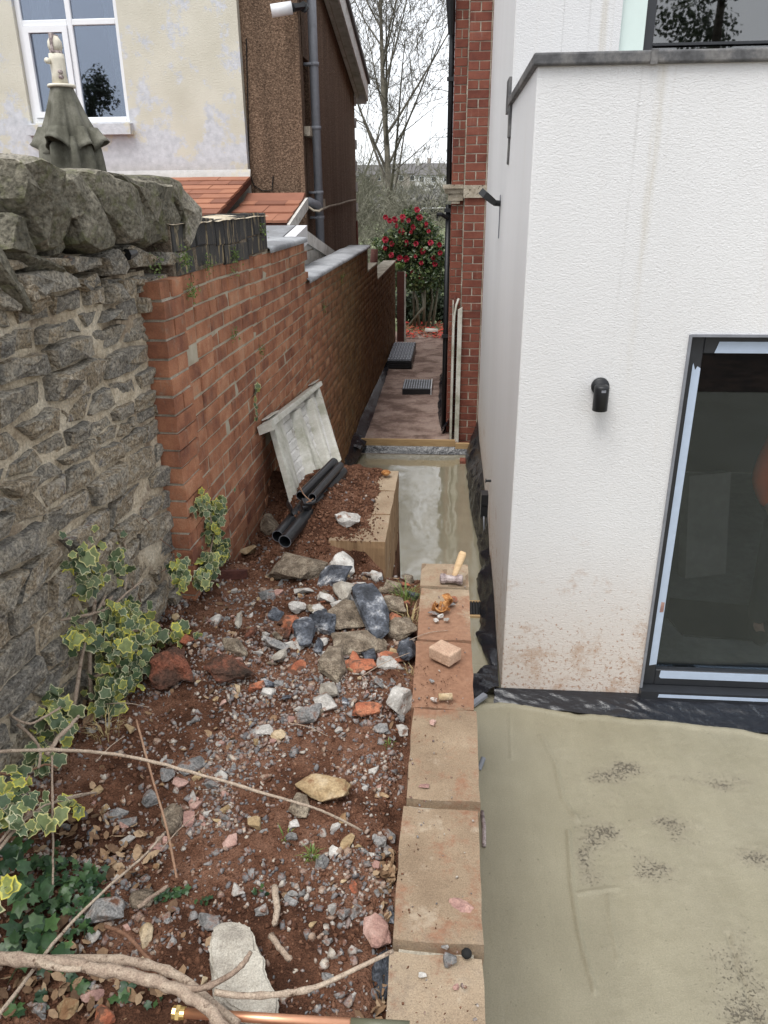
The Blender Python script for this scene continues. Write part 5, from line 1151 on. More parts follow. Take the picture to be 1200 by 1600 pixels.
part('wall', MB().lohi((-5.2, 8.3, 1.0), (q0.x-0.1, HY-0.05, qb.z-0.13)), M['whitepaint'], lt2)
# small white gable by the boundary wall
gx = -1.46
def gz(px, py): return PX(px, py, gx)
ap = gz(463, 352); fr = gz(530, 400); fl = gz(432, 380)
sg = thing('white_gable', 'white painted block gable with timber bargeboards rising just behind the brick boundary wall', 'shed', (gx, ap.y, 1.0))
part('wall', MB().prism([(gx-0.1, fl.y, 1.0), (gx-0.1, fr.y, 1.0), (gx-0.1, fr.y, fr.z-0.1), (gx-0.1, ap.y, ap.z-0.1), (gx-0.1, fl.y, fl.z-0.1)], (0.09, 0, 0)), M['mortar'], sg)
def gtop(y): return np.interp(y, [fl.y, ap.y, fr.y], [fl.z-0.10, ap.z-0.10, fr.z-0.10])
zc = 1.9; k = 0
while zc < ap.z:
    y = fl.y - (0.2 if k % 2 else 0)
    while y < fr.y:
        a_, b_ = max(y, fl.y)+0.008, min(y+0.40, fr.y)-0.008
        if b_-a_ > 0.04:
            za, zb2 = min(zc+0.135, gtop(a_)), min(zc+0.135, gtop(b_)); 
            if max(za, zb2) > zc+0.02:
                za, zb2 = max(za, zc+0.004), max(zb2, zc+0.004)
                part('block', MB().prism([(gx-0.009, a_, zc), (gx-0.009, b_, zc), (gx-0.009, b_, zb2), (gx-0.009, a_, za)], (0.012, 0, 0)), M['whitepaint'], sg)
        y += 0.41
    zc += 0.15; k += 1
def board(A, B_, wdt, thk, x0, mat, name='bargeboard'):
    part(name, MB().prism([(x0, A.y, A.z), (x0, B_.y, B_.z), (x0, B_.y, B_.z-wdt), (x0, A.y, A.z-wdt)], (thk, 0, 0)), mat, sg)
board(ap, fr, 0.12, 0.03, gx+0.004, M['whitepaint'])
board(fl, ap, 0.16, 0.10, gx+0.004, M['upvc'])
part('roof_slope', MB().prism([(gx-1.2, fl.y, fl.z), (gx-1.2, ap.y, ap.z), (gx-1.2, fr.y, fr.z), (gx-1.2, fr.y, fr.z-0.05), (gx-1.2, ap.y, ap.z-0.05), (gx-1.2, fl.y, fl.z-0.05)], (1.19, 0, 0)), M['lead'], sg)

# ================================================================== CLOSED PARASOL
pa = PY(106, 200, 5.6); 
um = thing('parasol', 'closed faded olive garden parasol with off-white hub standing behind the stone wall', 'parasol', (pa.x, 5.6, 1.02))
pz = lambda py: PY(106, py, 5.6).z
zt_, zs, zm = pz(137), pz(230), pz(275)
def fold(i, a): return 1 + (0.02+0.030*min(i, 8))*math.sin(a*7+1.3*math.sin(a*2)) + 0.03*min(i, 8)/2*abs(math.sin(a*11+2))**3 + 0.05*math.sin(a*3+1)*min(1, i/4)
def hem(i, a): return (0.035*math.sin(a*7+1.3*math.sin(a*2)+0.4)+0.02*math.sin(a*3)) if 6 <= i <= 8 else 0
prof = [(0.070, zt_), (0.078, zt_-0.03), (0.098, zt_-0.10), (0.122, zt_-0.18), (0.150, zt_-0.26), (0.162, zt_-0.33), (0.182, zs+0.03), (0.198, zs), (0.188, zs-0.004), (0.14, zs+0.12)]
part('canopy_top', MB().lathe(prof, (pa.x, 5.6, 0), 110, fold, None, hem), M['parasol'], um, True)
def fold2(i, a): return 1 + 0.22*math.sin(a*10+math.sin(a*2)*0.9)
part('canopy', MB().lathe([(0.12, zs+0.06), (0.17, zs), (0.180, zs-0.1), (0.185, zm), (0.17, zm-0.5), (0.12, zm-1.0), (0.10, zm-1.05)], (pa.x, 5.6, 0), 72, fold2), M['parasol'], um, True)
part('cap_plate', MB().lathe([(0.0, zt_+0.022), (0.086, zt_+0.018), (0.092, zt_+0.008), (0.086, zt_), (0.0, zt_)], (pa.x, 5.6, 0), 32), M['parasolhub'], um, True)
hz = pz(137)
part('hub', MB().lathe([(0.0, hz+0.195), (0.048, hz+0.195), (0.050, hz+0.16), (0.047, hz+0.08), (0.052, hz+0.02), (0.0, hz+0.02)], (pa.x-0.005, 5.6, 0), 24), M['parasolhub'], um, True)
part('finial', MB().lathe([(0.0, hz+0.30), (0.025, hz+0.295), (0.044, hz+0.265), (0.046, hz+0.235), (0.038, hz+0.21), (0.0, hz+0.21)], (pa.x-0.005, 5.6, 0), 24), M['parasolhub'], um, True)
part('hub_strap', MB().lohi((pa.x-0.014, 5.6-0.052, hz+0.20), (pa.x+0.004, 5.6+0.05, hz+0.308)), M['steel'], um)
part('collar', MB().lathe([(0.0, hz+0.212), (0.04, hz+0.212), (0.04, hz+0.19), (0.0, hz+0.19)], (pa.x-0.005, 5.6, 0), 20), M['steel'], um, True)
for bxx, bzz in ((-0.045, 0.15), (0.030, 0.085), (0.030, 0.055)):
    part('bolt', MB().tube([(pa.x+bxx, 5.6-0.038, hz+bzz), (pa.x+bxx, 5.6-0.066, hz+bzz)], 0.012 if bxx > -0.04 else 0.018, 10), M['steel'] if bzz < 0.12 else M['parasolhub'], um, True)
part('pole', MB().tube([(pa.x, 5.6, 1.02), (pa.x, 5.6, hz+0.05)], 0.028, 12), M['parasolhub'], um, True)

# ================================================================== GARDEN BEYOND THE PASSAGE
a = PY(626, 545, 15.75)
single('fence_post', MB().lohi((a.x-0.07, 15.7, 0.1), (a.x+0.07, 15.82, PY(626, 425, 15.7).z)), M['darkwood'], 'dark red-brown timber post at the far end of the brick boundary wall', 'post')
single('gate_jamb', MB().lohi((a.x+0.073, 15.72, 0.1), (a.x+0.10, 15.80, PY(626, 425, 15.7).z)), M['whitewood'], 'thin pale timber jamb fixed to the dark post at the passage end', 'jamb')
a = PY(583, 400, 15.9)
single('tree_stump', MB().tube([(a.x-0.05, 16.0, 0.5), (a.x, 16.0, a.z-0.15), (a.x+0.02, 16.0, a.z+0.12)], [0.09, 0.08, 0.07], 9), M['darkwood'], 'cut dark trunk standing behind the far step of the brick wall', 'stump', True)
single('log', MB().tube([PZ(665, 517, 0.17), PZ(683, 518, 0.17)], 0.06, 12), M['card'], 'short pale log lying among fallen red petals at the path end', 'log', True)

def branch_tree(origin, height, r0, seed, spread=0.5, levels=5, lean=(0, 0), first=0.25, kids=(5, 4, 4, 3, 3), upw=0.35, taper=0.62, wig=0.12, minr=0.004, lenk=(0.55, 0.6, 0.6, 0.6, 0.6)):
    r = random.Random(seed); segs = []
    def grow(p, d, L_, rad, lv):
        n = 7 if lv < 2 else 5; pts = [p.copy()]; rr = [rad]; dd = d.copy()
        for i in range(n):
            dd = (dd + Vector((r.gauss(0, wig), r.gauss(0, wig), r.gauss(0, wig)+upw*(0.10 if lv else 0.0)))).normalized()
            p = p + dd*(L_/n); pts.append(p.copy()); rr.append(max(minr*0.6, rad*(1-(1-taper*0.35)*(i+1)/n)))
        segs.append((pts, rr, lv))
        if lv+1 >= levels: return
        k = kids[lv]
        for j in range(k):
            t = first+(1-first)*(j+r.random())/k if lv == 0 else 0.2+0.8*(j+r.random())/k
            i = min(n-1, int(t*n)); q = pts[i].lerp(pts[i+1], t*n-i)
            base_d = (pts[i+1]-pts[i]).normalized(); az = r.uniform(0, 6.283); perp = base_d.orthogonal().normalized(); perp = Matrix.Rotation(az, 3, base_d) @ perp
            ang = r.uniform(0.55, 1.25)*spread
            nd = (base_d*math.cos(ang)+perp*math.sin(ang)+Vector((0, 0, upw*0.5))).normalized()
            grow(q, nd, L_*lenk[lv]*(1.15-0.45*t)*r.uniform(0.8, 1.2), max(minr, rr[i]*taper*r.uniform(0.7, 0.95)), lv+1)
    grow(Vector(origin), Vector((lean[0], lean[1], 1)).normalized(), height, r0, 0)
    return segs
def tree_thing(name, label, cat, origin, segs, mat, group=None, trunk_levels=1, tn='trunk', bn='branches'):
    t = thing(name, label, cat, origin, 0, group)
    for nm, sel in ((tn, [s for s in segs if s[2] < trunk_levels]), (bn, [s for s in segs if s[2] >= trunk_levels])):
        mb = MB()
        for pts, rr, lv in sel: mb.tube(pts, rr, 8 if lv == 0 else 5 if lv == 1 else 3, caps=False)
        if mb.v: part(nm, mb, mat, t, True)
    return t
tb = PY(612, 420, 30)
segs = branch_tree((tb.x+0.05, 30, -0.3), 11.2, 0.15, 11, 0.85, 6, (0.0, 0), 0.20, (20, 7, 5, 4, 2), 0.30, 0.56, 0.030, 0.0085, (0.44, 0.50, 0.5, 0.5, 0.5))
tree_thing('bare_tree', 'tall bare winter tree with upswept branches centred in the gap between the houses', 'tree', (tb.x-0.25, 30, -0.3), segs, M['bark'])
tb = PY(735, 420, 34)
segs = branch_tree((tb.x+0.5, 34, -0.3), 11.5, 0.20, 23, 0.95, 6, (-0.10, 0), 0.30, (11, 6, 5, 4, 2), 0.2, 0.58, 0.12, 0.009, (0.62, 0.52, 0.5, 0.5, 0.6))
tree_thing('bare_tree', 'gnarled bare tree leaning in from behind the red brick house', 'tree', (tb.x+0.5, 34, -0.3), segs, M['bark'])
tb = PY(548, 420, 38)
segs = branch_tree((tb.x, 38, -0.3), 9.5, 0.14, 37, 0.8, 6, (0.1, 0), 0.2, (9, 6, 4, 3, 2), 0.35, 0.58, 0.09, 0.008, (0.6, 0.52, 0.5, 0.5, 0.6))
tree_thing('bare_tree', 'bare tree partly hidden behind the far corner of the pebbledashed house', 'tree', (tb.x, 38, -0.3), segs, M['thicket'])
for k, (px_, Y_, h_, sd, lab) in enumerate(((560, 24, 2.6, 51, 'tangled leafless shrub behind the far corner of the cream house'), (590, 26, 2.9, 52, 'tangled leafless shrub left of the tall bare tree'), (572, 34, 3.8, 55, 'tall leafless thicket tree between the house corner and the bare tree'))):
    o_ = PY(px_, 420, Y_); mbt = []
    r = random.Random(sd)
    for s_ in range(4):
        mbt += branch_tree((o_.x+r.uniform(-0.9, 0.9)*(1+Y_/60), Y_+r.uniform(-1, 1), -0.4), h_*r.uniform(0.7, 1.1), 0.045+Y_*0.0006, sd*10+s_, 0.9, 5, (r.uniform(-0.3, 0.3), 0), 0.1, (9, 6, 4, 3), 0.25, 0.6, 0.13, 0.006+Y_*0.00012, (0.6, 0.6, 0.6, 0.6))
    tree_thing('bare_shrub', lab, 'shrub', (o_.x, Y_, -0.4), mbt, M['thicket'], None, 1, 'stems', 'twigs')
# far woodland mass and houses on the hillside
V = []; F = []; mbw = MB(); r = random.Random(9)
for k in range(420):
    X_ = r.uniform(-75, 45); Y_ = r.uniform(105, 300); z0 = HILL*float(smooth(112, 260, np.array(Y_)))-0.3; h_ = r.uniform(2.0, 4.6)
    for j in range(6):
        a = r.uniform(0, 6.28); rad = r.uniform(0.6, 2.0); pz_ = z0+h_*r.uniform(0.35, 1)
        mbw.tube([(X_, Y_, z0), (X_+rad*0.4*math.cos(a), Y_+rad*0.4*math.sin(a), z0+h_*0.5), (X_+rad*math.cos(a), Y_+rad*math.sin(a), pz_)], [0.22, 0.14, 0.05], 3, False)
        for q in range(5):
            b = r.uniform(0, 6.28); mbw.tube([(X_+rad*0.6*math.cos(a), Y_+rad*0.6*math.sin(a), z0+h_*0.6), (X_+rad*math.cos(a)+1.1*math.cos(b), Y_+1.1*math.sin(b)+rad*math.sin(a), z0+h_*r.uniform(0.55, 1.0))], [0.1, 0.04], 3, False)
tag(link('far_woodland', mbw.mesh('far_woodland', M['farwood'])), None, None, None, 'stuff')
hedge = []; rr_ = np.random.default_rng(4)
hp = [tuple(map(np.array, hull(hullpts(9, 0.3)))) for _ in range(6)]
P_ = np.stack([rr_.uniform(-60, 40, 2600), rr_.uniform(108, 116, 2600), rr_.uniform(-0.2, 2.6, 2600)], -1)
o = link('far_hedge', scatter('far_hedge', hp, P_, rr_.uniform(0.25, 0.7, 2600), M['farwood'])); tag(o, None, None, None, 'stuff')
def far_house(px_, Y_, w_, h_, lab, wm='farhouse'):
    zg = HILL*float(smooth(112, 260, np.array(float(Y_))))-0.5; x = PY(px_, 300, Y_).x
    t = thing('far_house', lab, 'house', (x, Y_, zg))
    part('wall', MB().lohi((x-w_/2, Y_, zg), (x+w_/2, Y_+7, zg+h_)), M[wm], t)
    rf = link('roof', MB().prism([(x-w_/2-0.3, Y_-0.4, zg+h_), (x-w_/2-0.3, Y_+3.5, zg+h_+2.6), (x-w_/2-0.3, Y_+7.4, zg+h_)], (w_+0.6, 0, 0)).mesh('roof', M['farroof'], False, (x, Y_, zg)), t)
    part('chimney', MB().lohi((x-w_/2, Y_+3.0, zg+h_+1.5), (x-w_/2+1.0, Y_+4.0, zg+h_+4.0)), M[wm], rf)
    for i in range(int(w_//3)):
        for zz in (1.0, 3.6):
            wx_ = x-w_/2+1.0+i*3.0; fr_ = link('window', MB().lohi((wx_, Y_-0.05, zg+zz), (wx_+1.3, Y_-0.001, zg+zz+1.4)).mesh('window', M['upvc'], False, (x, Y_, zg)), t)
            part('pane', MB().lohi((wx_+0.12, Y_-0.08, zg+zz+0.12), (wx_+1.18, Y_-0.052, zg+zz+1.28)), M['darkglass'], fr_)
far_house(588, 232, 14, 5.2, 'distant brick house on the hillside left of the bare tree trunk')
far_house(646, 224, 16, 5.4, 'distant terrace on the hillside above the camellia')
far_house(683, 205, 11, 5.2, 'distant paler house on the hillside right of the bare tree', 'farpale')
far_house(700, 236, 12, 5.4, 'distant house with chimney near the brick house edge')
for k, (px_, col_, lab) in enumerate(((668, 'farcar', 'small silver car parked far beyond the field'), (690, 'farpale', 'pale car parked far beyond the field near the brick house'))):
    o_ = PY(px_, 352, 100); zz = 0.0
    t = thing('parked_car', lab, 'car', (o_.x, 100, -0.1))
    part('body', MB().prism([(o_.x-2.1, 100, 0.3), (o_.x-2.1, 100, 0.95), (o_.x-1.2, 100, 1.05), (o_.x-0.6, 100, 1.55), (o_.x+1.0, 100, 1.55), (o_.x+1.7, 100, 1.0), (o_.x+2.1, 100, 0.9), (o_.x+2.1, 100, 0.3)], (0, 1.7, 0)), M[col_], t)
    part('window', MB().prism([(o_.x-1.0, 99.97, 1.05), (o_.x-0.55, 99.97, 1.48), (o_.x+0.95, 99.97, 1.48), (o_.x+1.5, 99.97, 1.03)], (0, 0.02, 0)), M['darkglass'], t)
    for sx_ in (-1.3, 1.3): part('wheel', MB().tube([(o_.x+sx_, 99.95, 0.25), (o_.x+sx_, 100.2, 0.25)], 0.33, 12), M['rubber'], t)

# camellia in flower at the passage end
r = random.Random(77); cc = PY(652, 420, 17.4)
ca = thing('camellia', 'camellia bush covered in red flowers at the far end of the passage', 'shrub', (cc.x, 17.4, 0.08))
st = MB()
stems = [[(655, 515), (652, 470), (640, 440)], [(640, 508), (662, 480), (658, 440)], [(668, 512), (676, 470), (672, 430)], [(648, 512), (646, 460), (655, 400), (650, 345)], [(662, 512), (664, 440), (668, 380)], [(676, 510), (684, 450), (690, 420)]]
for s_ in stems:
    pts = [PY(a_, b_, 17.4+r.uniform(-0.2, 0.2)) for a_, b_ in s_]; st.tube(pts, [0.035, 0.028, 0.02, 0.012][:len(pts)], 7)
part('stems', st, M['thicket'], ca, True)
blobs = [(650, 352, 0.40, 0.30), (625, 372, 0.36, 0.34), (668, 372, 0.36, 0.34), (640, 400, 0.52, 0.42), (612, 385, 0.30, 0.28), (675, 400, 0.40, 0.38), (600, 395, 0.2, 0.2), (660, 430, 0.46, 0.36), (632, 432, 0.34, 0.34), (690, 400, 0.24, 0.24), (700, 392, 0.20, 0.16), (643, 335, 0.22, 0.16), (690, 436, 0.16, 0.22), (668, 455, 0.25, 0.3), (590, 378, 0.14, 0.1)]
LV = [(-0.5, 0, 0), (-0.2, -0.26, 0.05), (0.25, -0.2, 0.05), (0.5, 0, -0.06), (0.25, 0.2, 0.05), (-0.2, 0.26, 0.05), (0, 0, -0.03)]; LV = np.array(LV)
LF = np.array([(0, 1, 6), (1, 2, 6), (2, 3, 6), (3, 4, 6), (4, 5, 6), (5, 0, 6)])
def leafcloud(name, centres, count, size, mat, parent, seed, shell=0.35, depth=0.8, dens=None):
    r = np.random.default_rng(seed); Vs = []; Fs = []; off = 0
    w_ = np.array([c[3]*c[4] for c in centres]); w_ = w_/w_.sum()
    for i in range(count):
        c = centres[int(r.choice(len(centres), p=w_))]; d = r.normal(size=3); d /= np.linalg.norm(d); rad = shell+(1-shell)*r.random()**0.6
        clump = 0.5+0.5*math.sin(d[0]*7+c[0]*9)*math.sin(d[2]*8+c[2]*7)
        if clump < 0.25 and r.random() < 0.6: continue
        P = np.array([c[0]+d[0]*rad*c[3], c[1]+d[1]*rad*c[3]*depth, c[2]+d[2]*rad*c[4]])
        n = Vector(d)+Vector(r.normal(size=3)*0.6)+Vector((0, 0, 0.4)); q = n.to_track_quat('Z', 'Y').to_matrix() @ Matrix.Rotation(r.uniform(0, 6.28), 3, 'Z')
        Vs.append((LV*size*r.uniform(0.6, 1.25)) @ np.array(q).T + P - np.array(parent.location)); Fs.append(LF+off); off += 7
    return tag(link(name, npmesh(name, np.concatenate(Vs), np.concatenate(Fs), mat), parent), None, None, None, 'stuff')
cen = []
for (px_, py_, rw_, rh_) in blobs:
    p = PY(px_, py_, 17.4+r.uniform(-0.25, 0.15)); cen.append((p.x, p.y, p.z, rw_, rh_))
leafcloud('foliage', cen, 9500, 0.080, M['camellia'], ca, 5)
flowers = [(600, 341), (652, 328), (616, 340), (629, 338), (631, 349), (643, 356), (664, 347), (668, 353), (669, 361), (643, 366), (602, 377), (613, 381), (602, 390), (635, 378), (634, 384), (612, 398), (623, 401), (634, 398), (688, 382), (678, 402), (688, 395), (646, 426), (632, 431), (656, 433), (608, 345), (655, 340), (648, 398), (662, 392), (621, 352), (640, 345), (680, 412), (628, 365), (650, 380), (672, 378), (617, 412), (660, 412)]
def flower_mesh(seed):
    r = random.Random(seed); mb = MB()
    for ring, (n, rad, zz, tl) in enumerate(((6, 0.05, 0.0, 0.35), (5, 0.036, 0.012, 0.8), (3, 0.02, 0.02, 1.2))):
        for k in range(n):
            a = 6.283*k/n+ring*0.5+r.uniform(-0.1, 0.1); d = Vector((math.cos(a), math.sin(a), 0)); s = Vector((-d.y, d.x, 0)); u = (d*math.cos(tl)+Vector((0, 0, math.sin(tl))))
            b0 = d*0.006+Vector((0, 0, zz)); mb.add([b0, b0+u*rad*0.6+s*rad*0.55, b0+u*rad+s*rad*0.25+Vector((0, 0, 0.004)), b0+u*rad-s*rad*0.25, b0+u*rad*0.6-s*rad*0.55], [(0, 1, 2), (0, 2, 3), (0, 3, 4)])
    return mb.mesh('flower', M['petal'])
FM = [flower_mesh(i) for i in range(4)]
for i, (px_, py_) in enumerate(flowers):
    p = PY(px_, py_, 16.95+0.12*r.random()); d = Vector((0, -1, 0.3))+Vector((r.gauss(0, 0.4), 0, r.gauss(0, 0.3)))
    k_ = r.uniform(0.75, 1.35); link('flower', FM[i % 4], ca, p-Vector(ca.location)+Vector((r.gauss(0, 0.02), 0, r.gauss(0, 0.02))), d.to_track_quat('Z', 'Y').to_euler(), (k_, k_, k_))
# dark evergreen undergrowth behind it, and litter
ug = thing('evergreen_shrub', 'dark evergreen undergrowth behind the camellia stems', 'shrub', (cc.x, 18.3, 0.0))
cen2 = [(PY(a_, b_, 18.4).x, 18.4, PY(a_, b_, 18.4).z, 0.45, 0.36) for a_, b_ in ((640, 470), (665, 480), (690, 478), (650, 495), (700, 490), (628, 480), (675, 460))]
leafcloud('foliage', cen2, 4200, 0.10, M['evergreen'], ug, 8, 0.1)
part('stems', MB().tube([(cc.x+0.1, 18.4, 0), (cc.x+0.2, 18.4, 0.9)], 0.04, 6).tube([(cc.x-0.3, 18.5, 0), (cc.x-0.2, 18.4, 0.8)], 0.03, 6), M['thicket'], ug)
gb = thing('grassy_shrub', 'bright green low shrub capping the post at the passage end', 'shrub', PY(622, 415, 15.8))
pcap = PY(622, 415, 15.8); leafcloud('foliage', [(pcap.x, 15.8, pcap.z, 0.14, 0.06)], 260, 0.05, M['fern'], gb, 3, 0.1)
rr_ = np.random.default_rng(12); n = 900
P_ = np.stack([rr_.uniform(-1.0, 0.05, n), rr_.uniform(16.0, 18.3, n)**1.0, np.zeros(n)], -1); P_[:, 2] = 0.14-0.0*P_[:, 1]
flat = [(LV*np.array([1, 1, 0.5]), LF)]
tag(link('petal_litter', scatter('petal_litter', flat, P_+np.array([0, 0, 0.02]), rr_.uniform(0.04, 0.11, n), M['redlitter'], 0.5, 1.0)), None, None, None, 'stuff')
# trees behind the camera, seen only mirrored in the window panes
def big_evergreen(x, y, h_, label, seed, w_=1.6):
    t = thing('evergreen_tree', label, 'tree', (x, y, 0)); part('trunk', MB().tube([(x, y, -0.05), (x, y, h_*0.9)], [0.25, 0.05], 8), M['bark'], t)
    r = random.Random(seed); cen = []
    for k in range(26):
        u = r.random(); z_ = h_*(0.15+0.85*u); a = r.uniform(0, 6.28); q = w_*(1.1-u)*r.uniform(0.2, 1); cen.append((x+q*math.cos(a), y+q*math.sin(a), z_, 0.9*(1.15-u)*w_/1.6, 0.55))
    leafcloud('foliage', cen, 15000, 0.13, M['evergreen'], t, seed, 0.1, 1.0)
big_evergreen(6.0, -9.5, 9.5, 'dark evergreen tree mirrored in the upper window of the white extension', 61, 2.6)
big_evergreen(-12.3, -9.5, 6.6, 'dark evergreen tree mirrored in the window of the cream house', 62, 3.2)
# ================================================================== GRAVEL, CLODS AND RUBBLE ON THE SOIL
random.seed(99)
PR = [tuple(map(np.array, hull(hullpts(random.choice([8, 9, 11, 12]), 0.35)))) for _ in range(24)]
g_ = np.random.default_rng(44)
def scatter_soil(name, n, smin, smax, mat, xr, yr, dens, sink, seed, pw=2.5, flat=0.7):
    X = g_.uniform(*xr, n); Y = g_.uniform(*yr, n); d = dens(X, Y); k = g_.random(n) < d; X, Y = X[k], Y[k]
    S = smin+(smax-smin)*g_.random(len(X))**pw; Z = soil_h(X, Y)+S*sink
    return tag(link(name, scatter(name, PR, np.stack([X, Y, Z], -1), S, mat, 1.2, flat, rseed=seed)), None, None, None, 'stuff')
def dens_g(X, Y):
    base = 0.30+0.55*smooth(3.0, 2.4, Y)*smooth(1.25, 1.7, Y)
    cl = smooth(-0.15, 0.25, fbm(X, Y, 12, 3, 4.5))
    return np.clip(base*(0.25+0.9*cl), 0, 1)*np.where(Y > 3.45, 0.25, 1)*np.where((X > -0.30) & (Y > 3.40), 0, 1)
inside = ((-1.45, -0.115), (0.75, 4.6))
scatter_soil('gravel', 34000, 0.003, 0.011, M['gravel'], *inside, dens_g, 0.15, 1, 1.6)
scatter_soil('gravel', 11500, 0.008, 0.021, M['gravel'], *inside, dens_g, 0.2, 2, 2.2)
def dens_c(X, Y): return np.where((X > -0.30) & (Y > 3.40), 0, 0.85)*(0.5+0.5*smooth(-0.3, 0.3, fbm(X, Y, 22, 3, 5)))
scatter_soil('soil_crumbs', 26000, 0.003, 0.013, M['clod'], (-1.5, -0.115), (0.75, 4.66), dens_c, 0.1, 3, 3.2, 0.85)
scatter_soil('soil_crumbs', 4500, 0.005, 0.019, M['clod'], (-1.2, -0.34), (3.5, 4.66), dens_c, 0.15, 4, 2.0, 0.85)
# soil and chips spilled over the wall tops
def scatter_flat(name, n, xr, yr, z, smin, smax, mat, seed, mask, pw=2.5):
    r = np.random.default_rng(seed); X = r.uniform(*xr, n); Y = r.uniform(*yr, n); k = r.random(n) < mask(X, Y); X, Y = X[k], Y[k]
    S = smin+(smax-smin)*r.random(len(X))**pw
    return tag(link(name, scatter(name, PR, np.stack([X, Y, z+S*0.25], -1), S, mat, 1.0, 0.6, rseed=seed)), None, None, None, 'stuff')
mk = lambda X, Y: smooth(-0.05, 0.35, fbm(X, Y, 31, 3, 5)+0.25*smooth(2.2, 2.3, Y)*smooth(3.0, 2.7, Y))*np.where(Y > 2.2, 1, 0.2)*smooth(0.115, 0.02, X)
scatter_flat('soil_crumbs', 3600, (-0.105, 0.112), (0.95, 3.1), 1.2, 0.001, 0.0045, M['clod'], 51, mk)
scatter_flat('gravel', 420, (-0.105, 0.11), (0.95, 3.2), 1.2, 0.001, 0.007, M['gravel'], 52, lambda X, Y: 0.5+0*X, 3)
scatter_flat('soil_crumbs', 2200, (-0.56, -0.305), (3.58, 4.68), 1.2, 0.002, 0.011, M['clod'], 53, lambda X, Y: smooth(-0.33, -0.50, X+0.08*fbm(X, Y, 3, 3, 9)))

ROCKS = {}
def rock_at(px, py, wpx, hpx, mat, label, yaw=0.0, name='stone', cat='stone', z=None, boxy=0.7, tall=0.6, sink=0.25, seed=None, group=None, tilt=(0, 0), rough=0.07, cuts=2):
    random.seed(seed if seed is not None else int(px*13+py*7))
    p = GS(px, py+hpx*0.25) if z is None else PZ(px, py+hpx*0.2, z); d = (p-CP).dot(fwd)
    w_ = wpx*d/1200; l_ = hpx*d/1200
    sl = math.sin(math.atan2(CAMZ-p.z, max(0.3, p.y)))
    ly = l_/(sl*0.85+0.35*tall); lz = min(w_, ly)*tall
    if abs(math.sin(yaw)) > 0.6: w_, ly = ly, w_
    me = rockmesh(name, M[mat], 14, boxy, cuts, rough)
    for v in me.vertices: v.co.x *= w_/2; v.co.y *= ly/2; v.co.z *= lz/2
    me.update()
    o = link(name, me, None, (p.x, p.y, p.z+lz/2*(1-2*sink)), (tilt[0], tilt[1], yaw)); tag(o, label, cat, group); return o
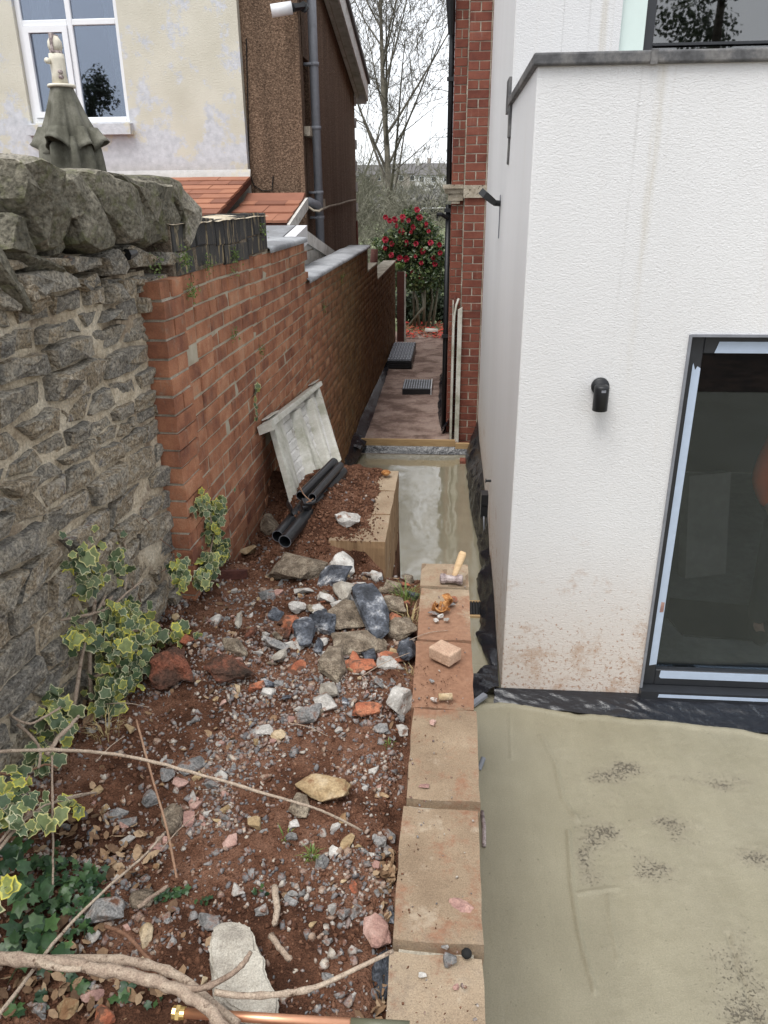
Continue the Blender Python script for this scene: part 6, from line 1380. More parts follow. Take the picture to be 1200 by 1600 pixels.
RK = [
 (458, 886, 112, 46, 'brownstone', 'large brown mortar-crusted stone at the back of the heap pointing right', -0.25, 0.8, 0.55),
 (520, 902, 60, 30, 'bluestone', 'blue-white broken stone end butting the big brown stone', -0.3, 0.8, 0.6),
 (532, 884, 52, 48, 'palestone', 'pale blue-grey wedge-shaped stone at the very back of the heap', 0.2, 0.55, 0.9),
 (478, 984, 42, 60, 'bluestone', 'dark blue pointed stone left of centre in the heap', 0.3, 0.6, 1.0),
 (509, 973, 58, 38, 'bluestone', 'dark blue stone wedged right of the pointed one', 0.1, 0.6, 0.8),
 (548, 960, 84, 44, 'brownstone', 'flat brown-grey stone lying under the long blue slab', 0.1, 0.8, 0.5),
 (560, 1002, 92, 36, 'brownstone', 'brown stone slab bridging the middle of the heap', 0.35, 0.9, 0.5),
 (522, 1024, 50, 66, 'brownstone', 'upright brown mortar-faced block in front of the heap', 0.05, 0.95, 0.7),
 (499, 1005, 22, 34, 'bluestone', 'small dark blue chip against the upright brown block', 0.2, 0.7, 0.7),
 (638, 1014, 42, 46, 'bluestone', 'blue-grey crystalline stone touching the block wall', 0.0, 0.7, 0.8),
 (626, 978, 54, 34, 'brownstone', 'brown stone with a black underside beside the grass tuft', 0.1, 0.8, 0.6),
 (616, 948, 52, 36, 'brownstone', 'rough brown stone behind the long blue slab near the wall', 0.3, 0.8, 0.7),
 (625, 1087, 44, 56, 'palestone', 'white angular stone propped against the block wall', -0.4, 0.6, 0.8),
 (573, 1107, 52, 28, 'redstone', 'bright orange brick fragment left of the white angular stone', -0.15, 0.8, 0.6),
 (560, 1040, 64, 20, 'redstone', 'flat red brick piece partly buried right of the upright block', 0.1, 0.9, 0.5),
 (615, 1026, 50, 20, 'redstone', 'dull orange brick sliver near the blue-grey crystalline stone', 0.1, 0.9, 0.4),
 (513, 1077, 34, 34, 'concretelump', 'sandy grey lump below the upright brown block', 0.3, 0.6, 0.8),
 (503, 1228, 98, 48, 'tanstone', 'large tan sandstone lump in the middle of the gravel', -0.28, 0.55, 0.6),
 (469, 1252, 38, 42, 'brownstone', 'small brown stone leaning on the left end of the tan sandstone', 0.1, 0.7, 0.6),
 (301, 1190, 54, 32, 'greystone', 'flat pale grey stone on the gravel under the arching stem', 0.1, 0.7, 0.35),
 (163, 1422, 74, 50, 'greystone', 'big tan-topped grey stone beside the dark ivy', 0.25, 0.7, 0.7),
 (227, 1453, 38, 46, 'tanstone', 'smooth orange-brown cobble right of the big grey stone', 0.6, 0.15, 0.7),
 (588, 1450, 46, 54, 'pinkstone', 'square purple-red stone near the lowest blocks', 0.1, 0.95, 0.7),
 (326, 1438, 48, 30, 'greystone', 'greenish grey stone above the broken concrete lump', 0.1, 0.5, 0.6),
 (540, 802, 46, 26, 'palestone', 'pinkish-white rock on the soil mound beside the black pipes', 0.3, 0.6, 0.6),
 (422, 816, 34, 42, 'brownstone', 'brown squarish stone at the foot of the white gate panel', 0.2, 0.9, 1.0),
 (604, 896, 24, 22, 'tanstone', 'cream stone at the far right of the heap', 0.4, 0.5, 0.7),
 (586, 901, 26, 20, 'palestone', 'grey-white stone beside the cream stone at the far right', 0.1, 0.5, 0.7),
 (339, 966, 26, 18, 'palestone', 'pale flat chip left of the heap', 0.4, 0.6, 0.5),
 (375, 962, 16, 40, 'concretelump', 'thin grey finger-shaped stone left of the heap', 0.15, 0.6, 0.8),
 (386, 860, 32, 18, 'tanstone', 'tan triangular chip in front of the pipe ends', 0.2, 0.6, 0.6),
 (463, 945, 32, 22, 'palestone', 'chalky pale stone at the left side of the heap', 0.3, 0.6, 0.7),
 (497, 948, 26, 26, 'palestone', 'chalky pale stone between the dark blue pieces', 0.6, 0.6, 0.7),
 (538, 925, 40, 32, 'concretelump', 'sandy lump behind the long blue slab', 0.2, 0.6, 0.7),
 (401, 1071, 30, 20, 'redstone', 'orange brick crumb on the gravel left of centre', 0.3, 0.7, 0.6),
 (275, 1035, 84, 66, 'darkclod', 'dark crusted clod of soil and brick against the ivy', 0.2, 0.4, 0.7),
 (362, 1032, 80, 46, 'darkclod', 'dark crumbling clod right of the bigger clod', 0.1, 0.4, 0.6),
 (292, 1003, 26, 18, 'redstone', 'orange brick chip on top of the dark clod', 0.2, 0.7, 0.8),
 (437, 1025, 30, 26, 'concretelump', 'speckled pale lump between clod and heap', 0.2, 0.4, 0.6),
 (414, 1137, 34, 20, 'palestone', 'white flattish stone on the gravel', 0.1, 0.6, 0.5),
 (436, 1146, 28, 20, 'tanstone', 'tan stone touching the white flattish stone', 0.4, 0.6, 0.5),
 (398, 1284, 26, 26, 'tanstone', 'small sharp tan stone left of the sandstone lump', 0.5, 0.6, 0.7),
 (541, 1312, 32, 26, 'tanstone', 'light brown stone below the sandstone lump', 0.2, 0.6, 0.5),
 (503, 1345, 30, 26, 'greystone', 'olive-grey rounded stone beside the grass tuft', 0.2, 0.25, 0.8),
 (272, 1272, 38, 56, 'brownstone', 'olive-brown slab standing by the thin upright stick', 0.35, 0.7, 0.7),
 (296, 1275, 20, 32, 'pinkstone', 'pink oblong stone right of the olive-brown slab', 0.3, 0.9, 0.8),
 (223, 1396, 40, 42, 'brownstone', 'brown stone among dead leaves above the cobble', 0.2, 0.6, 0.7),
 (107, 1571, 42, 34, 'tanstone', 'tan stone under the thick branch in the bottom left corner', 0.2, 0.5, 0.6),
 (146, 1551, 40, 24, 'pinkstone', 'rose-coloured stone just below the thick branch', 0.4, 0.5, 0.6),
 (166, 1582, 38, 40, 'redstone', 'crumbly red lump at the bottom edge', 0.2, 0.4, 0.7),
 (146, 1460, 26, 22, 'palestone', 'small pale stone in front of the big grey stone', 0.2, 0.6, 0.7),
 (553, 1385, 16, 34, 'redstone', 'narrow orange-pink stone above the purple-red square one', 0.3, 0.7, 0.7),
 (410, 1420, 26, 22, 'greystone', 'round grey pebble right of the ivy sprigs', 0.2, 0.2, 0.6),
 (262, 1208, 26, 22, 'greystone', 'dark grey stone left of the flat pale grey one', 0.2, 0.6, 0.7),
 (282, 1218, 26, 28, 'pinkstone', 'mauve stone left of the flat pale grey one', 0.6, 0.6, 0.7),
 (236, 1244, 30, 28, 'greystone', 'slate-grey stone on the bare soil above dead leaves', 0.2, 0.6, 0.7),
 (245, 1320, 30, 24, 'pinkstone', 'mauve-grey stone beside the thin upright stick', 0.2, 0.5, 0.7),
 (359, 1312, 28, 24, 'pinkstone', 'mauve-grey stone in the gravel right of the stick', 0.2, 0.5, 0.7),
 (330, 1225, 28, 18, 'greystone', 'long grey stone under the arching stem', 0.2, 0.5, 0.6),
 (145, 1298, 18, 22, 'bluestone', 'small blue slate chip on bare soil', 0.2, 0.7, 0.6),
 (387, 1232, 10, 8, 'palestone', 'tiny white pebble in the gravel centre', 0.2, 0.2, 0.6),
 (592, 1310, 26, 22, 'greystone', 'grey stone close to the block wall', 0.2, 0.5, 0.6),
 (605, 1325, 18, 24, 'greystone', 'upright grey chip close to the block wall', 0.2, 0.5, 0.7),
 (612, 1424, 20, 30, 'bluestone', 'dark stone jammed between soil and block edge', 0.2, 0.5, 0.8),
 (628, 1140, 24, 20, 'palestone', 'pale stone below the white angular stone', 0.2, 0.5, 0.7),
 (597, 1136, 26, 18, 'greystone', 'pale grey stone below the orange brick fragment', 0.2, 0.5, 0.6),
 (540, 1093, 14, 18, 'bluestone', 'small slate chip beside the orange brick fragment', 0.2, 0.7, 0.7),
]
for i, (px, py, w_, h_, mt, lab, yaw, boxy, tall) in enumerate(RK):
    rock_at(px, py, w_, h_, mt, lab, yaw, boxy=boxy, tall=tall, tilt=(random.uniform(-0.12, 0.12), random.uniform(-0.12, 0.12)), rough=0.09 if mt != 'darkclod' else 0.22, cuts=3 if w_ > 60 else 2)
# the long blue slab laid over the heap
p = GS(583, 985); d = (p-CP).dot(fwd); random.seed(12)
me = rockmesh('stone', M['bluestone'], 16, 0.92, 3, 0.07)
for v in me.vertices: v.co.x *= 0.066; v.co.y *= 0.155; v.co.z *= 0.032
tag(link('stone', me, None, (p.x, p.y+0.02, p.z+0.085), (R(30), R(-16), R(22))), 'long blue-grey split slab of stone tilted on top of the heap', 'stone')
# broken piece of concrete near the bottom
p = GS(382, 1525); d = (p-CP).dot(fwd); random.seed(14)
def cpoly(lst, z0): return [tuple(PZ(a, b, z0)) for a, b in lst]
pol = cpoly([(333, 1452), (372, 1436), (395, 1448), (418, 1520), (436, 1558), (434, 1590), (380, 1580), (338, 1555), (330, 1500)], p.z+0.05)
bm_ = bmesh.new(); vv_ = [bm_.verts.new((a-p.x, b-p.y, 0)) for a, b, c in pol]; bm_.faces.new(vv_); ex_ = bmesh.ops.extrude_face_region(bm_, geom=bm_.faces[:]); bmesh.ops.translate(bm_, vec=(0, 0, 0.07), verts=[v for v in ex_['geom'] if isinstance(v, bmesh.types.BMVert)])
bmesh.ops.bevel(bm_, geom=bm_.edges[:], offset=0.006, segments=2, affect='EDGES'); bmesh.ops.triangulate(bm_, faces=bm_.faces[:]); bmesh.ops.subdivide_edges(bm_, edges=[e for e in bm_.edges if e.calc_length() > 0.02], cuts=3); bmesh.ops.triangulate(bm_, faces=bm_.faces[:]); bmesh.ops.subdivide_edges(bm_, edges=[e for e in bm_.edges if e.calc_length() > 0.015], cuts=2); bmesh.ops.recalc_face_normals(bm_, faces=bm_.faces[:])
for v in bm_.verts: n_ = mnoise.noise(v.co*22)*0.007+mnoise.noise(v.co*70)*0.003; v.co += Vector((v.co.x, v.co.y, 0)).normalized()*n_*1.6+Vector((0, 0, n_*0.7))
me_ = bpy.data.meshes.new('concrete_lump'); bm_.to_mesh(me_); bm_.free(); me_.materials.append(M['concretelump']); cl = tag(link('concrete_lump', me_, None, (p.x, p.y, p.z-0.02), (0.03, -0.03, 0)), 'broken slab of old concrete half buried behind the copper pipe', 'concrete')
# midsize stones strewn about
random.seed(71); cnt = 0
mm = {k: [rockmesh('stone', M[k], 11, 0.4, 0, 0.06) for _ in range(3)] for k in ('greystone', 'palestone', 'pinkstone', 'tanstone')}
while cnt < 290:
    x_, y_ = random.uniform(-1.35, -0.14), random.uniform(1.1, 3.35); d_ = float(dens_g(np.array([x_]), np.array([y_]))[0])
    if random.random() > d_: continue
    k = random.choice(['greystone', 'greystone', 'greystone', 'palestone', 'pinkstone', 'tanstone']); s = random.uniform(0.010, 0.021) if random.random() < 0.8 else random.uniform(0.021, 0.034)
    o = link('loose_stone', random.choice(mm[k]), None, (x_, y_, soil_z(x_, y_)+s*0.2), (random.uniform(-0.4, 0.4), random.uniform(-0.4, 0.4), random.uniform(0, 6.28)), (s*random.uniform(0.9, 1.4), s*random.uniform(0.7, 1), s*random.uniform(0.5, 0.8)))
    tag(o, 'small angular loose stone lying among the gravel on the red soil', 'stone', 'small loose stones on the soil bed'); cnt += 1

random.seed(83)
hm = {k: [rockmesh('stone', M[k], 12, 0.7, 1, 0.07) for _ in range(3)] for k in ('brownstone', 'bluestone', 'greystone', 'palestone', 'redstone', 'darkclod')}
for k in range(74):
    q = GS(random.gauss(515, 80), random.gauss(965, 42) if k % 3 else random.uniform(890, 1120))
    if q.x > -0.14 or q.x < -0.95 or q.y > 3.5: continue
    s = random.uniform(0.018, 0.056); mt = random.choice(['brownstone', 'brownstone', 'bluestone', 'greystone', 'palestone', 'greystone', 'darkclod', 'redstone'])
    o = link('rubble_stone', random.choice(hm[mt]), None, (q.x, q.y, soil_z(q.x, q.y)+s*0.15+random.uniform(0, 0.012)), (random.uniform(-0.5, 0.5), random.uniform(-0.5, 0.5), random.uniform(0, 6.28)), (s*random.uniform(0.9, 1.5), s*random.uniform(0.6, 1), s*random.uniform(0.4, 0.8)))
    tag(o, 'small broken piece of rubble packed around the big stones of the heap', 'stone', 'small rubble pieces in the heap')

# ------------------------------------------------------------------ things on the block wall
bt = 1.200; M['sandbrick'] = rocky('sandy_brick', [(0.1, (0.36, 0.23, 0.16)), (0.9, (0.50, 0.35, 0.25))], 0.2, 14, 0.9, 110, 0.004, 0.7, 0.25)
p = PZ(695, 1033, bt); bk = MB().box((0, 0, 0), (0.102, 0.078, 0.050)); bkm = bk.mesh('brick', M['sandbrick'])
o = link('brick', bkm, None, (p.x, p.y+0.01, bt+0.030), (0, 0, R(-38))); bevel(o, 0.006, 2); tag(o, 'pinkish half brick sitting on the retaining wall', 'brick')
OB = [(722, 1418, 46, 40, 'pinkstone', 'purple flaky stone on the second nearest block', 0.35), (702, 1500, 24, 24, 'greystone', 'grey pointed stone on the nearest block', 0.8), (696, 1476, 16, 16, 'greystone', 'grey chip above the pointed stone on the nearest block', 0.6), (680, 1466, 18, 12, 'greystone', 'grey chip on the joint of the two nearest blocks', 0.6), (716, 1385, 18, 12, 'pinkstone', 'mauve chip above the purple flaky stone', 0.5), (732, 1448, 12, 10, 'greystone', 'tiny grey chip below the purple flaky stone', 0.5), (680, 1328, 12, 10, 'greystone', 'tiny dark chip in the middle of the third block', 0.5), (660, 1523, 14, 10, 'palestone', 'tiny pale chip left on the nearest block', 0.5), (712, 1542, 14, 10, 'pinkstone', 'tiny pink chip low on the nearest block', 0.5), (652, 1398, 12, 12, 'pinkstone', 'tiny brown chip left on the second nearest block', 0.5),
      (688, 963, 12, 9, 'palestone', 'white crumb on the wall below the rusty clip', 0.6), (697, 968, 10, 8, 'palestone', 'second white crumb on the wall right of the first', 0.6), (681, 969, 9, 8, 'palestone', 'third white crumb on the wall left of the first', 0.6), (676, 959, 24, 8, 'greystone', 'pale sliver in front of the rusty clip', 0.5), (705, 937, 22, 10, 'redstone', 'flat brown tile chip right of the rusty clip', 0.4), (706, 944, 14, 6, 'greystone', 'thin grey chip below the brown tile chip', 0.4), (677, 1130, 14, 9, 'pinkstone', 'tiny mauve stone near the top of the fourth block', 0.6), (674, 1064, 10, 8, 'greystone', 'tiny grey pebble below the pinkish half brick', 0.6), (662, 1228, 22, 8, 'pinkstone', 'flat brown flake low on the fourth block', 0.3), (678, 1094, 12, 9, 'palestone', 'small white stone left of the tan piece', 0.6)]
for (px, py, w_, h_, mt, lab, tl) in OB:
    rock_at(px, py, w_, h_, mt, lab, 0.2, z=bt-(0.018 if py > 1300 else 0), tall=tl, sink=0.05, cuts=1, boxy=0.5)
p = PZ(695, 1094, bt); o = single('clay_stub', MB().tube([p+Vector((-0.022, 0, 0.012)), p+Vector((0.026, 0.006, 0.013))], 0.013, 10), M['tanstone'], 'stubby tan cylinder lying at the end of the soiled block', 'clay piece', True)
p = PZ(729, 1490, bt-0.018+0.012); o = single('rubber_ball', MB().lathe([(0.0, -0.011), (0.008, -0.009), (0.0125, -0.002), (0.0125, 0.003), (0.009, 0.009), (0.0, 0.0115)], p, 18), M['rubber'], 'small round black plug on the nearest block', 'plug', True)
# club hammer standing on its head
hp_ = PZ(705, 912, bt); ht = thing('club_hammer', 'club hammer standing on its steel head on the far end of the retaining wall', 'hammer', (hp_.x, hp_.y, bt))
hc_ = Vector((hp_.x, hp_.y, bt+0.024)); ax = Vector((1, -0.08, 0)).normalized()
part('head', MB().tube([hc_-ax*0.052, hc_-ax*0.048, hc_-ax*0.030, hc_-ax*0.022, hc_+ax*0.022, hc_+ax*0.030, hc_+ax*0.048, hc_+ax*0.052], [0.019, 0.0235, 0.0235, 0.018, 0.018, 0.0235, 0.0235, 0.019], 10), M['steel'], ht)
tip = PY(724, 862, hc_.y+0.05); b0 = hc_+Vector((0.006, 0, -0.01)); dd = tip-b0
part('handle', MB().tube([b0, b0+dd*0.25, b0+dd*0.6, b0+dd*0.92, tip], [0.012, 0.0135, 0.017, 0.018, 0.013], 12, squash=0.85), M['handle'], ht, True)
# rusty clip: two curled shells and a bolt
rp = PZ(690, 955, bt); rc = thing('rusty_clip', 'rusty curled metal pipe clip on the retaining wall in front of the hammer', 'pipe clip', (rp.x, rp.y, bt))
def shell(c, r_, a0, a1, wdt, tilt, thick=0.004, n=14):
    m_ = Euler(tilt).to_matrix(); vs = []; fs = []
    for k in range(n):
        a = a0+(a1-a0)*k/(n-1)
        for (rr2, y2) in ((r_, -wdt/2), (r_, wdt/2), (r_+thick, wdt/2), (r_+thick, -wdt/2)): vs.append(m_ @ Vector((rr2*math.cos(a), y2, rr2*math.sin(a)))+Vector(c))
    for k in range(n-1):
        for j in range(4): j2 = (j+1) % 4; fs.append((k*4+j, k*4+j2, (k+1)*4+j2, (k+1)*4+j))
    fs += [(0, 1, 2, 3), tuple((n-1)*4+j for j in (3, 2, 1, 0))]; return vs, fs
part('shell', MB().add(*shell(rp+Vector((0.012, 0.012, 0.044)), 0.030, -1.2, 2.3, 0.030, (0.5, 0.2, 0.7))), M['rust'], rc)
part('shell', MB().add(*shell(rp+Vector((-0.008, -0.008, 0.026)), 0.026, 2.4, 6.2, 0.034, (-0.9, 0.1, 0.3))), M['rust'], rc)
part('lug', MB().add(*shell(rp+Vector((-0.028, -0.005, 0.022)), 0.014, 0, 4.8, 0.014, (0.2, 0.5, 1.2), 0.005)).add(*shell(rp+Vector((0.018, 0.0, 0.012)), 0.013, 0.4, 5.6, 0.014, (1.1, 0.2, 0.2), 0.005)), M['rust'], rc)
part('bolt', MB().tube([rp+Vector((-0.012, -0.022, 0.008)), rp+Vector((-0.002, 0.012, 0.040))], 0.006, 8).tube([rp+Vector((-0.013, -0.026, 0.004)), rp+Vector((-0.012, -0.020, 0.011))], 0.011, 6), M['rust'], rc)

# ------------------------------------------------------------------ leaning gate panel
TL, TR = PX(418, 664, -1.105), PX(490, 606, -1.095); BL, BR_ = PZ(457, 808, 1.07), PZ(523, 722, 1.20)
nrm = ((TR-TL).cross(BL-TL)).normalized(); nrm = nrm if nrm.x > 0 else -nrm
gpn = thing('timber_gate_panel', 'old mouldy white braced timber gate panel leaning on the brick wall', 'gate panel', TL)
def Qp(u, v, w_): return TL*(1-u)*(1-v)+TR*u*(1-v)+BL*(1-u)*v+BR_*u*v+nrm*w_
def slat(nm, u0, v0, u1, v1, w0, w1, u2=None, v2=None, mat='whitewood'):
    """box between two v levels; (u0,u1) at v0 and (u2..) at v1 allow slanted braces"""
    if u2 is None: u2, v2 = u0, u1
    c = [Qp(u0, v0, w0), Qp(u1, v0, w0), Qp(v2, v1, w0), Qp(u2, v1, w0), Qp(u0, v0, w1), Qp(u1, v0, w1), Qp(v2, v1, w1), Qp(u2, v1, w1)]
    part(nm, MB().add(c, [(0, 3, 2, 1), (4, 5, 6, 7), (0, 1, 5, 4), (1, 2, 6, 5), (2, 3, 7, 6), (3, 0, 4, 7)]), M[mat], gpn)
for k in range(9):
    slat('plank', 0.03, k/9+0.003, 0.97, (k+1)/9-0.003, 0.0, 0.016, mat='whitepaint')
slat('stile', -0.03, -0.02, 0.075, 1.02, 0.017, 0.05)
slat('stile', 0.085, 0.03, 0.15, 0.98, 0.017, 0.036)
slat('stile', 0.93, -0.02, 1.0, 1.0, 0.017, 0.05)
slat('ledge', 0.34, 0.06, 0.41, 0.98, 0.017, 0.075); slat('ledge', 0.66, 0.06, 0.73, 0.98, 0.017, 0.075)
slat('brace', 0.42, 0.08, 0.48, 0.97, 0.017, 0.040, 0.60, 0.66)
slat('top_rail', -0.07, -0.055, 1.03, 0.015, 0.0, 0.07); slat('rail_end', -0.12, -0.05, -0.072, 0.04, -0.01, 0.08)
for uu, vv in ((0.0, -0.076), (0.95, -0.08)):
    slat('batten', uu-0.06, vv-0.012, uu+0.10, vv-0.001, 0.0, 0.05)
# ------------------------------------------------------------------ black pipes and gutters
def pipe(nm, pts, r_, label, hollow=True):
    pts = [Vector(q) for q in pts]; d_ = (pts[0]-pts[1]).normalized(); t = thing(nm, label, 'pipe', pts[0])
    part('barrel', MB().tube(pts, r_, 20, False).tube(pts[::-1], r_*0.90, 20, False), M['blackplastic'], t, True)
    x0 = d_.orthogonal().normalized(); y0 = d_.cross(x0); V_ = []; F_ = []
    for k in range(24):
        a = 6.283*k/24; u_ = x0*math.cos(a)+y0*math.sin(a); V_ += [pts[0]+u_*r_, pts[0]+u_*r_*0.90, pts[0]+u_*r_*0.90-d_*0.001]
    for k in range(24): k2 = (k+1) % 24; F_.append((k*3, k2*3, k2*3+1, k*3+1))
    part('rim', MB().add(V_, F_), M['greyplastic'], t); return t
zp = 1.235
pipe('black_pipe', [PZ(445, 846, zp), PZ(492, 789, zp+0.03), PZ(535, 737, zp+0.06)], 0.034, 'thick black pipe lying open end forward on the soil')
pipe('black_pipe', [PZ(434, 838, zp-0.01), PZ(520, 735, zp+0.05)], 0.033, 'black pipe half hidden left behind the thick open one')
pipe('black_pipe', [PZ(488, 777, zp+0.115), PZ(532, 727, zp+0.12)], 0.022, 'thinner black pipe resting on top of the other pipes')
pipe('black_pipe', [PZ(470, 775, zp+0.09), PZ(522, 722, zp+0.12)], 0.028, 'black pipe wedged between the gate panel and the thinner pipe')
gg = thing('gutter_bracket', 'black plastic gutter fitting lying at the near end of the upper pipes', 'bracket', PZ(466, 790, zp+0.07))
b0 = PZ(466, 790, zp+0.075)
part('shell', MB().add(*shell(b0, 0.05, 2.9, 5.9, 0.07, (0.3, 0.2, 0.6), 0.006)), M['blackplastic'], gg); part('clip', MB().box(b0+Vector((0.045, 0.0, 0.01)), (0.05, 0.05, 0.04), (0.3, 0.2, 0.5)).tube([b0+Vector((0.03, -0.03, 0)), b0+Vector((0.09, 0.02, 0.02))], 0.012, 8), M['blackplastic'], gg)
single('wire', MB().tube([PZ(468, 760, 1.4), PZ(474, 772, 1.36), PZ(480, 778, 1.36), PZ(486, 783, 1.35), PZ(479, 785, 1.35), PZ(490, 779, 1.37)], 0.003, 5), M['brambletwig'], 'rusty wire curl on the gutter fitting', 'wire')
p = GS(548, 742); single('stone', MB().lathe([(0.0, 0.022), (0.02, 0.020), (0.032, 0.008), (0.02, -0.008), (0.0, -0.01)], PZ(603, 740, 1.225), 14), M['rust'], 'small brown stone on the far corner of the buried blocks', 'stone', True)
a, b = GS(338, 906), GS(386, 905)
o = single('timber_offcut', MB().prism([a+Vector((0, 0, 0.0)), b+Vector((0, 0, 0.0)), b+Vector((0, 0, 0.045)), a+Vector((0, 0, 0.045))], (0, 0.02, 0)), M['darkwood'], 'dark splintered timber offcut standing on edge beside the pier ivy', 'timber'); 
# copper pipe
a, b, c = PZ(285, 1583, 1.27), PZ(548, 1599, 1.27), PZ(640, 1604, 1.27)
cpp = thing('copper_pipe', 'copper pipe with a brass end fitting lying across the bottom of the picture', 'pipe', a)
part('tube', MB().tube([a, b], 0.0100, 16), M['copper'], cpp, True); part('sleeve', MB().tube([b, c], 0.0105, 12), M['greenpipe'], cpp, True)
dx = (b-a).normalized(); part('fitting', MB().tube([a-dx*0.020, a-dx*0.012], 0.0135, 8).tube([a-dx*0.012, a-dx*0.004], 0.0155, 6).tube([a-dx*0.004, a+dx*0.006], 0.0125, 16), M['brass'], cpp)

# ================================================================== IVY, TWIGS, GRASS
def ivy_leaf(seed, lob=0.8, mat='ivyvar'):
    r = random.Random(seed); mb = MB()
    ang = [-90, -58, -22, 8, 38, 64, 90, 116, 142, 172, 202, 238]; rad = [0.24, 0.50, 0.66, 0.52, 0.80, 0.62, 1.0, 0.62, 0.80, 0.52, 0.66, 0.50]
    out = []
    for a_, q in zip(ang, rad):
        q = 0.45+(q-0.45)*lob; q *= r.uniform(0.9, 1.1); out.append((q*math.cos(R(a_)), q*math.sin(R(a_))))
    n = len(out); V_ = []; A_ = []
    for s_, m_ in ((1.0, 1.0), (0.74, 0.0), (0.35, 0.0)):
        for (x_, y_) in out:
            rr2 = math.hypot(x_, y_)*s_; V_.append((x_*s_, y_*s_, -0.22*rr2*rr2 + 0.10*abs(x_*s_) + r.uniform(-0.02, 0.02))); A_.append(m_)
    V_.append((0, -0.02, 0.0)); A_.append(0.0); F_ = []
    for ring in range(2):
        for k in range(n): k2 = (k+1) % n; F_.append((ring*n+k, ring*n+k2, (ring+1)*n+k2, (ring+1)*n+k))
    for k in range(n): F_.append((2*n+k, 2*n+(k+1) % n, 3*n))
    mb.add(V_, F_, A_); return mb.mesh('leaf', M[mat], True)
LVv = [ivy_leaf(s, 0.78) for s in range(6)]; LVg = [ivy_leaf(40+s, 1.15, 'ivygreen') for s in range(5)]
def ivy(name, label, spots, leaves, size, normal, seed, mats, stems=None, stemr=0.004, extra=0):
    """spots: list of (world point, spread(3), weight)"""
    r = random.Random(seed); o0 = Vector(spots[0][0]); t = thing(name, label, 'ivy', o0)
    tot = sum(s[2] for s in spots)
    for s in spots:
        for k in range(int(leaves*s[2]/tot)):
            p = Vector(s[0])+Vector((r.uniform(-1, 1)*s[1][0], r.uniform(-1, 1)*s[1][1], r.uniform(-1, 1)*s[1][2]))
            n = Vector(normal)+Vector((r.gauss(0, 0.45), r.gauss(0, 0.45), r.gauss(0, 0.35)))
            if n.length < 0.1: n = Vector(normal)
            q = n.to_track_quat('Z', 'Y').to_matrix() @ Matrix.Rotation(r.choice([math.pi, 0, 2.5, 3.8])+r.uniform(-0.6, 0.6), 3, 'Z')
            sz = size*r.uniform(0.55, 1.2); link('leaf', r.choice(mats), t, p-o0, q.to_euler(), (sz*r.uniform(0.85, 1.1), sz, sz))
    if extra:
        xb = MB()
        for s in spots:
            for k in range(int(extra*s[2]/tot)):
                p = Vector(s[0])+Vector((r.gauss(0, 0.8)*s[1][0], r.gauss(0, 0.8)*s[1][1], r.gauss(0, 0.8)*s[1][2]))-o0-Vector(normal)*0.012
                n = Vector(normal)+Vector((r.gauss(0, 0.6), r.gauss(0, 0.6), r.gauss(0, 0.5))); q = n.to_track_quat('Z', 'Y').to_matrix() @ Matrix.Rotation(r.uniform(0, 6.28), 3, 'Z'); sz = size*r.uniform(0.4, 0.9)
                m_ = r.choice(mats); xb.add([p+q @ (v.co*sz) for v in m_.vertices], [tuple(pp.vertices) for pp in m_.polygons], [a.value for a in m_.attributes['margin'].data])
        tag(link('small_leaves', xb.mesh('small_leaves', mats[0].materials[0], True), t), None, None, None, 'stuff')
    if stems:
        mb = MB()
        for st_ in stems:
            pts = [Vector(q) for q in st_]; mb.tube(pts, [stemr*(1-0.6*i/len(pts)) for i in range(len(pts))], 6)
        part('stem', mb, M['twig'], t, True)
    return t
def wp(px, py, off=0.05):
    n = Vector((math.cos(SWA), math.sin(SWA), 0)); v = ray(px, py); t = (Vector((-1.215, 3.06, 0))+n*off-CP).dot(n)/v.dot(n); return CP+v*t
sp = [(wp(132, 868, 0.05), (0.03, 0.07, 0.07), 9), (wp(140, 905, 0.05), (0.03, 0.06, 0.05), 8), (wp(180, 880, 0.05), (0.03, 0.05, 0.06), 6), (wp(125, 995, 0.07), (0.03, 0.05, 0.04), 6), (wp(165, 975, 0.08), (0.04, 0.08, 0.05), 9), (wp(200, 960, 0.09), (0.05, 0.08, 0.04), 12), (wp(225, 990, 0.12), (0.05, 0.08, 0.04), 14), (wp(195, 1010, 0.13), (0.05, 0.08, 0.05), 14), (wp(205, 1045, 0.14), (0.05, 0.07, 0.04), 12), (wp(180, 1070, 0.14), (0.05, 0.06, 0.04), 10), (wp(170, 1100, 0.12), (0.04, 0.05, 0.04), 6), (wp(270, 990, 0.16), (0.06, 0.06, 0.02), 5), (wp(290, 1000, 0.2), (0.05, 0.05, 0.02), 3), (wp(85, 1110, 0.06), (0.03, 0.05, 0.05), 7), (wp(100, 1130, 0.08), (0.04, 0.05, 0.04), 5), (wp(60, 1185, 0.10), (0.04, 0.06, 0.04), 5)]
sts = [[wp(144, 1120, 0.06), wp(140, 1040, 0.05), wp(142, 985, 0.04), wp(155, 950, 0.05), wp(165, 930, 0.05)], [wp(142, 985, 0.04), wp(148, 940, 0.03), wp(135, 900, 0.03), wp(130, 860, 0.02)], [wp(160, 945, 0.05), wp(195, 920, 0.03), wp(200, 870, 0.02), wp(185, 820, 0.015)], [wp(150, 1000, 0.06), wp(200, 985, 0.12), wp(250, 985, 0.15), wp(300, 1005, 0.18)], [wp(145, 1060, 0.07), wp(185, 1040, 0.12), wp(215, 1060, 0.13)], [wp(105, 1150, 0.05), wp(118, 1090, 0.05), wp(127, 1030, 0.05), wp(138, 980, 0.05)]]
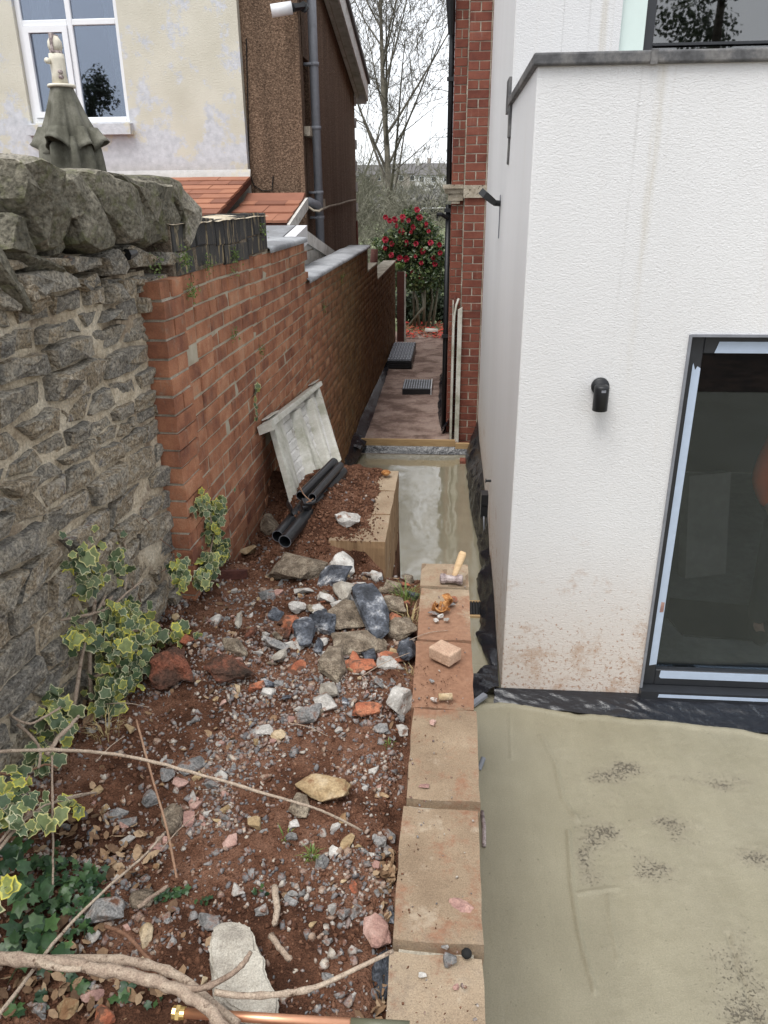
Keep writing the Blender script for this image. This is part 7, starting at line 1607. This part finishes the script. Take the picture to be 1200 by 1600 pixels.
ivy('variegated_ivy', 'large variegated ivy with cream-edged leaves growing up the rubble stone wall', sp, 300, 0.042, (0.8, -0.5, 0.5), 5, LVv, sts, 0.009, extra=420)
def bp(px, py, x=-1.08): return PX(px, py, x)
sp = [(bp(318, 790), (0.02, 0.04, 0.04), 5), (bp(340, 800), (0.03, 0.05, 0.05), 12), (bp(335, 830), (0.03, 0.05, 0.05), 14), (bp(345, 860), (0.03, 0.05, 0.04), 14), (bp(325, 885), (0.03, 0.05, 0.05), 12), (bp(318, 905), (0.03, 0.04, 0.03), 8), (bp(280, 885, -1.12), (0.02, 0.03, 0.03), 5), (bp(285, 905, -1.1), (0.02, 0.04, 0.03), 5)]
ivy('variegated_ivy', 'bushy yellow-variegated ivy clump at the foot of the brick pier', sp, 270, 0.035, (0.8, -0.6, 0.5), 9, LVv, [[bp(322, 920), bp(325, 880), bp(335, 830), bp(320, 780)], [bp(322, 915), bp(345, 880), bp(352, 840)]], 0.005, extra=260)
sp = [(bp(401, 612, -1.12), (0.01, 0.03, 0.04), 4), (bp(399, 632, -1.12), (0.01, 0.03, 0.04), 5), (bp(402, 650, -1.11), (0.01, 0.03, 0.03), 3)]
ivy('variegated_ivy', 'thin strand of ivy hanging on the brick wall above the leaning gate panel', sp, 16, 0.030, (1, -0.3, 0.3), 13, LVv, [[bp(398, 590, -1.14), bp(400, 630, -1.13), bp(403, 660, -1.12)]], 0.003)
def sg(px, py, dz): p = GS(px, py); return PZ(px, py, p.z+dz)
sp = [(sg(20, 1235, 0.22), (0.05, 0.04, 0.03), 7), (sg(10, 1275, 0.22), (0.04, 0.04, 0.03), 6), (sg(60, 1285, 0.20), (0.05, 0.03, 0.02), 6), (sg(45, 1255, 0.2), (0.05, 0.03, 0.03), 4), (sg(5, 1400, 0.2), (0.03, 0.03, 0.02), 3), (sg(90, 1262, 0.14), (0.04, 0.03, 0.02), 3), (sg(20, 1215, 0.2), (0.03, 0.04, 0.04), 3), (sg(115, 1260, 0.06), (0.03, 0.02, 0.02), 3)]
ivy('variegated_ivy', 'bright yellow and cream ivy leaves at the left edge above the dark ivy', sp, 60, 0.036, (0.3, -0.5, 1), 17, LVv, [[sg(-20, 1340, 0.15), sg(20, 1290, 0.18), sg(70, 1258, 0.16), sg(150, 1238, 0.06)]], 0.004)
sp = [(sg(20, 1340, 0.10), (0.05, 0.05, 0.03), 9), (sg(10, 1300, 0.12), (0.05, 0.05, 0.03), 6), (sg(20, 1400, 0.08), (0.06, 0.05, 0.03), 9), (sg(45, 1460, 0.06), (0.07, 0.04, 0.02), 12), (sg(10, 1500, 0.05), (0.05, 0.04, 0.02), 7), (sg(80, 1480, 0.04), (0.05, 0.03, 0.015), 7)]
ivy('dark_ivy', 'dark green large-leaved ivy in the bottom left corner', sp, 62, 0.036, (0.2, -0.4, 1), 19, LVg, None)
sp = [(sg(75, 1370, 0.03), (0.07, 0.05, 0.015), 14), (sg(110, 1390, 0.025), (0.06, 0.04, 0.015), 16), (sg(140, 1370, 0.03), (0.05, 0.04, 0.015), 14), (sg(100, 1430, 0.025), (0.06, 0.05, 0.015), 18), (sg(150, 1395, 0.025), (0.03, 0.02, 0.01), 6), (sg(60, 1420, 0.03), (0.05, 0.05, 0.015), 14), (sg(90, 1355, 0.03), (0.04, 0.03, 0.01), 6), (sg(125, 1450, 0.025), (0.03, 0.02, 0.01), 5), (sg(60, 1345, 0.03), (0.03, 0.03, 0.01), 5), (sg(100, 1510, 0.03), (0.05, 0.02, 0.01), 8)]
ivy('ground_ivy', 'carpet of small dark ivy leaves creeping over the soil at lower left', sp, 185, 0.021, (0.05, -0.2, 1), 23, LVg, None)
for (cx_, cy_, n_, lab, sd, s_) in ((258, 1395, 12, 'sprig of dark ivy on bare soil right of the brown stone', 31, 0.017), (285, 1390, 7, 'upright dark ivy shoot beside the thin stick', 32, 0.017), (318, 1408, 6, 'tiny ivy seedling left of the grey pebble', 33, 0.012), (408, 1388, 6, 'tiny blue-green seedling in the gravel', 34, 0.013), (195, 1550, 8, 'dark ivy leaves just below the thick branch', 35, 0.026), (240, 1558, 4, 'light green seedling below the thick branch', 36, 0.018), (25, 1570, 5, 'green ivy leaves in the very corner', 37, 0.030), (65, 1565, 4, 'green ivy leaf right of the corner leaves', 38, 0.026), (125, 1535, 8, 'ivy leaves poking out under the thick branch', 39, 0.024), (85, 1322, 5, 'light green ivy sprig above the dark carpet', 40, 0.020)):
    ivy('ivy_sprig', lab, [(sg(cx_, cy_, 0.012), (0.022, 0.02, 0.008), 1)], n_, s_, (0, -0.3, 1), sd, LVg)
for (cx_, cy_, n_, x_, lab, sd, s_) in ((290, 405, 26, -1.10, 'small green wall plant in the gap between coping stone and black brick coping', 61, 0.012), (300, 455, 26, -1.12, 'round green tuft on the brick wall beside the pier', 62, 0.012), (368, 398, 24, -1.11, 'green tuft under the black brick coping', 63, 0.012), (326, 412, 18, -1.11, 'small green tuft left of the one under the black coping', 64, 0.011), (364, 422, 10, -1.12, 'tiny green tuft hanging below the others', 65, 0.010), (365, 524, 10, -1.13, 'tiny sprouting plant in the middle of the brick wall', 66, 0.013), (408, 548, 12, -1.13, 'dark green tuft lower in the brick wall', 67, 0.013), (411, 358, 10, -1.10, 'green sprig at the end of the black brick coping', 68, 0.014), (534, 436, 9, -1.10, 'green tuft below the long grey coping', 69, 0.02), (506, 482, 8, -1.11, 'tiny tuft on the algae-covered bricks', 70, 0.018), (245, 416, 10, -1.14, 'little fern above the pier on the stone wall', 71, 0.012)):
    c_ = PX(cx_, cy_, x_)
    t = thing('wall_plant', lab, 'plant', c_); r = random.Random(sd); Vs = []; Fs = []; off = 0
    for k in range(n_*5):
        P_ = np.array([r.gauss(0, 0.012), r.gauss(0, 0.024)*s_/0.012, r.gauss(0, 0.022)*s_/0.012]); n = Vector((1, r.gauss(0, 0.7), r.gauss(0.4, 0.7)))
        q = np.array(n.to_track_quat('Z', 'Y').to_matrix() @ Matrix.Rotation(r.uniform(0, 6.28), 3, 'Z')); Vs.append((LV*s_*1.1*r.uniform(0.6, 1.2)) @ q.T+P_); Fs.append(LF+off); off += 7
    tag(link('foliage', npmesh('foliage', np.concatenate(Vs), np.concatenate(Fs), M['fern']), t), None, None, None, 'stuff')
# twigs and branches lying over the bed
def hermite(P, n=5):
    out = []; m_ = len(P)
    for i in range(m_-1):
        p0, p1, p2, p3 = P[max(i-1, 0)], P[i], P[i+1], P[min(i+2, m_-1)]
        for k in range(n):
            t = k/n; out.append(0.5*((2*p1)+(p2-p0)*t+(2*p0-5*p1+4*p2-p3)*t*t+(3*p1-p0-3*p2+p3)*t**3))
    out.append(P[-1]); return out
def twig(lst, z, r0, r1, label, mat='twig', name='twig', side=None, knots=True):
    P = [PZ(a, b, (z[i] if hasattr(z, '__len__') else z)) for i, (a, b) in enumerate(lst)]; P = hermite(P); n = len(P); rr2 = [r0+(r1-r0)*i/(n-1) for i in range(n)]
    r = random.Random(int(lst[0][0]*3+lst[0][1]))
    if knots: rr2 = [q*(1.25 if r.random() < 0.14 else r.uniform(0.94, 1.06)) for q in rr2]
    P = [p+Vector((r.gauss(0, r0*0.12), r.gauss(0, r0*0.12), r.gauss(0, r0*0.12))) for p in P]
    if side is None: return single(name, MB().tube(P, rr2, 9), M[mat], label, 'twig' if name == 'twig' else 'branch', True)
    t = thing(name, label, 'branch', P[0]); part('stem', MB().tube(P, rr2, 10), M[mat], t, True)
    for (sl, sz, ra, rb) in side:
        S = hermite([PZ(a, b, (sz[i] if hasattr(sz, '__len__') else sz)) for i, (a, b) in enumerate(sl)]); m_ = len(S)
        part('side_shoot', MB().tube(S, [(ra+(rb-ra)*i/(m_-1))*(1.3 if r.random() < 0.2 else 1) for i in range(m_)], 8), M[mat], t, True)
    return t
twig([(-60, 1496), (0, 1499), (70, 1502), (140, 1512), (205, 1524), (262, 1540), (308, 1564), (345, 1600), (360, 1640)], 1.33, 0.0135, 0.0120, 'thick pale bare branch arching across the bottom left of the picture', 'twig', 'branch',
     [([(262, 1538), (310, 1545), (352, 1528), (378, 1508), (392, 1487)], [1.33, 1.34, 1.36, 1.38, 1.40], 0.007, 0.0045), ([(335, 1550), (380, 1556), (450, 1552), (500, 1540), (560, 1512), (614, 1486)], [1.34, 1.33, 1.32, 1.31, 1.31, 1.30], 0.007, 0.0045), ([(60, 1500), (170, 1499), (240, 1510), (290, 1532), (330, 1566), (372, 1600)], 1.28, 0.010, 0.009), ([(60, 1502), (95, 1513), (128, 1514)], 1.335, 0.008, 0.006)])
twig([(-40, 1180), (0, 1174), (100, 1172), (200, 1182), (300, 1207), (400, 1236), (500, 1266), (566, 1298)], [1.40, 1.42, 1.43, 1.43, 1.40, 1.35, 1.27, 1.16], 0.0055, 0.0035, 'long thin arching stem crossing the gravel from the left edge', 'twig')
twig([(-30, 980), (0, 978), (60, 974), (130, 962), (170, 950), (196, 928), (222, 908)], [1.55, 1.55, 1.54, 1.50, 1.47, 1.47, 1.48], 0.008, 0.003, 'pale forked twig jutting in front of the stone wall above the ivy')
twig([(-20, 1003), (0, 1006), (25, 1012), (38, 1018)], 1.5, 0.005, 0.003, 'short bare twig at the left edge under the forked one')
twig([(213, 1125), (238, 1215), (262, 1300), (276, 1372)], [1.30, 1.22, 1.16, 1.13], 0.0035, 0.0035, 'thin straight brown stick standing in the soil left of centre', 'brambletwig')
twig([(-30, 1350), (0, 1325), (30, 1288), (75, 1258), (120, 1243), (150, 1238)], [1.30, 1.30, 1.29, 1.27, 1.22, 1.18], 0.0055, 0.0035, 'curved tan stem sweeping up from the left edge')
twig([(-30, 1620), (30, 1545), (95, 1460), (170, 1385), (225, 1337), (258, 1300)], [1.28, 1.26, 1.24, 1.20, 1.17, 1.14], 0.0045, 0.003, 'long straight tan stem running diagonally over the dark ivy')
twig([(81, 1180), (82, 1260), (83, 1330), (82, 1385)], [1.36, 1.28, 1.20, 1.16], 0.003, 0.003, 'thin upright tan stalk among the left-hand ivy')
twig([(165, 1447), (195, 1460), (222, 1487), (243, 1512)], [1.17, 1.19, 1.18, 1.2], 0.005, 0.004, 'short purple-brown twig beneath the big grey stone', 'brambletwig')
twig([(-20, 1150), (20, 1130), (60, 1165), (60, 1200)], 1.34, 0.005, 0.004, 'curled twig by the foot of the stone wall at the left edge')
twig([(72, 1180), (95, 1150), (118, 1125), (122, 1118)], [1.3, 1.32, 1.34, 1.35], 0.008, 0.004, 'knobbly pale twig at the base of the large ivy')
twig([(428, 1385), (433, 1420), (430, 1445)], 1.12, 0.009, 0.008, 'stubby pale root on the soil above the concrete slab piece')
twig([(424, 1462), (440, 1485), (454, 1500)], 1.12, 0.008, 0.007, 'second stubby root nearer the concrete slab piece')
twig([(215, 1418), (240, 1400), (262, 1385)], 1.13, 0.006, 0.005, 'short rotten stick among the dead leaves')
twig([(-20, 1205), (30, 1210), (70, 1195), (90, 1200)], 1.3, 0.004, 0.003, 'thin tan stem under the long arching one', 'brambletwig')
twig([(-10, 1100), (40, 1130), (70, 1120), (95, 1105)], 1.38, 0.004, 0.003, 'thin looping stem by the wall foot', 'twig')
for k, (a_, b_, c_, d_) in enumerate(((165, 1100, 232, 1105), (150, 1190, 195, 1150), (560, 1060, 640, 1020), (250, 1330, 310, 1270), (452, 1130, 512, 1150), (640, 1000, 700, 985))):
    twig([(a_, b_), ((a_+c_)/2, (b_+d_)/2-4), (c_, d_)], 1.20, 0.0018, 0.0012, ['fine straw beside the ivy base', 'fine stem crossing bare soil at left', 'dry straw by the block wall', 'fine straw right of the stick', 'fine straw on the gravel', 'dry straw over the top of the soiled block'][k], 'twig', knots=False)
# wiry stems on the wall
for k, pts_ in enumerate(([(200, 830), (225, 810), (248, 840), (270, 860), (262, 885), (250, 895)], [(170, 840), (200, 900), (220, 940), (215, 980)], [(222, 915), (250, 930), (280, 950), (262, 975)])):
    P = hermite([wp(a, b, 0.02) for a, b in pts_]); single('wiry_stem', MB().tube(P, 0.0018, 5), M['brambletwig'], ['thin curling dead stem on the stone wall near the pier', 'thin dead stem hanging over the stone wall above the ivy', 'thin dead stem looping right of the large ivy'][k], 'stem')
# grass tufts
def tuft(px, py, n, h_, label, mat='grassblade', seed=1, z=None, spread=0.02):
    r = random.Random(seed); c = GS(px, py) if z is None else PZ(px, py, z); t_ = MB()
    for k in range(n):
        a = r.uniform(0, 6.28); l_ = h_*r.uniform(0.5, 1.1); d = Vector((math.cos(a), math.sin(a), 0)); b0 = c+d*r.uniform(0, spread)+Vector((0, 0, -0.004)); s_ = Vector((-d.y, d.x, 0))*0.0018
        bend = r.uniform(0.3, 0.9); p1 = b0+d*l_*0.3*bend+Vector((0, 0, l_*0.6)); p2 = b0+d*l_*bend+Vector((0, 0, l_*0.75))
        t_.add([b0-s_, b0+s_, p1+s_*0.8, p1-s_*0.8, p2], [(0, 1, 2, 3), (3, 2, 4)])
    return single('grass_tuft', t_, M[mat], label, 'grass')
tuft(487, 1340, 36, 0.045, 'small bright green grass tuft beside the olive-grey stone', seed=3)
tuft(632, 940, 60, 0.11, 'wispy grass tuft against the far end of the block wall', seed=4, spread=0.05)
tuft(640, 975, 50, 0.09, 'dry grass at the block edge beside the heap', 'straw', 5, spread=0.06)
tuft(445, 1310, 10, 0.04, 'few grass blades left of the sandstone lump', seed=6)
tuft(606, 1165, 16, 0.03, 'sparse grass blades under the pale stone by the wall', seed=7)
tuft(650, 1060, 30, 0.06, 'straw-coloured grass fringe left of the soiled block', 'straw', 8, spread=0.06)
tuft(165, 1150, 40, 0.10, 'dry grass stalks at the base of the large ivy', 'straw', 9, spread=0.05)
# dead leaves: flat curled flakes drifted into hollows
g3 = np.random.default_rng(8); dl = []
CUR = LV.copy()*np.array([1, 1.3, 1]); CUR[:, 2] = 0.35*CUR[:, 0]**2+0.3*CUR[:, 1]**2; flat2 = [(CUR, LF)]
for (cx_, cy_, n_, sx_, sy_) in ((130, 1310, 30, 0.06, 0.05), (180, 1335, 38, 0.07, 0.05), (215, 1370, 26, 0.06, 0.04), (120, 1290, 20, 0.05, 0.03), (640, 1350, 0, 0.02, 0.05), (608, 1390, 34, 0.015, 0.09), (605, 1360, 20, 0.015, 0.05), (90, 1480, 40, 0.1, 0.04), (60, 1540, 50, 0.09, 0.04), (120, 1540, 25, 0.06, 0.03), (250, 1550, 10, 0.04, 0.02), (150, 1110, 40, 0.06, 0.05), (600, 1570, 18, 0.02, 0.04)):
    c = GS(cx_, cy_)
    for k in range(n_): x_, y_ = c.x+g3.normal()*sx_, c.y+g3.normal()*sy_; x_ = min(x_, -0.125); dl.append((x_, y_, soil_z(x_, y_)+0.008+0.01*g3.random()))
for k in range(160):
    x_, y_ = g3.uniform(-1.3, -0.14), g3.uniform(1.1, 3.4); dl.append((x_, y_, soil_z(x_, y_)+0.006))
dl = np.array(dl); tag(link('dead_leaves', scatter('dead_leaves', flat2, dl, g3.uniform(0.012, 0.045, len(dl)), M['deadleaf'], 0.9, 1.0, rseed=4)), None, None, None, 'stuff')
# shrivelled grey leaf in the crack by the nearest block
c = GS(600, 1530); r = random.Random(2); mb = MB(); vs = []; fs = []
for i in range(10):
    for j in range(9):
        u, v = i/9-0.5, j/8-0.5; wdt = 0.03*math.cos(u*2.6); vs.append(c+Vector((v*wdt*2, u*0.13, 0.018+0.010*math.sin(j*2.3+i*0.4)+0.006*math.sin(i*1.7+j))))
for i in range(9):
    for j in range(8): fs.append((i*9+j, i*9+j+1, (i+1)*9+j+1, (i+1)*9+j))
single('shrivelled_leaf', mb.add(vs, fs), M['bluestone'], 'shrivelled dark grey leaf in the crack beside the nearest block', 'leaf', True)
